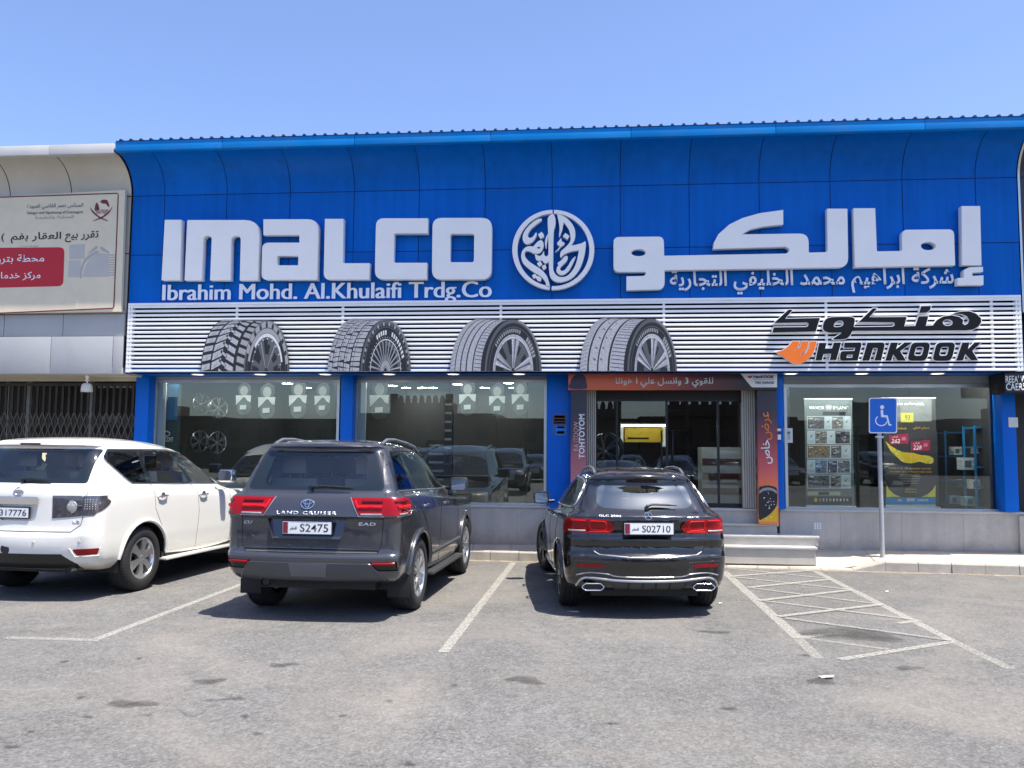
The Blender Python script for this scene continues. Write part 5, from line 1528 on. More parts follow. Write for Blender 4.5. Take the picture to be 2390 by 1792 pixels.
sb([(762, 1368), (775, 1290), (820, 1210), (900, 1145), (1000, 1152), (1000, 1365)], M_GHOST, 1, 'picture')
for k in range(9): sb([(1000, 1160 + k * 23), (1058, 1158 + k * 23), (1056, 1168 + k * 23), (1000, 1170 + k * 23)], M_GHOST2, 2, 'picture')

# right neighbour
rx = XR + .03
rb = empty('right_neighbour_building', (rx, YW, 0), label='dark panelled building cut off by the right edge of the picture', cat='building')
PX, PY = -rx, -YW
def rpart(name, bm, m, smooth=None):
    for v in bm.verts: v.co += Vector((PX, PY, 0))
    return obj(name, bm, m, rb, smooth)
bm = B()
for k in range(10): cove(bm, rx + k * 1.1, rx + (k + 1) * 1.1, 3.0, ZC0, gap=.006)
rpart('cove_panels', bm, mat('dark_panel', (.012, .014, .022), .35, coat=.2, dirt=.1), 30)
bm = B(); box(bm, rx - .03, rx - .005, YCO + .01, YCO + .05, ZC0 - .02, ZC0)
R = [[bm.verts.new((x, y - .004, z)) for x in (rx - .02, rx + .012)] for y, z in [(YW, 3.9), (YW, ZJ)] + [(YW - (YW - YCO - .02) * (1 - math.cos(t * PI / 2)), ZJ + (ZC0 - ZJ) * math.sin(t * PI / 2)) for t in [k / 14 for k in range(1, 15)]]]
for A, D in zip(R, R[1:]): bm.faces.new((A[0], A[1], D[1], D[0]))
rpart('edge_trim', bm, M_ALU)
bm = B(); box(bm, rx, rx + 11, YCO, YCO + .1, ZC0, ZC1); rpart('fascia', bm, M_BLUEC)
bm = B(); box(bm, rx, rx + 11, YCO + .1, 26, ZC0 + .01, ZC1 - .02); box(bm, rx, rx + 11, YG + .3, 26, 0, ZC0); rpart('shell', bm, mat('dark_render', (.03, .03, .035), .6))
bm = B(); box(bm, rx + .1, rx + 11, YPL - .05, YG + .3, 0, .8); rpart('plinth', bm, M_GREYST)
zz_ = at(2370, 915, 13.6).z
bm = B(); box(bm, at(2346, 900, 13.62).x + .02, rx + 11, 13.55, 14.2, zz_, ZLB - .01); rpart('name_board', bm, M_BLACK)
PX, PY = -(XL + XR) / 2, -YW
t = empty('black_name_board', at(2347, 915, 13.52), 0, 'black board with white capitals at the right edge under the slatted screen', 'sign')
o0 = at(2347, 915, 13.52)
bm = B(); box(bm, 0, 2.2, 0, .025, 0, ZLB - .012 - o0.z); obj('board', bm, mat('board_black', (.01, .01, .012), .35), t)
wall_text('lettering', "REEA' VIUO", 2347, 876, 2412, 893, 13.515, M_INKW, t, o0, bold=.01); wall_text('lettering', 'CAERSUIA', 2348, 894, 2420, 911, 13.515, M_INKW, t, o0, bold=.01)

# ================================================================== BUILDINGS ACROSS THE CAR PARK (seen mirrored in the glass)
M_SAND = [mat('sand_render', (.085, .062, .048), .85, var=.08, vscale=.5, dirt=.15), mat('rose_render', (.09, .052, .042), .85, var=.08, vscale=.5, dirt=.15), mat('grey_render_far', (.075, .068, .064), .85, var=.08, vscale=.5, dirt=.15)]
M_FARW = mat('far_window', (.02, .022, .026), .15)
def far_building(x0, x1, h, tower, mi, k, label):
    YF = -44
    t = empty('opposite_building', ((x0 + x1) / 2, YF, 0), PI, label, 'building', 'buildings across the car park')
    W_ = (x1 - x0) / 2
    bm = B(); box(bm, -W_, W_, 0, 9, 0, h); box(bm, -W_, W_, -.15, 0, h - .5, h - .2)
    obj('wall', bm, M_SAND[mi], t)
    if tower:
        c0, c1, th = tower
        bm = B(); box(bm, c0, c1, -.3, 2.5, h + .002, h + th)
        n = 9
        for j in range(n):
            a = c0 + (c1 - c0) * (j + .15) / n; b_ = c0 + (c1 - c0) * (j + .85) / n
            if j in (0, n - 1): box(bm, a - .1, b_ + .1, -.3, .1, h + th, h + th + .75)
            else:
                P = [(a, h + th), (b_, h + th), (b_, h + th + .3), ((a + b_) / 2 + .1, h + th + .62), ((a + b_) / 2 - .1, h + th + .62), (a, h + th + .3)]
                f = [bm.verts.new((x, -.3, z)) for x, z in P]; g = [bm.verts.new((x, .05, z)) for x, z in P]
                bm.faces.new(f); bm.faces.new(g[::-1])
                for i in range(6): bm.faces.new((f[i - 1], g[i - 1], g[i], f[i]))
        bmesh.ops.recalc_face_normals(bm, faces=bm.faces[:])
        obj('crenellated_parapet', bm, M_SAND[mi], t)
    for j in range(int(2 * W_ / 2.6)):
        x = -W_ + 1.3 + j * 2.6
        bm = B(); box(bm, x - .5, x + .5, -.03, .0, h * .55, h * .55 + 1.2); obj('window', bm, M_FARW, t)
        bm = B(); box(bm, x - 1.1, x + 1.1, -.04, .0, .1, h * .42); obj('shop_front', bm, M_FARW, t)
xx = -46
specs = [(13, 4.6, (-3, 3, .9), 0), (11, 4.4, None, 2), (14, 4.9, (-3.2, 2.2, .9), 1), (12, 4.5, (-4.5, 1, .8), 0), (13, 4.7, (-3.5, 4, 1.0), 1), (12, 4.4, (-2, 2, .8), 2), (13, 4.6, (-3, 3, .9), 0), (12, 4.5, None, 1)]
for k, (w_, h, tw, mi) in enumerate(specs):
    far_building(xx, xx + w_ - .1, h, tw, mi, k, 'two storey rendered building across the car park, mirrored in the shop glass')
    xx += w_
# ================================================================== CARS
def pchip(xs, ys, x):
    n = len(xs)
    if x <= xs[0]: return ys[0]
    if x >= xs[-1]: return ys[-1]
    i = max(k for k in range(n - 1) if xs[k] <= x)
    h = [xs[k + 1] - xs[k] for k in range(n - 1)]; d = [(ys[k + 1] - ys[k]) / h[k] for k in range(n - 1)]
    def m(k):
        if k == 0: return d[0]
        if k == n - 1: return d[-1]
        if d[k - 1] * d[k] <= 0: return 0
        w1, w2 = 2 * h[k] + h[k - 1], h[k] + 2 * h[k - 1]
        return (w1 + w2) / (w1 / d[k - 1] + w2 / d[k])
    t = (x - xs[i]) / h[i]
    return (1 + 2 * t) * (1 - t) ** 2 * ys[i] + t * (1 - t) ** 2 * h[i] * m(i) + t * t * (3 - 2 * t) * ys[i + 1] + t * t * (t - 1) * h[i] * m(i + 1)
def car_body(rows, sub=4):
    """rows: (z_rear, z_front, y_rear_centre, y_rear_corner, y_front, w_rear, w_mid, w_front, r_rear, r_front) from the sill up.
    Every row is a rounded outline seen from above; the outlines are lofted into one skin."""
    n = len(rows)
    us = [0.0]
    for a, b_ in zip(rows, rows[1:]):
        us.append(us[-1] + max(.03, abs(b_[0] - a[0]) + .5 * abs(b_[2] - a[2]) + .3 * abs(b_[5] - a[5]) + .12 * abs(b_[4] - a[4])))
    cols = list(zip(*rows))
    loops = []
    for i in range(n - 1):
        for k in range(sub):
            u = us[i] + (us[i + 1] - us[i]) * k / sub
            loops.append([pchip(us, c, u) for c in cols])
    loops.append(list(rows[-1]))
    bm = B()
    rings = []
    NR, NC, NS, NF = 14, 9, 52, 10
    for (zr, zf, yr, yc, yf, wr, wm, wf, rr_, rf) in loops:
        H = []
        xc = wr - rr_
        for k in range(NR):
            t = k / NR
            H.append((xc * t, yr + (yc - yr) * t ** 2.2))
        for k in range(NC):
            a = PI / 2 * k / NC
            H.append((xc + rr_ * math.sin(a), yc + rr_ * (1 - math.cos(a))))
        ys0, ys1 = yc + rr_, yf - rf
        for k in range(NS):
            t = k / NS
            y = ys0 + (ys1 - ys0) * t
            x = wr + (wm - wr) * math.sin(min(1, t / .5) * PI / 2) if t < .5 else wm + (wf - wm) * (1 - math.cos((t - .5) / .5 * PI / 2))
            H.append((x, y))
        for k in range(NC):
            a = PI / 2 * k / NC
            H.append((wf - rf + rf * math.cos(a), ys1 + rf * math.sin(a)))
        for k in range(NF + 1):
            t = k / NF
            H.append(((wf - rf) * (1 - t), yf + .05 * (1 - (1 - t) ** 2)))
        ymin, ymax = yr, yf
        P = []
        for x, y in H:
            t = max(0, min(1, (y - ymin) / (ymax - ymin)))
            P.append((x, y, zr + (zf - zr) * (t * t * (3 - 2 * t))))
        full = P + [(-x, y, z) for x, y, z in P[-2:0:-1]]
        rings.append([bm.verts.new(p) for p in full])
    K = len(rings[0])
    for A, D in zip(rings, rings[1:]):
        for k in range(K):
            bm.faces.new((A[k], A[(k + 1) % K], D[(k + 1) % K], D[k]))
    # close the top
    L = rings[-1]; half = K // 2
    for k in range(half):
        a, b_, c, d = L[k], L[k + 1], L[(K - k - 1) % K], L[(K - k) % K]
        vs_ = []
        for v in (a, b_, c, d):
            if v not in vs_: vs_.append(v)
        if len(vs_) >= 3:
            try: bm.faces.new(vs_)
            except ValueError: pass
    bmesh.ops.remove_doubles(bm, verts=bm.verts[:], dist=.0004)
    bmesh.ops.recalc_face_normals(bm, faces=bm.faces[:])
    return bm
class Car:
    def __init__(s, name, label, loc, rz, paint):
        s.root = empty(name, loc, rz, label, 'car')
        s.paint = paint
    def set_body(s, bm):
        s.bm = bm
        t = bm.copy(); bmesh.ops.triangulate(t, faces=t.faces[:])
        s.tree = BVHTree.FromBMesh(t); t.free()
    def hit(s, p, ax):
        """drop a 2D point of the rear (x,z), right side '+x' / left '-x' (y,z), front or top (x,y) view onto the skin"""
        if ax == 'r': o, d = Vector((p[0], -3, p[1])), Vector((0, 1, 0))
        elif ax == '+': o, d = Vector((4, p[0], p[1])), Vector((-1, 0, 0))
        elif ax == '-': o, d = Vector((-4, p[0], p[1])), Vector((1, 0, 0))
        elif ax == 'f': o, d = Vector((p[0], 9, p[1])), Vector((0, -1, 0))
        else: o, d = Vector((p[0], p[1], 4)), Vector((0, 0, -1))
        h = s.tree.ray_cast(o, d)
        if h[0] is None: return o + d * 3.9, -d
        n = h[1] if h[1].dot(d) < 0 else -h[1]
        return h[0], n
    def line(s, P, ax, lift=.003, step=.04):
        o = []
        for a, b_ in zip(P, P[1:]):
            L = math.hypot(b_[0] - a[0], b_[1] - a[1]); n = max(1, int(L / step))
            for k in range(n): o.append((a[0] + (b_[0] - a[0]) * k / n, a[1] + (b_[1] - a[1]) * k / n))
        o.append(P[-1])
        return [h + n * lift for h, n in (s.hit(p, ax) for p in o)]
    def strip(s, bm, P, ax, r, lift=.001, mi=0, closed=False, n=6):
        pts = s.line(P + ([P[0]] if closed else []), ax, lift)
        if closed: pts = pts[:-1]
        tube(bm, pts, r, n, closed, mi)
    def cut(s, poly, ax):
        """faces of the skin inside a convex polygon of that view, split exactly along its edges"""
        bm = s.bm
        if area(poly) < 0: poly = poly[::-1]
        if ax in 'rf':
            cond = (lambda c, n: n.y < -.08 and c.y < 2.0) if ax == 'r' else (lambda c, n: n.y > .08 and c.y > 2.5)
            v3 = lambda p: Vector((p[0], 0, p[1])); nv = lambda d: Vector((-d[1], 0, d[0]))
        elif ax in '+-':
            sg = 1 if ax == '+' else -1
            cond = lambda c, n: n.x * sg > .12 and c.x * sg > .1
            v3 = lambda p: Vector((0, p[0], p[1])); nv = lambda d: Vector((0, -d[1], d[0]))
        else:
            cond = lambda c, n: n.z > .3
            v3 = lambda p: Vector((p[0], p[1], 0)); nv = lambda d: Vector((-d[1], d[0], 0))
        fs = [f for f in bm.faces if cond(f.calc_center_median(), f.normal)]
        for i in range(len(poly)):
            p, q = poly[i - 1], poly[i]
            d = (q[0] - p[0], q[1] - p[1])
            if math.hypot(*d) < 1e-6: continue
            co, no = v3(p), nv(d).normalized()
            g = list({x for f in fs for x in (list(f.verts) + list(f.edges))}) + fs
            if not fs: return []
            r = bmesh.ops.bisect_plane(bm, geom=g, dist=1e-5, plane_co=co, plane_no=no)
            fs = [x for x in r['geom'] if isinstance(x, bmesh.types.BMFace) and (x.calc_center_median() - co).dot(no) > 0]
        return fs
    def take(s, fs, name, mats, lift=0, rim=0, smooth=40, keep=False, parent=None, rimmat=0):
        """move faces out of the skin into a part of their own; lift along the normal, rim = edge thickness"""
        nb_ = B(); mp = {}
        for f in fs:
            vs_ = []
            for v in f.verts:
                if v not in mp: mp[v] = nb_.verts.new(v.co)
                vs_.append(mp[v])
            try: nb_.faces.new(vs_)
            except ValueError: pass
        nb_.normal_update()
        if lift:
            mv = [(v, v.co + v.normal * (lift(v.co) if callable(lift) else lift)) for v in nb_.verts]
            for v, c in mv: v.co = c
        if rim:
            be = [e for e in nb_.edges if len(e.link_faces) == 1]
            nrm = {v: v.normal.copy() for e in be for v in e.verts}
            vm = {}
            for e in be:
                a, b_ = e.verts
                for v in (a, b_):
                    if v not in vm: vm[v] = nb_.verts.new(v.co - nrm[v] * rim)
                fl = e.link_faces[0]
                try:
                    f = nb_.faces.new((b_, a, vm[a], vm[b_]) if [l.vert for l in fl.loops if l.edge == e][0] == a else (a, b_, vm[b_], vm[a]))
                    f.material_index = rimmat
                except ValueError: pass
        if not keep: bmesh.ops.delete(s.bm, geom=fs, context='FACES')
        return obj(name, nb_, mats, parent or s.root, smooth)
    def remove(s, fs): bmesh.ops.delete(s.bm, geom=fs, context='FACES')
    def part(s, name, bm, m, smooth=40, parent=None): return obj(name, bm, m, parent or s.root, smooth)
    def text(s, t_, x0, z0, x1, z1, ax, m, bold=.01, slant=0, ar=False, name='lettering', lift=.002, depth=.003, parent=None, spacing=1):
        me = text_mesh(arabic(t_) if ar else t_, x0, z0, x1, z1, bold, slant, 2, depth, spacing=spacing)
        bm = B(); bm.from_mesh(me); bpy.data.meshes.remove(me)
        for v in bm.verts:
            h, n = s.hit((v.co.x, v.co.y), ax); v.co = h + n * (lift + v.co.z)
        return s.part(name, bm, m, None, parent)
    def plate(s, xc, zc, w_, h, y, serial, m_, tilt=0, ar='قطر', side=True):
        f = B(); box(f, -w_ / 2 - .012, w_ / 2 + .012, .0, .02, -h / 2 - .014, h / 2 + .012, bev=.006)
        def tr(bm):
            R_ = Matrix.Rotation(tilt, 4, 'X')
            for v in bm.verts: v.co = R_ @ v.co + Vector((xc, y, zc))
            return bm
        fo = s.part('number_plate', tr(f), M_PFRAME)
        b = B(); box(b, -w_ / 2, w_ / 2, -.003, -.0005, -h / 2, h / 2); s.part('plate_face', tr(b), M_PLATE, None, fo)
        k = B()
        if side:
            zz_ = [(-w_ / 2 + .004, -h / 2 + .006), (-w_ / 2 + .004, h / 2 - .006)]
            nn = 9
            P = [(-w_ / 2 + .004, h / 2 - .005)]
            for i in range(nn):
                z0 = h / 2 - .005 - (h - .01) * i / nn
                P += [(-w_ / 2 + .05, z0), (-w_ / 2 + .062, z0 - (h - .01) / nn / 2)]
            P += [(-w_ / 2 + .05, -h / 2 + .005), (-w_ / 2 + .004, -h / 2 + .005)]
            me = flat_curve([P], .001); to_wall(me, -.0035); add_me(k, me)
            s.part('emblem_strip', tr(k), M_PMAR, None, fo)
            k = B(); me = text_mesh(arabic(ar), -w_ / 2 + .075, -h * .22, -w_ / 2 + .075 + w_ * .15, h * .12, .01, 0, 2, .001); to_wall(me, -.0035); add_me(k, me)
            x0 = -w_ / 2 + w_ * .36
        else: x0 = -w_ / 2 + .03
        me = text_mesh(serial, x0, -h * .32, w_ / 2 - w_ * .06, h * .32, .004, 0, 3, .001); to_wall(me, -.0035); add_me(k, me)
        s.part('plate_number', tr(k), M_INKK, None, fo)
    def wheels(s, tyre, rim, xo, ya, yb, R, steer=0):
        for y in (ya, yb):
            for sg in (1, -1):
                o = bpy.data.objects.new('wheel', tyre); C.objects.link(o); o.parent = s.root
                o.location = (sg * xo, y, R)
                rz = (0 if sg > 0 else PI) + (steer if y == yb else 0)
                o.rotation_euler = (random.uniform(0, 6), 0, rz)
                r_ = bpy.data.objects.new('rim', rim); C.objects.link(r_); r_.parent = o
    def arch(s, y, zc, r, sides='+-', flat=.0, lipm=None, lip=.012, out=.012):
        for sd in sides:
            P = [(y + r * math.cos(a), zc + (r + flat) * math.sin(a)) for a in [PI * k / 18 for k in range(19)]]
            P = [(y + r, .1)] + P + [(y - r, .1)]
            s.remove(s.cut(P, sd))
            sg = 1 if sd == '+' else -1
            bm = B()
            ring = []
            for p in [(y + r * .985 * math.cos(a), zc + (r + flat) * .985 * math.sin(a)) for a in [PI * k / 18 for k in range(19)]]:
                h, n = s.hit(p, sd)
                if abs(h.x) < .3 or abs(h.x) > 1.3: h = Vector((sg * s.wside, p[0], p[1]))
                ring.append((h, Vector((sg * .38, p[0] , p[1]))))
            ring = [(Vector((ring[0][0].x, y + r * .985, .28)), Vector((sg * .38, y + r * .985, .28)))] + ring + [(Vector((ring[-1][0].x, y - r * .985, .28)), Vector((sg * .38, y - r * .985, .28)))]
            V = [(bm.verts.new(a), bm.verts.new(b_)) for a, b_ in ring]
            for (a, b_), (c, d) in zip(V, V[1:]): bm.faces.new((a, b_, d, c))
            bm.faces.new([b_ for a, b_ in V])
            s.part('wheel_well', bm, M_BLACK, None)
            if lipm is not None:
                bm = B()
                tube(bm, [a + Vector((sg * out * .4, 0, 0)) for a, b_ in ring[1:-1]], lip, 8)
                s.part('arch_lip', bm, lipm, 60)
    def seat(s, x, y, z, m, w_=.52):
        bm = B()
        box(bm, x - w_ / 2, x + w_ / 2, y, y + .5, z, z + .16, bev=.05)
        for v in box(bm, x - w_ / 2, x + w_ / 2, y - .12, y + .04, z + .1, z + .72, bev=0): v.co.y -= (v.co.z - z) * .22
        o = s.part('seat', bm, m, 50)
        bm = B()
        for v in box(bm, x - .14, x + .14, y - .30, y - .2, z + .77, z + .97, bev=.03): pass
        for dx in (-.06, .06): tube(bm, [(x + dx, y - .24, z + .7), (x + dx, y - .25, z + .8)], .008, 6)
        s.part('headrest', bm, m, 50, o)
M_PFRAME = mat('plate_frame', (.02, .02, .022), .4)
M_PLATE = mat('plate_white', (.78, .79, .80), .35, var=.02)
M_PMAR = mat('plate_maroon', (.20, .015, .04), .4, var=.3, vscale=90)
TRIM = (.012, .012, .013)
P_GREY = mat('grey_car_paint', (.062, .064, .074), .26, metal=.5, coat=1, var=.03, flake=.12, backcol=(.34, .32, .28), top_sheen=.06)
P_BLACK = mat('black_car_paint', (.0022, .0024, .0034), .15, metal=.1, coat=1, var=.05, backcol=TRIM, top_sheen=.07)
P_WHITE = mat('white_car_paint', (.76, .745, .69), .32, coat=1, var=.015, backcol=(.50, .44, .34))
M_CGLASS = glass('car_glass_dark', (.10, .115, .12), .05, fres=1.5)
M_CGLASS2 = glass('car_glass_rear', (.72, .76, .72), .04, fres=1.5)
M_CGLASS3 = glass('car_glass_light', (.90, .92, .88), .03, fres=1.5)
M_CFRIT = mat('glass_border', (.012, .017, .020), .06, var=0, coat=.5)
M_RED = mat('lamp_red', (.26, .002, .005), .2, spec=.25, coat=.25, var=.05)
M_REDH = mat('lamp_red_bright', (.62, .006, .010), .2, spec=.25, coat=.25, var=.05)
M_REDD = mat('lamp_red_dark', (.07, .002, .006), .2, spec=.25, coat=.25, var=.05)
M_CLEAR = mat('lamp_clear', (.42, .40, .38), .15, metal=.3, coat=1, var=.3, vscale=40)
M_SMOKE = mat('lamp_smoke', (.10, .095, .11), .12, metal=.4, coat=1, var=.3, vscale=25)
M_GAP = mat('panel_gap', (.004, .004, .004), .8, var=0)
M_TRIM = mat('black_trim', (.010, .010, .011), .45, var=.1)
M_PLAST = mat('grey_plastic', (.045, .046, .048), .55, var=.08)
M_BADGE = mat('badge_silver', (.78, .78, .80), .35, metal=.35, var=0)
M_SATIN = mat('satin_silver', (.50, .51, .53), .28, metal=.85, var=.03)
M_CREAM = mat('cream_leather', (.72, .62, .46), .6, var=.06)
M_DLEATH = mat('dark_leather', (.05, .048, .046), .6, var=.08)
M_TAN = mat('grey_leather', (.48, .46, .40), .6, var=.08)
M_CARPET = mat('car_carpet', (.03, .03, .03), .9)
def mirror_part(c, x, y, z, m, sx=1, s_=1):
    for sg in (1, -1):
        bm = B()
        box(bm, .0, .24 * s_, -.07, .08, -.085 * s_, .10 * s_, bev=.045)
        for v in bm.verts: v.co = Vector((sg * (x + v.co.x), y + v.co.y + v.co.x * -.12, z + v.co.z))
        if sg < 0: bmesh.ops.reverse_faces(bm, faces=bm.faces[:])
        o = c.part('wing_mirror', bm, m, 50)
        bm = B()
        me = flat_curve([rnd([(.025, -.065 * s_, .03), (.215 * s_, -.062 * s_, .035), (.215 * s_, .08 * s_, .03), (.025, .075 * s_, .03)])], .004)
        to_wall(me, 0); add_me(bm, me)
        for v in bm.verts: v.co = Vector((sg * (x + v.co.x), y + v.co.y - .072 - v.co.x * .12, z + v.co.z))
        c.part('mirror_glass', bm, M_CHROME, None, o)
        bm = B(); tube(bm, [(sg * (x - .07), y + .04, z - .04), (sg * (x + .05), y + .01, z - .05)], .025, 8)
        c.part('mirror_arm', bm, M_TRIM, 60, o)
def handle(c, y, z, sd, m=M_CHROME, L=.2):
    h, n = c.hit((y, z), sd)
    sg = 1 if sd == '+' else -1
    bm = B()
    tube(bm, [h + Vector((sg * d_, dy, dz)) for dy, d_, dz in ((-L / 2, .0, 0), (-L / 2 + .02, .028, .0), (0, .036, .003), (L / 2 - .02, .028, 0), (L / 2, .0, 0))], .012, 8)
    o = c.part('door_handle', bm, m, 60)
    bm = B()
    lathe(bm, [(sg * .001, .001), (sg * .002, .045)], 18, 'x', h + Vector((0, .02, .0)))
    c.part('handle_cup', bm, M_GAP if c.paint is not P_WHITE else M_PLAST, None, o)
def interior(c, seats, zfloor, x, y0, y1, m):
    bm = B(); box(bm, -x, x, y0, y1, zfloor, zfloor + .05)
    c.part('cabin_floor', bm, M_CARPET)
    for p in seats: c.seat(*p, m)
    bm = B(); box(bm, -x, x, y1 - .35, y1, zfloor + .3, zfloor + .72, bev=.06); c.part('dashboard', bm, M_DLEATH)
    bm = B(); tube(bm, [(-.38 + .18 * math.cos(a), y1 - .5 + .05 * math.sin(a), zfloor + .66 + .17 * math.sin(a)) for a in [2 * PI * k / 20 for k in range(20)]], .014, 6, True); c.part('steering_wheel', bm, M_DLEATH, 60)
def under(c, x, y0, y1, z0, z1):
    bm = B(); box(bm, -x, x, y0, y1, z0, z1); c.part('underbody', bm, M_BLACK)
def wiper(c, pts, r=.010):
    bm = B(); P = [h + n * .03 for h, n in (c.hit(p, 'r') for p in pts)]
    tube(bm, P, [r * 1.3] + [r] * (len(P) - 2) + [r * .5], 8); o = c.part('rear_wiper', bm, M_TRIM, 60)
    h, n = c.hit(pts[0], 'r'); bm = B(); lathe(bm, [(-.04, .001), (-.04, .02), (.01, .024)], 12, 'y', h); c.part('wiper_hub', bm, M_TRIM, 60, o)
def badge_rings(c, x, z, s_, m):
    bm = B()
    for (dx, dz, a, b_) in ((0, 0, .060, .040), (0, .006, .022, .034), (0, .016, .043, .018)):
        pts = [c.hit((x + dx + a * s_ * math.cos(u), z + dz * s_ + b_ * s_ * math.sin(u)), 'r') for u in [2 * PI * k / 28 for k in range(28)]]
        tube(bm, [h + n * .004 for h, n in pts], .0062 * s_, 6, True)
    c.part('badge', bm, M_CHROME, 60)

# ------------------------------------------------------------------ grey three-row off-roader
def grey_suv(loc, rz, label):
    c = Car('off_road_car', label, loc, rz, P_GREY); c.wside = .95
    #      zr    zf    yr    yc    yf    wr    wm    wf    rr    rf
    rows = [(.36, .34, .30, .40, 4.40, .80, .90, .80, .10, .20),
            (.40, .38, .14, .24, 4.60, .86, .925, .84, .12, .30),
            (.46, .45, .07, .15, 4.68, .90, .94, .88, .13, .32),
            (.56, .55, .03, .10, 4.74, .925, .95, .90, .13, .32),
            (.655, .66, .02, .08, 4.76, .932, .955, .90, .13, .32),
            (.685, .70, .035, .09, 4.76, .933, .956, .90, .13, .32),
            (.705, .72, .085, .11, 4.76, .934, .957, .90, .13, .32),
            (.80, .80, .095, .12, 4.76, .937, .962, .90, .13, .32),
            (1.00, .93, .10, .125, 4.74, .940, .965, .90, .125, .34),
            (1.055, .97, .095, .12, 4.72, .940, .965, .90, .125, .36),
            (1.075, .985, .070, .100, 4.70, .940, .965, .90, .125, .38),
            (1.16, 1.03, .088, .115, 4.62, .938, .962, .89, .125, .40),
            (1.24, 1.07, .122, .145, 4.46, .930, .955, .87, .125, .40),
            (1.275, 1.09, .145, .165, 4.10, .915, .945, .85, .13, .36),
            (1.30, 1.11, .168, .19, 3.62, .885, .92, .84, .14, .30),
            (1.33, 1.14, .186, .21, 3.44, .850, .885, .80, .15, .26),
            (1.40, 1.22, .205, .235, 3.34, .825, .855, .77, .15, .26),
            (1.55, 1.40, .265, .305, 3.02, .770, .800, .71, .15, .24),
            (1.70, 1.60, .335, .385, 2.66, .705, .735, .65, .15, .22),
            (1.755, 1.69, .355, .41, 2.50, .675, .700, .62, .15, .22),
            (1.775, 1.73, .34, .40, 2.38, .655, .680, .60, .16, .22),
            (1.79, 1.755, .28, .345, 2.25, .640, .665, .58, .17, .24),
            (1.815, 1.78, .285, .36, 2.10, .60, .635, .54, .18, .26),
            (1.842, 1.81, .42, .50, 1.95, .52, .565, .46, .20, .28),
            (1.862, 1.84, .65, .72, 1.78, .40, .43, .34, .20, .26),
            (1.872, 1.865, .95, 1.0, 1.55, .20, .22, .18, .12, .14)]
    c.set_body(car_body(rows, 3))
    RG = rnd([(-.745, 1.335, .05), (.735, 1.335, .05), (.655, 1.735, .04), (-.655, 1.735, .04)])
    RGI = rnd([(-.575, 1.375, .07), (.545, 1.375, .07), (.505, 1.69, .05), (-.515, 1.69, .05)])
    gi = c.take(c.cut(RGI, 'r'), 'rear_window', M_CGLASS2, -.002)
    c.take(c.cut(RG, 'r'), 'window_border', M_CFRIT, -.001)
    # tail lamps: rear pieces and side pieces
    for sg in (1, -1):
        Lr = [(sg * x, z) for x, z in ((.405, 1.262), (.955, 1.262), (.955, 1.085), (.515, 1.085))]
        fs = c.cut(Lr, 'r')
        lam = c.take(fs, 'tail_lamp', [M_RED, M_REDD], .006, .03, 45, rimmat=1)
    c.set_tree = None
    for sg, sd in ((1, '+'), (-1, '-')):
        fs = c.cut([(.09, 1.262), (.42, 1.262), (.47, 1.24), (.50, 1.10), (.48, 1.085), (.09, 1.085)], sd)
        c.take(fs, 'side_lamp', [M_RED, M_REDD], .006, .03, 45, rimmat=1)
        b = B()
        P = lambda L: [(sg * x, z) for x, z in L]
        for L, r_ in ((((.495, 1.17), (.745, 1.17)), .020), (((.50, 1.15), (.455, 1.235)), .012)):
            c.strip(b, P(L), 'r', r_, .006)
        c.strip(b, [(.15, 1.17), (.44, 1.17)], sd, .020, .006)
        c.part('lamp_bar', b, M_REDH, 60)
        b = B(); c.strip(b, P(((.53, 1.222), (.745, 1.222))), 'r', .016, .004); c.strip(b, [(.15, 1.222), (.36, 1.222)], sd, .016, .004); c.part('lamp_band', b, M_REDD, 60)
        b = B(); c.strip(b, P(((.53, 1.098), (.75, 1.098))), 'r', .010, .006); c.strip(b, [(.15, 1.10), (.35, 1.10)], sd, .012, .006)
        c.part('reversing_lamp', b, M_CLEAR, 60)
        b = B(); c.strip(b, P(((.40, 1.268), (.505, 1.078), (.77, 1.078))), 'r', .005, .004); c.strip(b, [(.13, 1.078), (.49, 1.078), (.51, 1.10)], sd, .005, .004)
        c.part('lamp_trim', b, M_SATIN, 60)
        fs = c.cut([(sg * x, z) for x, z in ((.63, .622), (.90, .626), (.905, .53), (.715, .53))], 'r')
        c.take(fs, 'bumper_pocket', M_TRIM, -.012)
        fs = None
        b = B(); c.strip(b, P(((.66, .603), (.88, .606))), 'r', .016, .0); c.part('reflector', b, M_RED, 60)
    # plate recess
    rec = [(-.475, 1.045), (.385, 1.045), (.32, .845), (-.40, .845)]
    fs = c.cut(rec, 'r')
    c.take(fs, 'plate_recess', P_GREY, lambda p: -.002 - .060 * max(0, p.z - .845) / .2, -.05)
    # skid panel and lower bumper
    fs = c.cut([(-.20, .60), (.20, .60), (.185, .47), (-.185, .47)], 'r'); c.take(fs, 'skid_plate', mat('skid_silver', (.15, .155, .17), .4, metal=.5), .012, .012)
    fs = c.cut([(-.64, .598), (.64, .598), (.78, .425), (-.78, .425)], 'r'); c.take(fs, 'lower_bumper', mat('bumper_dark', (.085, .088, .098), .4, metal=.35), .006, .006)
    b = B(); c.strip(b, [(-.775, .43), (-.645, .602), (.645, .602), (.775, .43)], 'r', .008, .003); c.part('bumper_line', b, P_GREY, 60)
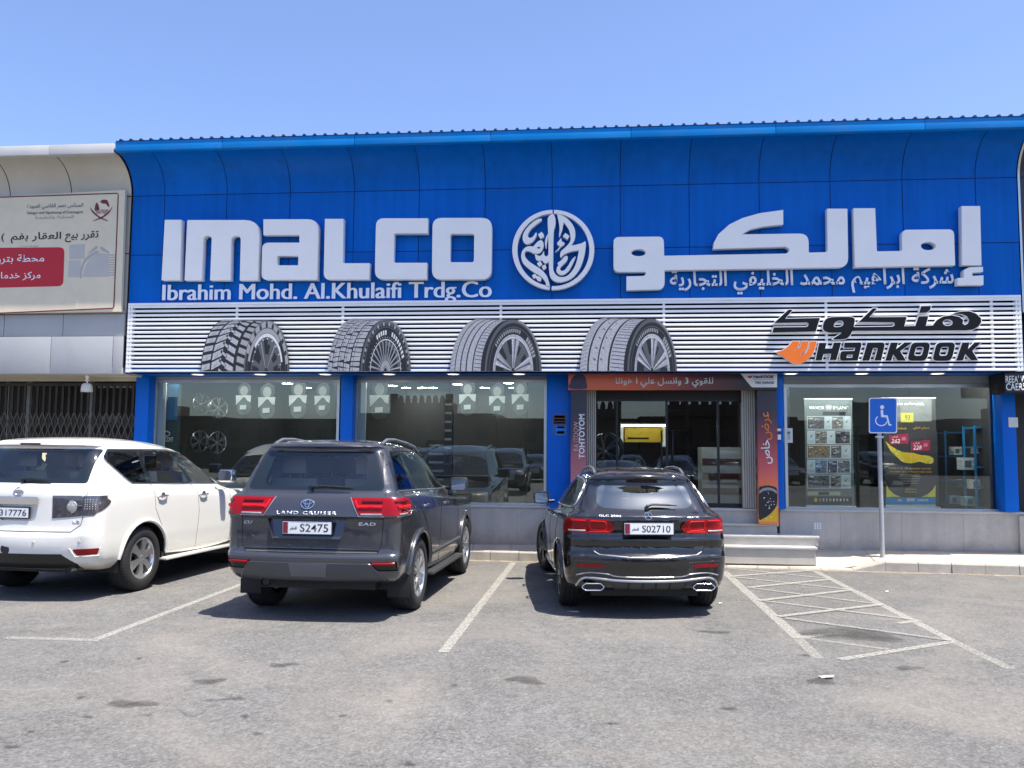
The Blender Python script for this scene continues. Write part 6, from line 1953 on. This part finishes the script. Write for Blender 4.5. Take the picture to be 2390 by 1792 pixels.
    # side glass
    for sd in '+-':
        c.take(c.cut(rnd([(.36, 1.345, .05), (.88, 1.33), (.86, 1.70, .01), (.56, 1.69, .12)]), sd), 'quarter_window', M_CGLASS, -.004)
        c.take(c.cut(rnd([(.98, 1.325, .02), (1.93, 1.30, .02), (1.80, 1.70, .02), (.97, 1.705, .02)]), sd), 'rear_door_window', M_CGLASS, -.004)
        c.take(c.cut(rnd([(2.02, 1.295, .02), (3.06, 1.26, .06), (2.45, 1.62, .06), (1.90, 1.695, .02)]), sd), 'front_door_window', M_CGLASS, -.004)
        fs = c.cut([(.30, 1.33), (3.12, 1.25), (2.46, 1.645), (1.88, 1.725), (.56, 1.725), (.40, 1.6)], sd); c.take(fs, 'window_pillars', M_CFRIT, -.001)
        b = B(); c.strip(b, [(.33, 1.325), (1.0, 1.312), (2.0, 1.283), (3.1, 1.243)], sd, .008, .003); c.part('belt_trim', b, M_SATIN, 60)
        b = B(); c.strip(b, [(.38, 1.6), (.55, 1.735), (1.0, 1.742), (1.88, 1.735), (2.46, 1.65)], sd, .006, .002); c.part('window_trim', b, M_TRIM, 60)
        b = B()
        c.strip(b, [(.93, 1.30), (.93, 1.15), (1.28, .9), (1.42, .6), (1.44, .42)], sd, .0035, -.0005)
        c.strip(b, [(1.97, 1.28), (1.98, .9), (1.96, .42)], sd, .0035, -.0005)
        c.strip(b, [(3.10, 1.22), (3.14, .9), (3.10, .42)], sd, .0035, -.0005)
        c.strip(b, [(.52, 1.09), (.52, .70), (.62, .66)], sd, .0035, -.0005)
        c.part('panel_gap', b, M_GAP, None)
        handle(c, 1.16, 1.14, sd); handle(c, 2.22, 1.11, sd)
        b = B(); c.strip(b, [(1.50, .56), (3.30, .56)], sd, .028, .002); c.part('side_moulding', b, M_PLAST, 60)
    c.take(c.cut(rnd([(-.70, 2.60), (.70, 2.60), (.78, 3.36), (-.78, 3.36)]), 't'), 'windscreen', M_CGLASS3, -.004)
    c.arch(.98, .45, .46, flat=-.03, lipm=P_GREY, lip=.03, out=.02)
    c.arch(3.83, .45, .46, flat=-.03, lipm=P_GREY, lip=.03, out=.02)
    # tailgate gaps
    b = B()
    for sg in (1, -1):
        c.strip(b, [(sg * .755, 1.33), (sg * .757, 1.08), (sg * .745, .80), (sg * .70, .70)], 'r', .004, -.001)
    c.strip(b, [(-.755, 1.052), (.755, 1.052)], 'r', .0035, -.001); c.strip(b, [(-.72, .735), (.72, .735)], 'r', .012, -.006)
    c.part('panel_gap', b, M_GAP, None)
    b = B(); c.strip(b, [(-.70, .712), (.70, .712)], 'r', .006, .001); c.part('bumper_step', b, M_SATIN, 60)
    badge_rings(c, -.045, 1.195, 1.15, M_CHROME)
    c.text('LAND CRUISER', -.365, 1.09, .275, 1.124, 'r', M_BADGE, .012, spacing=1.25)
    c.text('CU', -.735, .985, -.64, 1.018, 'r', M_BADGE, .01, .3); c.text('EAD', .50, .985, .68, 1.018, 'r', M_BADGE, .02, .1, spacing=1.1)
    c.plate(-.04, .955, .52, .125, .085, 'S2475', 0)
    b = B(); c.strip(b, [(-.07, 1.742), (.07, 1.742)], 'r', .007, .001); c.part('brake_lamp', b, M_SMOKE, 60)
    wiper(c, [(-.04, 1.365), (.1, 1.372), (.28, 1.362), (.40, 1.358)])
    for sg in (1, -1):
        b = B()
        P = [c.hit((sg * .60, y), 't') for y in (.55, .75, 1.1, 1.6, 2.0, 2.2)]
        lf = (.005, .05, .055, .055, .05, .005)
        tube(b, [h + Vector((0, 0, l)) for (h, n), l in zip(P, lf)], .018, 8); c.part('roof_rail', b, M_SATIN, 60)
        b = B()
        box(b, *sorted((sg * .88, sg * 1.0)), 1.42, 3.28, .315, .355, bev=.012)
        for k in range(9): box(b, *sorted((sg * .91, sg * .985)), 1.5 + k * .19, 1.62 + k * .19, .3555, .361)
        c.part('side_step', b, M_PLAST, 40)
        b = B(); box(b, *sorted((sg * .70, sg * .94)), .52, .535, .20, .46, bev=.008); c.part('mud_flap', b, M_BLACK, 40)
    b = B(); tube(b, [(-.50, .16, .385), (-.50, .5, .39)], .045, 16, caps=False); tube(b, [(-.50, .17, .385), (-.50, .5, .39)], .039, 16, mi=1); c.part('exhaust_pipe', b, [M_CHROME, M_BLACK], 60)
    mirror_part(c, .90, 2.86, 1.30, P_GREY)
    interior(c, [(-.42, .95, .72), (.42, .95, .72), (-.42, 1.75, .70), (.42, 1.75, .70), (-.4, 2.55, .68), (.4, 2.55, .68)], .55, .76, .6, 3.4, M_TAN)
    under(c, .62, .35, 4.4, .30, .54)
    # front: grille and lamps
    c.take(c.cut([(-.50, .62), (.50, .62), (.56, .98), (-.56, .98)], 'f'), 'front_grille', M_SATIN, -.02)
    for sg in (1, -1): c.take(c.cut([(sg * x, z) for x, z in ((.55, .82), (.86, .84), (.84, 1.0), (.57, .99))], 'f'), 'headlamp', M_CLEAR, .002)
    c.take(c.cut([(-.62, .40), (.62, .40), (.66, .54), (-.66, .54)], 'f'), 'front_intake', M_TRIM, -.01)
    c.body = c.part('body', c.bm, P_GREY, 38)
    ty, ri = wheel_mesh(.405, .262, .27, 6, M_ALLOY)
    c.wheels(ty, ri, .945, .98, 3.83, .405)
    return c
# ------------------------------------------------------------------ white three-row off-roader
def white_suv(loc, rz, label):
    c = Car('family_off_roader', label, loc, rz, P_WHITE); c.wside = .97
    rows = [(.34, .34, .34, .44, 4.55, .82, .92, .82, .12, .22),
            (.39, .38, .18, .30, 4.80, .88, .95, .86, .16, .32),
            (.45, .45, .09, .22, 4.90, .925, .965, .90, .18, .34),
            (.56, .56, .045, .17, 4.95, .95, .97, .92, .19, .34),
            (.68, .68, .03, .15, 4.96, .955, .975, .92, .19, .34),
            (.755, .76, .035, .145, 4.96, .955, .975, .92, .19, .34),
            (.785, .79, .07, .15, 4.96, .955, .975, .92, .19, .34),
            (.90, .88, .085, .16, 4.94, .955, .975, .92, .19, .36),
            (1.05, .98, .085, .165, 4.90, .953, .973, .91, .19, .40),
            (1.18, 1.06, .085, .17, 4.78, .945, .968, .90, .19, .42),
            (1.26, 1.11, .095, .18, 4.50, .930, .955, .88, .19, .40),
            (1.30, 1.14, .11, .19, 4.00, .912, .938, .86, .19, .36),
            (1.33, 1.165, .14, .215, 3.55, .885, .91, .84, .19, .30),
            (1.36, 1.20, .165, .24, 3.42, .865, .885, .81, .19, .26),
            (1.45, 1.30, .20, .28, 3.22, .84, .86, .77, .19, .25),
            (1.60, 1.48, .26, .345, 2.90, .795, .815, .71, .19, .24),
            (1.72, 1.64, .32, .41, 2.60, .75, .77, .66, .19, .23),
            (1.765, 1.72, .315, .41, 2.40, .725, .745, .63, .19, .23),
            (1.79, 1.75, .235, .335, 2.30, .705, .725, .61, .19, .24),
            (1.825, 1.79, .24, .35, 2.15, .665, .69, .57, .20, .26),
            (1.86, 1.83, .40, .50, 1.98, .58, .61, .49, .22, .28),
            (1.882, 1.86, .65, .72, 1.80, .45, .47, .36, .22, .26),
            (1.893, 1.885, 1.0, 1.05, 1.5, .22, .23, .18, .12, .14)]
    c.set_body(car_body(rows, 3))
    RGI = rnd([(-.62, 1.40, .08), (.62, 1.40, .08), (.635, 1.70, .05), (-.635, 1.70, .05)])
    RG = rnd([(-.755, 1.345, .03), (.755, 1.345, .03), (.735, 1.745, .03), (-.735, 1.745, .03)])
    c.take(c.cut(RGI, 'r'), 'rear_window', M_CGLASS2, -.002)
    c.take(c.cut(RG, 'r'), 'window_border', M_CFRIT, -.001)
    for sg, sd in ((1, '+'), (-1, '-')):
        fs = c.cut(rnd([(sg * .545, .985, .03), (sg * .575, 1.195, .04), (sg * .99, 1.21), (sg * .99, 1.15), (sg * .89, .985)]), 'r')
        o = c.take(fs, 'tail_lamp', [M_SMOKE, M_TRIM], .006, .03, 45, rimmat=1)
        fs = c.cut([(.10, 1.21), (.30, 1.208), (.42, 1.14), (.40, 1.11), (.28, 1.04), (.10, .95)], sd)
        c.take(fs, 'side_lamp', [M_SMOKE, M_TRIM], .006, .03, 45, rimmat=1)
        h, n = c.hit((sg * .64, 1.08), 'r')
        b = B(); lathe(b, [(-.012, .001), (-.014, .04), (-.008, .052), (-.006, .075), (.01, .08)], 24, 'y', h); c.part('lamp_bowl', b, M_CLEAR, 60)
        b = B()
        for i in range(5):
            for j in range(5):
                x, z = .80 + .024 * i, 1.06 + .026 * j
                hh_, nn_ = c.hit((sg * x, z), 'r'); lathe(b, [(-.008, .001), (-.006, .007), (.004, .009)], 8, 'y', hh_)
        c.part('lamp_diodes', b, M_CLEAR, 60)
        b = B(); c.strip(b, [(sg * .70, 1.09), (sg * .775, 1.09)], 'r', .014, .004); c.strip(b, [(sg * .785, 1.208), (sg * .785, .985)], 'r', .005, .005); c.part('lamp_bar', b, M_PLAST, 60)
        fs = c.cut(rnd([(sg * .68, .605, .02), (sg * .935, .615, .01), (sg * .92, .545, .02), (sg * .73, .535, .02)]), 'r')
        c.take(fs, 'reflector', M_RED, .004, .012)
        b = B(); c.strip(b, [(sg * x, z) for x, z in ((.655, .615), (.71, .52), (.925, .53), (.94, .615))], 'r', .008, .003); c.part('reflector_surround', b, P_WHITE, 60)
        b = B(); lathe(b, [(-.006, .001), (-.006, .014), (.006, .016)], 12, 'y', c.hit((sg * .76, .69), 'r')[0]); lathe(b, [(-.006, .001), (-.006, .014), (.006, .016)], 12, 'y', c.hit((sg * .26, .68), 'r')[0]); c.part('parking_sensor', b, P_WHITE, 60)
        c.take(c.cut(rnd([(.93, 1.345, .05), (1.22, 1.335, .01), (1.15, 1.72, .01), (.62, 1.715, .06), (.50, 1.63, .05)]), sd), 'quarter_window', M_CGLASS, -.004)
        c.take(c.cut(rnd([(1.30, 1.332, .01), (2.22, 1.30, .02), (1.94, 1.715, .03), (1.20, 1.72, .01)]), sd), 'rear_door_window', M_CGLASS3, -.004)
        c.take(c.cut(rnd([(2.34, 1.296, .02), (3.04, 1.268, .05), (2.50, 1.64, .08), (2.06, 1.71, .02)]), sd), 'front_door_window', M_CGLASS3, -.004)
        c.take(c.cut(rnd([(.91, 1.325, .05), (3.10, 1.25), (2.50, 1.67, .06), (1.95, 1.735), (.60, 1.735, .07), (.475, 1.63, .05)]), sd), 'window_pillars', M_CFRIT, -.001)
        b = B(); c.strip(b, rnd([(3.10, 1.247), (.905, 1.32, .06), (.465, 1.635, .06), (.60, 1.742, .08), (1.95, 1.742), (2.5, 1.675)])[0:], sd, .007, .003); c.part('window_trim', b, M_SATIN, 60)
        b = B()
        c.strip(b, [(1.27, 1.31), (1.30, 1.0), (1.40, .84), (1.50, .68), (1.52, .42)], sd, .0035, -.0005)
        c.strip(b, [(2.26, 1.29), (2.32, .9), (2.26, .42)], sd, .0035, -.0005)
        c.strip(b, [(3.16, 1.24), (3.24, .9), (3.20, .42)], sd, .0035, -.0005)
        c.part('panel_gap', b, M_GAP, None)
        handle(c, 1.44, 1.15, sd); handle(c, 2.42, 1.125, sd)
        fs = c.cut([(3.34, 1.16), (3.56, 1.135), (3.60, 1.09), (3.44, 1.08)], sd); c.take(fs, 'wing_vent', M_PLAST, -.004)
        b = B(); sg2 = 1 if sd == '+' else -1
        box(b, *sorted((sg2 * .84, sg2 * 1.02)), 1.50, 3.45, .325, .365, bev=.015); c.part('side_step', b, P_WHITE, 40)
        b = B(); box(b, *sorted((sg2 * .84, sg2 * .945)), 1.5, 3.45, .366, .43); c.part('sill', b, M_TRIM)
    c.take(c.cut(rnd([(-.70, 2.62), (.70, 2.62), (.80, 3.42), (-.80, 3.42)]), 't'), 'windscreen', M_CGLASS3, -.004)
    fs = c.cut([(-.56, .55), (.56, .55), (.70, .43), (.68, .36), (-.68, .36), (-.70, .43)], 'r'); c.take(fs, 'lower_bumper', M_TRIM, .004, .004)
    c.arch(1.10, .44, .47, flat=-.04, lipm=P_WHITE, lip=.022, out=.014)
    c.arch(4.0, .44, .47, flat=-.04, lipm=P_WHITE, lip=.022, out=.014)
    b = B()
    for sg in (1, -1): c.strip(b, [(sg * x, z) for x, z in ((.84, 1.34), (.80, 1.20), (.785, .98), (.765, .88), (.66, .80))], 'r', .0038, -.0005)
    c.strip(b, [(-.66, .80), (.66, .80)], 'r', .0045, -.001)
    c.part('panel_gap', b, M_GAP, None)
    fs = c.cut(rnd([(-.26, 1.10, .02), (.26, 1.10, .02), (.23, .92, .05), (-.23, .92, .05)]), 'r'); c.take(fs, 'plate_recess', P_WHITE, -.025, -.025)
    b = B(); P = [(-.40, 1.15), (.245, 1.15)]
    me = flat_curve([rnd([(-.27, 1.105, .01), (.27, 1.105, .01), (.275, 1.195, .02), (-.275, 1.195, .02)])], .02, .004); to_wall(me, .085); add_me(b, me); c.part('chrome_bar', b, M_CHROME, 40)
    c.plate(-.05, 1.01, .40, .11, .075, '317776', 0, side=False)
    b = B()
    h, n = c.hit((-.15 + .15, 1.25), 'r')
    tube(b, [h + n * .006 + Vector((.045 * math.cos(u), 0, .045 * math.sin(u))) for u in [2 * PI * k / 24 for k in range(24)]], .008, 6, True); box(b, h.x - .065, h.x + .065, h.y - .012, h.y + .0, h.z - .012, h.z + .012, bev=.003)
    c.part('badge', b, M_SATIN, 50)
    c.text('LE', .675, .90, .755, .93, 'r', M_SATIN, .02)
    b = B(); c.strip(b, [(-.13, 1.80), (.13, 1.80)], 'r', .010, .002); c.part('brake_lamp', b, M_REDD, 60)
    wiper(c, [(.0, 1.375), (.1, 1.385), (.26, 1.372), (.36, 1.366)])
    b = B(); lathe(b, [(-.004, .001), (-.004, .055), (.02, .06)], 20, 'y', c.hit((-.10, .60), 'r')[0]); c.part('tow_cover', b, M_TRIM, 60)
    b = B(); tube(b, [(.56, .25, .36), (.56, .6, .38)], .045, 14, caps=False); tube(b, [(.56, .26, .36), (.56, .6, .38)], .04, 14, mi=1); c.part('exhaust_pipe', b, [M_SATIN, M_BLACK], 60)
    for sg in (1, -1):
        b = B(); pts = [c.hit((sg * .60, y), 't') for y in (.5, .8, 1.2, 1.7, 2.1)]; tube(b, [h + n * .001 for h, n in pts], .004, 6)
        c.part('roof_seam', b, M_PLAST, None)
    mirror_part(c, .94, 2.92, 1.36, M_CHROME)
    interior(c, [(-.42, 1.0, .75), (.42, 1.0, .75), (-.42, 1.85, .73), (.42, 1.85, .73), (-.4, 2.65, .72), (.4, 2.65, .72)], .55, .8, .6, 3.4, M_CREAM)
    under(c, .64, .4, 4.5, .30, .54)
    c.take(c.cut([(-.45, .62), (.45, .62), (.52, 1.0), (-.52, 1.0)], 'f'), 'front_grille', M_SATIN, -.02)
    for sg in (1, -1): c.take(c.cut([(sg * x, z) for x, z in ((.55, .84), (.86, .88), (.84, 1.04), (.56, 1.0))], 'f'), 'headlamp', M_CLEAR, .002)
    c.part('body', c.bm, P_WHITE, 38)
    ty, ri = wheel_mesh(.40, .25, .26, 6, M_ALLOY, twin=False)
    c.wheels(ty, ri, .95, 1.10, 4.0, .40)
    return c
# ------------------------------------------------------------------ black sporty wagon
def black_suv(loc, rz, label):
    c = Car('estate_car', label, loc, rz, P_BLACK); c.wside = .90
    rows = [(.27, .25, .22, .34, 4.30, .74, .82, .74, .12, .24),
            (.31, .30, .07, .20, 4.46, .82, .87, .78, .18, .36),
            (.38, .37, .025, .16, 4.52, .855, .885, .81, .20, .40),
            (.47, .46, .02, .145, 4.55, .872, .893, .83, .21, .42),
            (.58, .57, .005, .135, 4.56, .882, .90, .83, .21, .42),
            (.645, .64, .01, .135, 4.56, .886, .905, .83, .21, .42),
            (.67, .665, .05, .155, 4.56, .887, .907, .83, .21, .42),
            (.76, .74, .075, .17, 4.55, .885, .908, .83, .21, .42),
            (.82, .80, .07, .165, 4.54, .882, .908, .83, .21, .44),
            (.865, .83, .095, .18, 4.52, .880, .907, .82, .21, .44),
            (.95, .87, .10, .185, 4.48, .872, .903, .82, .21, .46),
            (1.02, .90, .08, .17, 4.40, .858, .892, .81, .21, .48),
            (1.06, .925, .085, .175, 4.28, .842, .878, .80, .21, .46),
            (1.09, .95, .115, .205, 3.90, .815, .852, .78, .21, .40),
            (1.125, .985, .165, .25, 3.45, .772, .805, .74, .22, .30),
            (1.17, 1.03, .215, .295, 3.28, .735, .77, .71, .22, .27),
            (1.28, 1.16, .315, .39, 3.00, .675, .715, .65, .21, .26),
            (1.40, 1.33, .43, .50, 2.65, .61, .65, .58, .20, .25),
            (1.445, 1.41, .43, .505, 2.42, .585, .62, .54, .20, .25),
            (1.455, 1.43, .37, .455, 2.34, .578, .61, .53, .20, .25),
            (1.48, 1.46, .36, .455, 2.22, .555, .585, .50, .21, .26),
            (1.525, 1.51, .42, .53, 2.02, .49, .52, .43, .22, .27),
            (1.56, 1.55, .68, .76, 1.85, .39, .41, .33, .2, .24),
            (1.578, 1.575, 1.0, 1.05, 1.55, .20, .21, .17, .11, .13)]
    c.set_body(car_body(rows, 3))
    RGI = rnd([(-.535, 1.155, .10), (0, 1.135, .3), (.535, 1.155, .10), (.50, 1.385, .07), (-.50, 1.385, .07)])
    RG = rnd([(-.635, 1.165, .10), (0, 1.112, .5), (.635, 1.165, .10), (.565, 1.425, .04), (-.565, 1.425, .04)])
    c.take(c.cut(RGI, 'r'), 'rear_window', M_CGLASS4, -.002)
    c.take(c.cut(RG, 'r'), 'window_border', mat('glass_border_grey', (.02, .024, .03), .08, var=0, coat=.5), -.001)
    for sg, sd in ((1, '+'), (-1, '-')):
        fs = c.cut(rnd([(sg * .345, .955, .05), (sg * .42, 1.035, .04), (sg * .95, 1.045), (sg * .95, .89), (sg * .40, .89, .04)]), 'r')
        c.take(fs, 'tail_lamp', [M_RED, M_REDD], .006, .03, 45, rimmat=1)
        fs = c.cut([(.17, 1.045), (.46, 1.035), (.52, 1.0), (.45, .93), (.17, .90)], sd); c.take(fs, 'side_lamp', [M_REDD, M_REDD], .004, .02, 45)
        b = B()
        L = rnd([(.44, .985, .02), (.46, 1.015, .02), (.62, 1.018, .02), (.61, .925, .02), (.44, .915, .03)])
        c.strip(b, [(sg * x, z) for x, z in L], 'r', .007, .005, closed=True)
        c.strip(b, [(sg * .42, .905), (sg * .62, .902)], 'r', .008, .005); c.strip(b, [(sg * .66, 1.02), (sg * .80, 1.02)], 'r', .008, .004)
        c.part('lamp_bar', b, M_REDH, 60)
        b = B(); c.strip(b, [(sg * .66, .912), (sg * .83, .915)], 'r', .010, .005); c.part('reversing_lamp', b, M_CLEAR, 60)
        fs = c.cut(rnd([(sg * .47, .57, .01), (sg * .49, .535, .01), (sg * .74, .54, .015), (sg * .76, .57, .01)]), 'r'); c.take(fs, 'reflector', M_RED, .004, .01)
        b = B(); c.strip(b, [(sg * .42, .59), (sg * .78, .598)], 'r', .006, .003); c.part('bumper_crease', b, P_BLACK, 60)
        # exhaust tips
        b = B()
        cx = sg * .59
        O = rnd([(cx - .125, .33, .02), (cx - .08, .367, .02), (cx + .08, .367, .02), (cx + .125, .33, .02), (cx + .08, .297, .02), (cx - .08, .297, .02)])
        yy = min(c.hit(p, 'r')[0].y for p in O)
        tube(b, [(x, yy - .012, z) for x, z in O], .0065, 8, True)
        ex = c.part('exhaust_tip', b, M_CHROME, 60)
        me = flat_curve([O], .01); to_wall(me, yy + .004); b = B(); add_me(b, me); c.part('exhaust_opening', b, M_BLACK, None, ex)
        # side glass
        c.take(c.cut(rnd([(.50, 1.16, .05), (.98, 1.14, .01), (.86, 1.40, .01), (.70, 1.38, .08)]), sd), 'quarter_window', M_CGLASS, -.003)
        c.take(c.cut(rnd([(1.06, 1.135, .01), (1.86, 1.105, .02), (1.72, 1.425, .02), (.95, 1.41, .02)]), sd), 'rear_door_window', M_CGLASS, -.003)
        c.take(c.cut(rnd([(1.94, 1.102, .02), (2.86, 1.065, .05), (2.25, 1.38, .06), (1.80, 1.428, .02)]), sd), 'front_door_window', M_CGLASS, -.003)
        c.take(c.cut(rnd([(.46, 1.145, .05), (2.93, 1.055), (2.26, 1.40, .06), (1.75, 1.445), (.86, 1.425), (.66, 1.39, .1)]), sd), 'window_pillars', M_CFRIT, -.001)
        b = B(); c.strip(b, rnd([(2.9, 1.05), (1.9, 1.09), (.46, 1.135, .07), (.66, 1.40, .12), (.86, 1.435), (1.75, 1.455), (2.26, 1.41), (2.9, 1.06)]), sd, .010, .004); c.part('window_trim', b, M_SATIN, 60)
        b = B()
        c.strip(b, [(1.02, 1.12), (1.05, .95), (1.22, .75), (1.32, .5), (1.33, .30)], sd, .0035, -.0005); c.strip(b, [(1.90, 1.09), (1.93, .8), (1.90, .32)], sd, .0035, -.0005); c.strip(b, [(2.95, 1.04), (3.02, .8), (2.98, .32)], sd, .0035, -.0005)
        c.part('panel_gap', b, M_GAP, None)
        handle(c, 1.2, 1.0, sd); handle(c, 2.15, .97, sd)
        b = B(); c.strip(b, [(1.30, .335), (2.95, .33)], sd, .016, .004); c.part('sill_trim', b, M_SATIN, 60)
    c.take(c.cut(rnd([(-.62, 2.45), (.62, 2.45), (.70, 3.26), (-.70, 3.26)]), 't'), 'windscreen', M_CGLASS3, -.004)
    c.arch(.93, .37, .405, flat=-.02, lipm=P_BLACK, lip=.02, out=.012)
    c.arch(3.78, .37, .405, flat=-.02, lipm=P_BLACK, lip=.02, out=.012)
    b = B()
    for sg in (1, -1): c.strip(b, [(sg * x, z) for x, z in ((.60, 1.43), (.675, 1.15), (.64, 1.06), (.635, .86), (.60, .72), (.53, .665))], 'r', .004, -.001)
    c.part('panel_gap', b, M_GAP, None)
    b = B(); c.strip(b, [(-.575, .70), (-.52, .665), (-.2, .645), (.2, .645), (.52, .665), (.575, .70)], 'r', .009, .003); c.part('tailgate_trim', b, M_SATIN, 60)
    fs = c.cut(rnd([(-.50, .89, .03), (-.36, .83, .05), (.36, .83, .05), (.50, .89, .03), (.40, 1.02, .02), (-.40, 1.02, .02)]), 'r')
    c.take(fs, 'plate_recess', P_BLACK, -.018, -.018)
    b = B()
    LC_ = [(-.755, .335), (-.74, .37), (-.70, .41), (-.60, .425), (-.36, .405), (0, .398), (.36, .405), (.60, .425), (.70, .41), (.74, .37), (.755, .335)]
    c.strip(b, [p for p in spl(LC_, 4, False)], 'r', .014, .004); c.part('diffuser_chrome', b, M_SATIN, 60)
    b = B(); c.strip(b, [p for p in spl([(-.76, .45), (-.62, .478), (-.44, .47), (-.34, .447), (0, .44), (.34, .447), (.44, .47), (.62, .478), (.76, .45)], 4, False)], 'r', .007, .002); c.part('bumper_line', b, M_SATIN, 60)
    fs = c.cut([(-.40, .385), (.40, .385), (.36, .29), (-.36, .29)], 'r'); c.take(fs, 'diffuser', M_PLAST, -.006)
    b = B()
    for x in (-.22, -.07, .07, .22): c.strip(b, [(x, .38), (x, .30)], 'r', .006, .002)
    c.part('diffuser_fins', b, M_TRIM, 60)
    c.plate(.0, .945, .52, .115, .06, 'S02710', 0)
    c.text('GLC 250d', -.52, 1.062, -.29, 1.082, 'r', M_BADGE, .02); c.text('4MATIC', .42, 1.052, .56, 1.070, 'r', M_BADGE, .02)
    b = B(); h, n = c.hit((0, 1.075), 'r')
    tube(b, [h + n * .003 + Vector((.04 * math.cos(u), .016 * math.sin(u), .04 * math.sin(u))) for u in [2 * PI * k / 24 for k in range(24)]], .004, 6, True)
    for a in (PI / 2, PI * 7 / 6, PI * 11 / 6): tube(b, [h + n * .004, h + n * .004 + Vector((.038 * math.cos(a), .016 * math.sin(a), .038 * math.sin(a)))], [.005, .002], 6)
    c.part('badge', b, M_CHROME, 60)
    b = B(); c.strip(b, [(-.18, 1.452), (.18, 1.452)], 'r', .006, .001); c.part('brake_lamp', b, M_REDD, 60)
    wiper(c, [(.0, 1.152), (.06, 1.172), (.2, 1.168), (.33, 1.158)], .012)
    for sg in (1, -1):
        b = B(); P = [c.hit((sg * .50, y), 't') for y in (.62, .8, 1.1, 1.5, 1.9, 2.1)]
        tube(b, [h + Vector((0, 0, l)) for (h, n), l in zip(P, (.0, .04, .052, .052, .04, .0))], .016, 8); c.part('roof_rail', b, M_SATIN, 60)
    b = B(); c.strip(b, [(-.44, 1.0), (.44, 1.0)], 't', .004, .0)
    for k in range(3): c.strip(b, [(-.2 + k * .2, .75), (-.2 + k * .2, 1.3)], 't', .003, .0)
    c.part('roof_seam', b, M_GAP, None)
    mirror_part(c, .86, 2.72, 1.12, P_BLACK, s_=.9)
    interior(c, [(-.38, 1.35, .55), (.38, 1.35, .55), (-.38, 2.1, .52), (.38, 2.1, .52)], .40, .66, .7, 3.1, M_DLEATH)
    b = B(); quad(b, [(-.56, .6, 1.06), (.56, .6, 1.06), (.56, 1.25, 1.06), (-.56, 1.25, 1.06)]); c.part('load_cover', b, M_TAN)
    under(c, .58, .35, 4.1, .20, .38)
    c.take(c.cut([(-.42, .55), (.42, .55), (.36, .80), (-.36, .80)], 'f'), 'front_grille', M_SATIN, -.02)
    for sg in (1, -1): c.take(c.cut([(sg * x, z) for x, z in ((.45, .68), (.75, .70), (.74, .84), (.47, .82))], 'f'), 'headlamp', M_CLEAR, .002)
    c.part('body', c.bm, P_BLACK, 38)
    ty, ri = wheel_mesh(.365, .245, .25, 5, M_ALLOYD)
    c.wheels(ty, ri, .885, .93, 3.78, .365, steer=.18)
    return c
M_CGLASS4 = glass('car_glass_pale', (.50, .55, .52), .24, fres=1.5, reflc=(.92, 1, .94))
M_ALLOYD = mat('dark_alloy', (.10, .10, .105), .3, metal=.9, var=.05)
white_suv((-6.58, 9.28, 0), -.086, 'white off-roader with clear tail lamps, cut off by the left edge of the picture')
gs = grey_suv((-2.88, 8.58, 0), -.035, 'dark grey off-roader with red tail lamps parked between the white and the black car')
bs = black_suv((.61, 9.2, 0), .125, 'black sporty estate car with silver trimmed exhausts parked in front of the entrance')
# cars of the row behind the viewpoint: they show only as dark shapes mirrored in the shop glass
ROW = [(-13.4, gs, -9.4), (-10.2, bs, -9.4), (-6.9, gs, -9.4), (-3.6, gs, -9.4), (3.4, bs, -9.4)]
ROW += [(-17 + 2.75 * k, (gs, bs, bs)[k % 3], -23 - .2 * (k % 2)) for k in range(13)]  # far row added to keep the bright asphalt out of the glass reflections
for k, (x, src, y) in enumerate(ROW):
    o = copy_tree(src.root)
    o.name = 'opposite_car'
    o.location = (x, y, 0)
    o.rotation_euler.z = .02 * (k % 3 - 1)
    tag(o, 'dark parked car facing the shop, seen only as a reflection in its glass', 'car', 'cars mirrored in the shop glass')
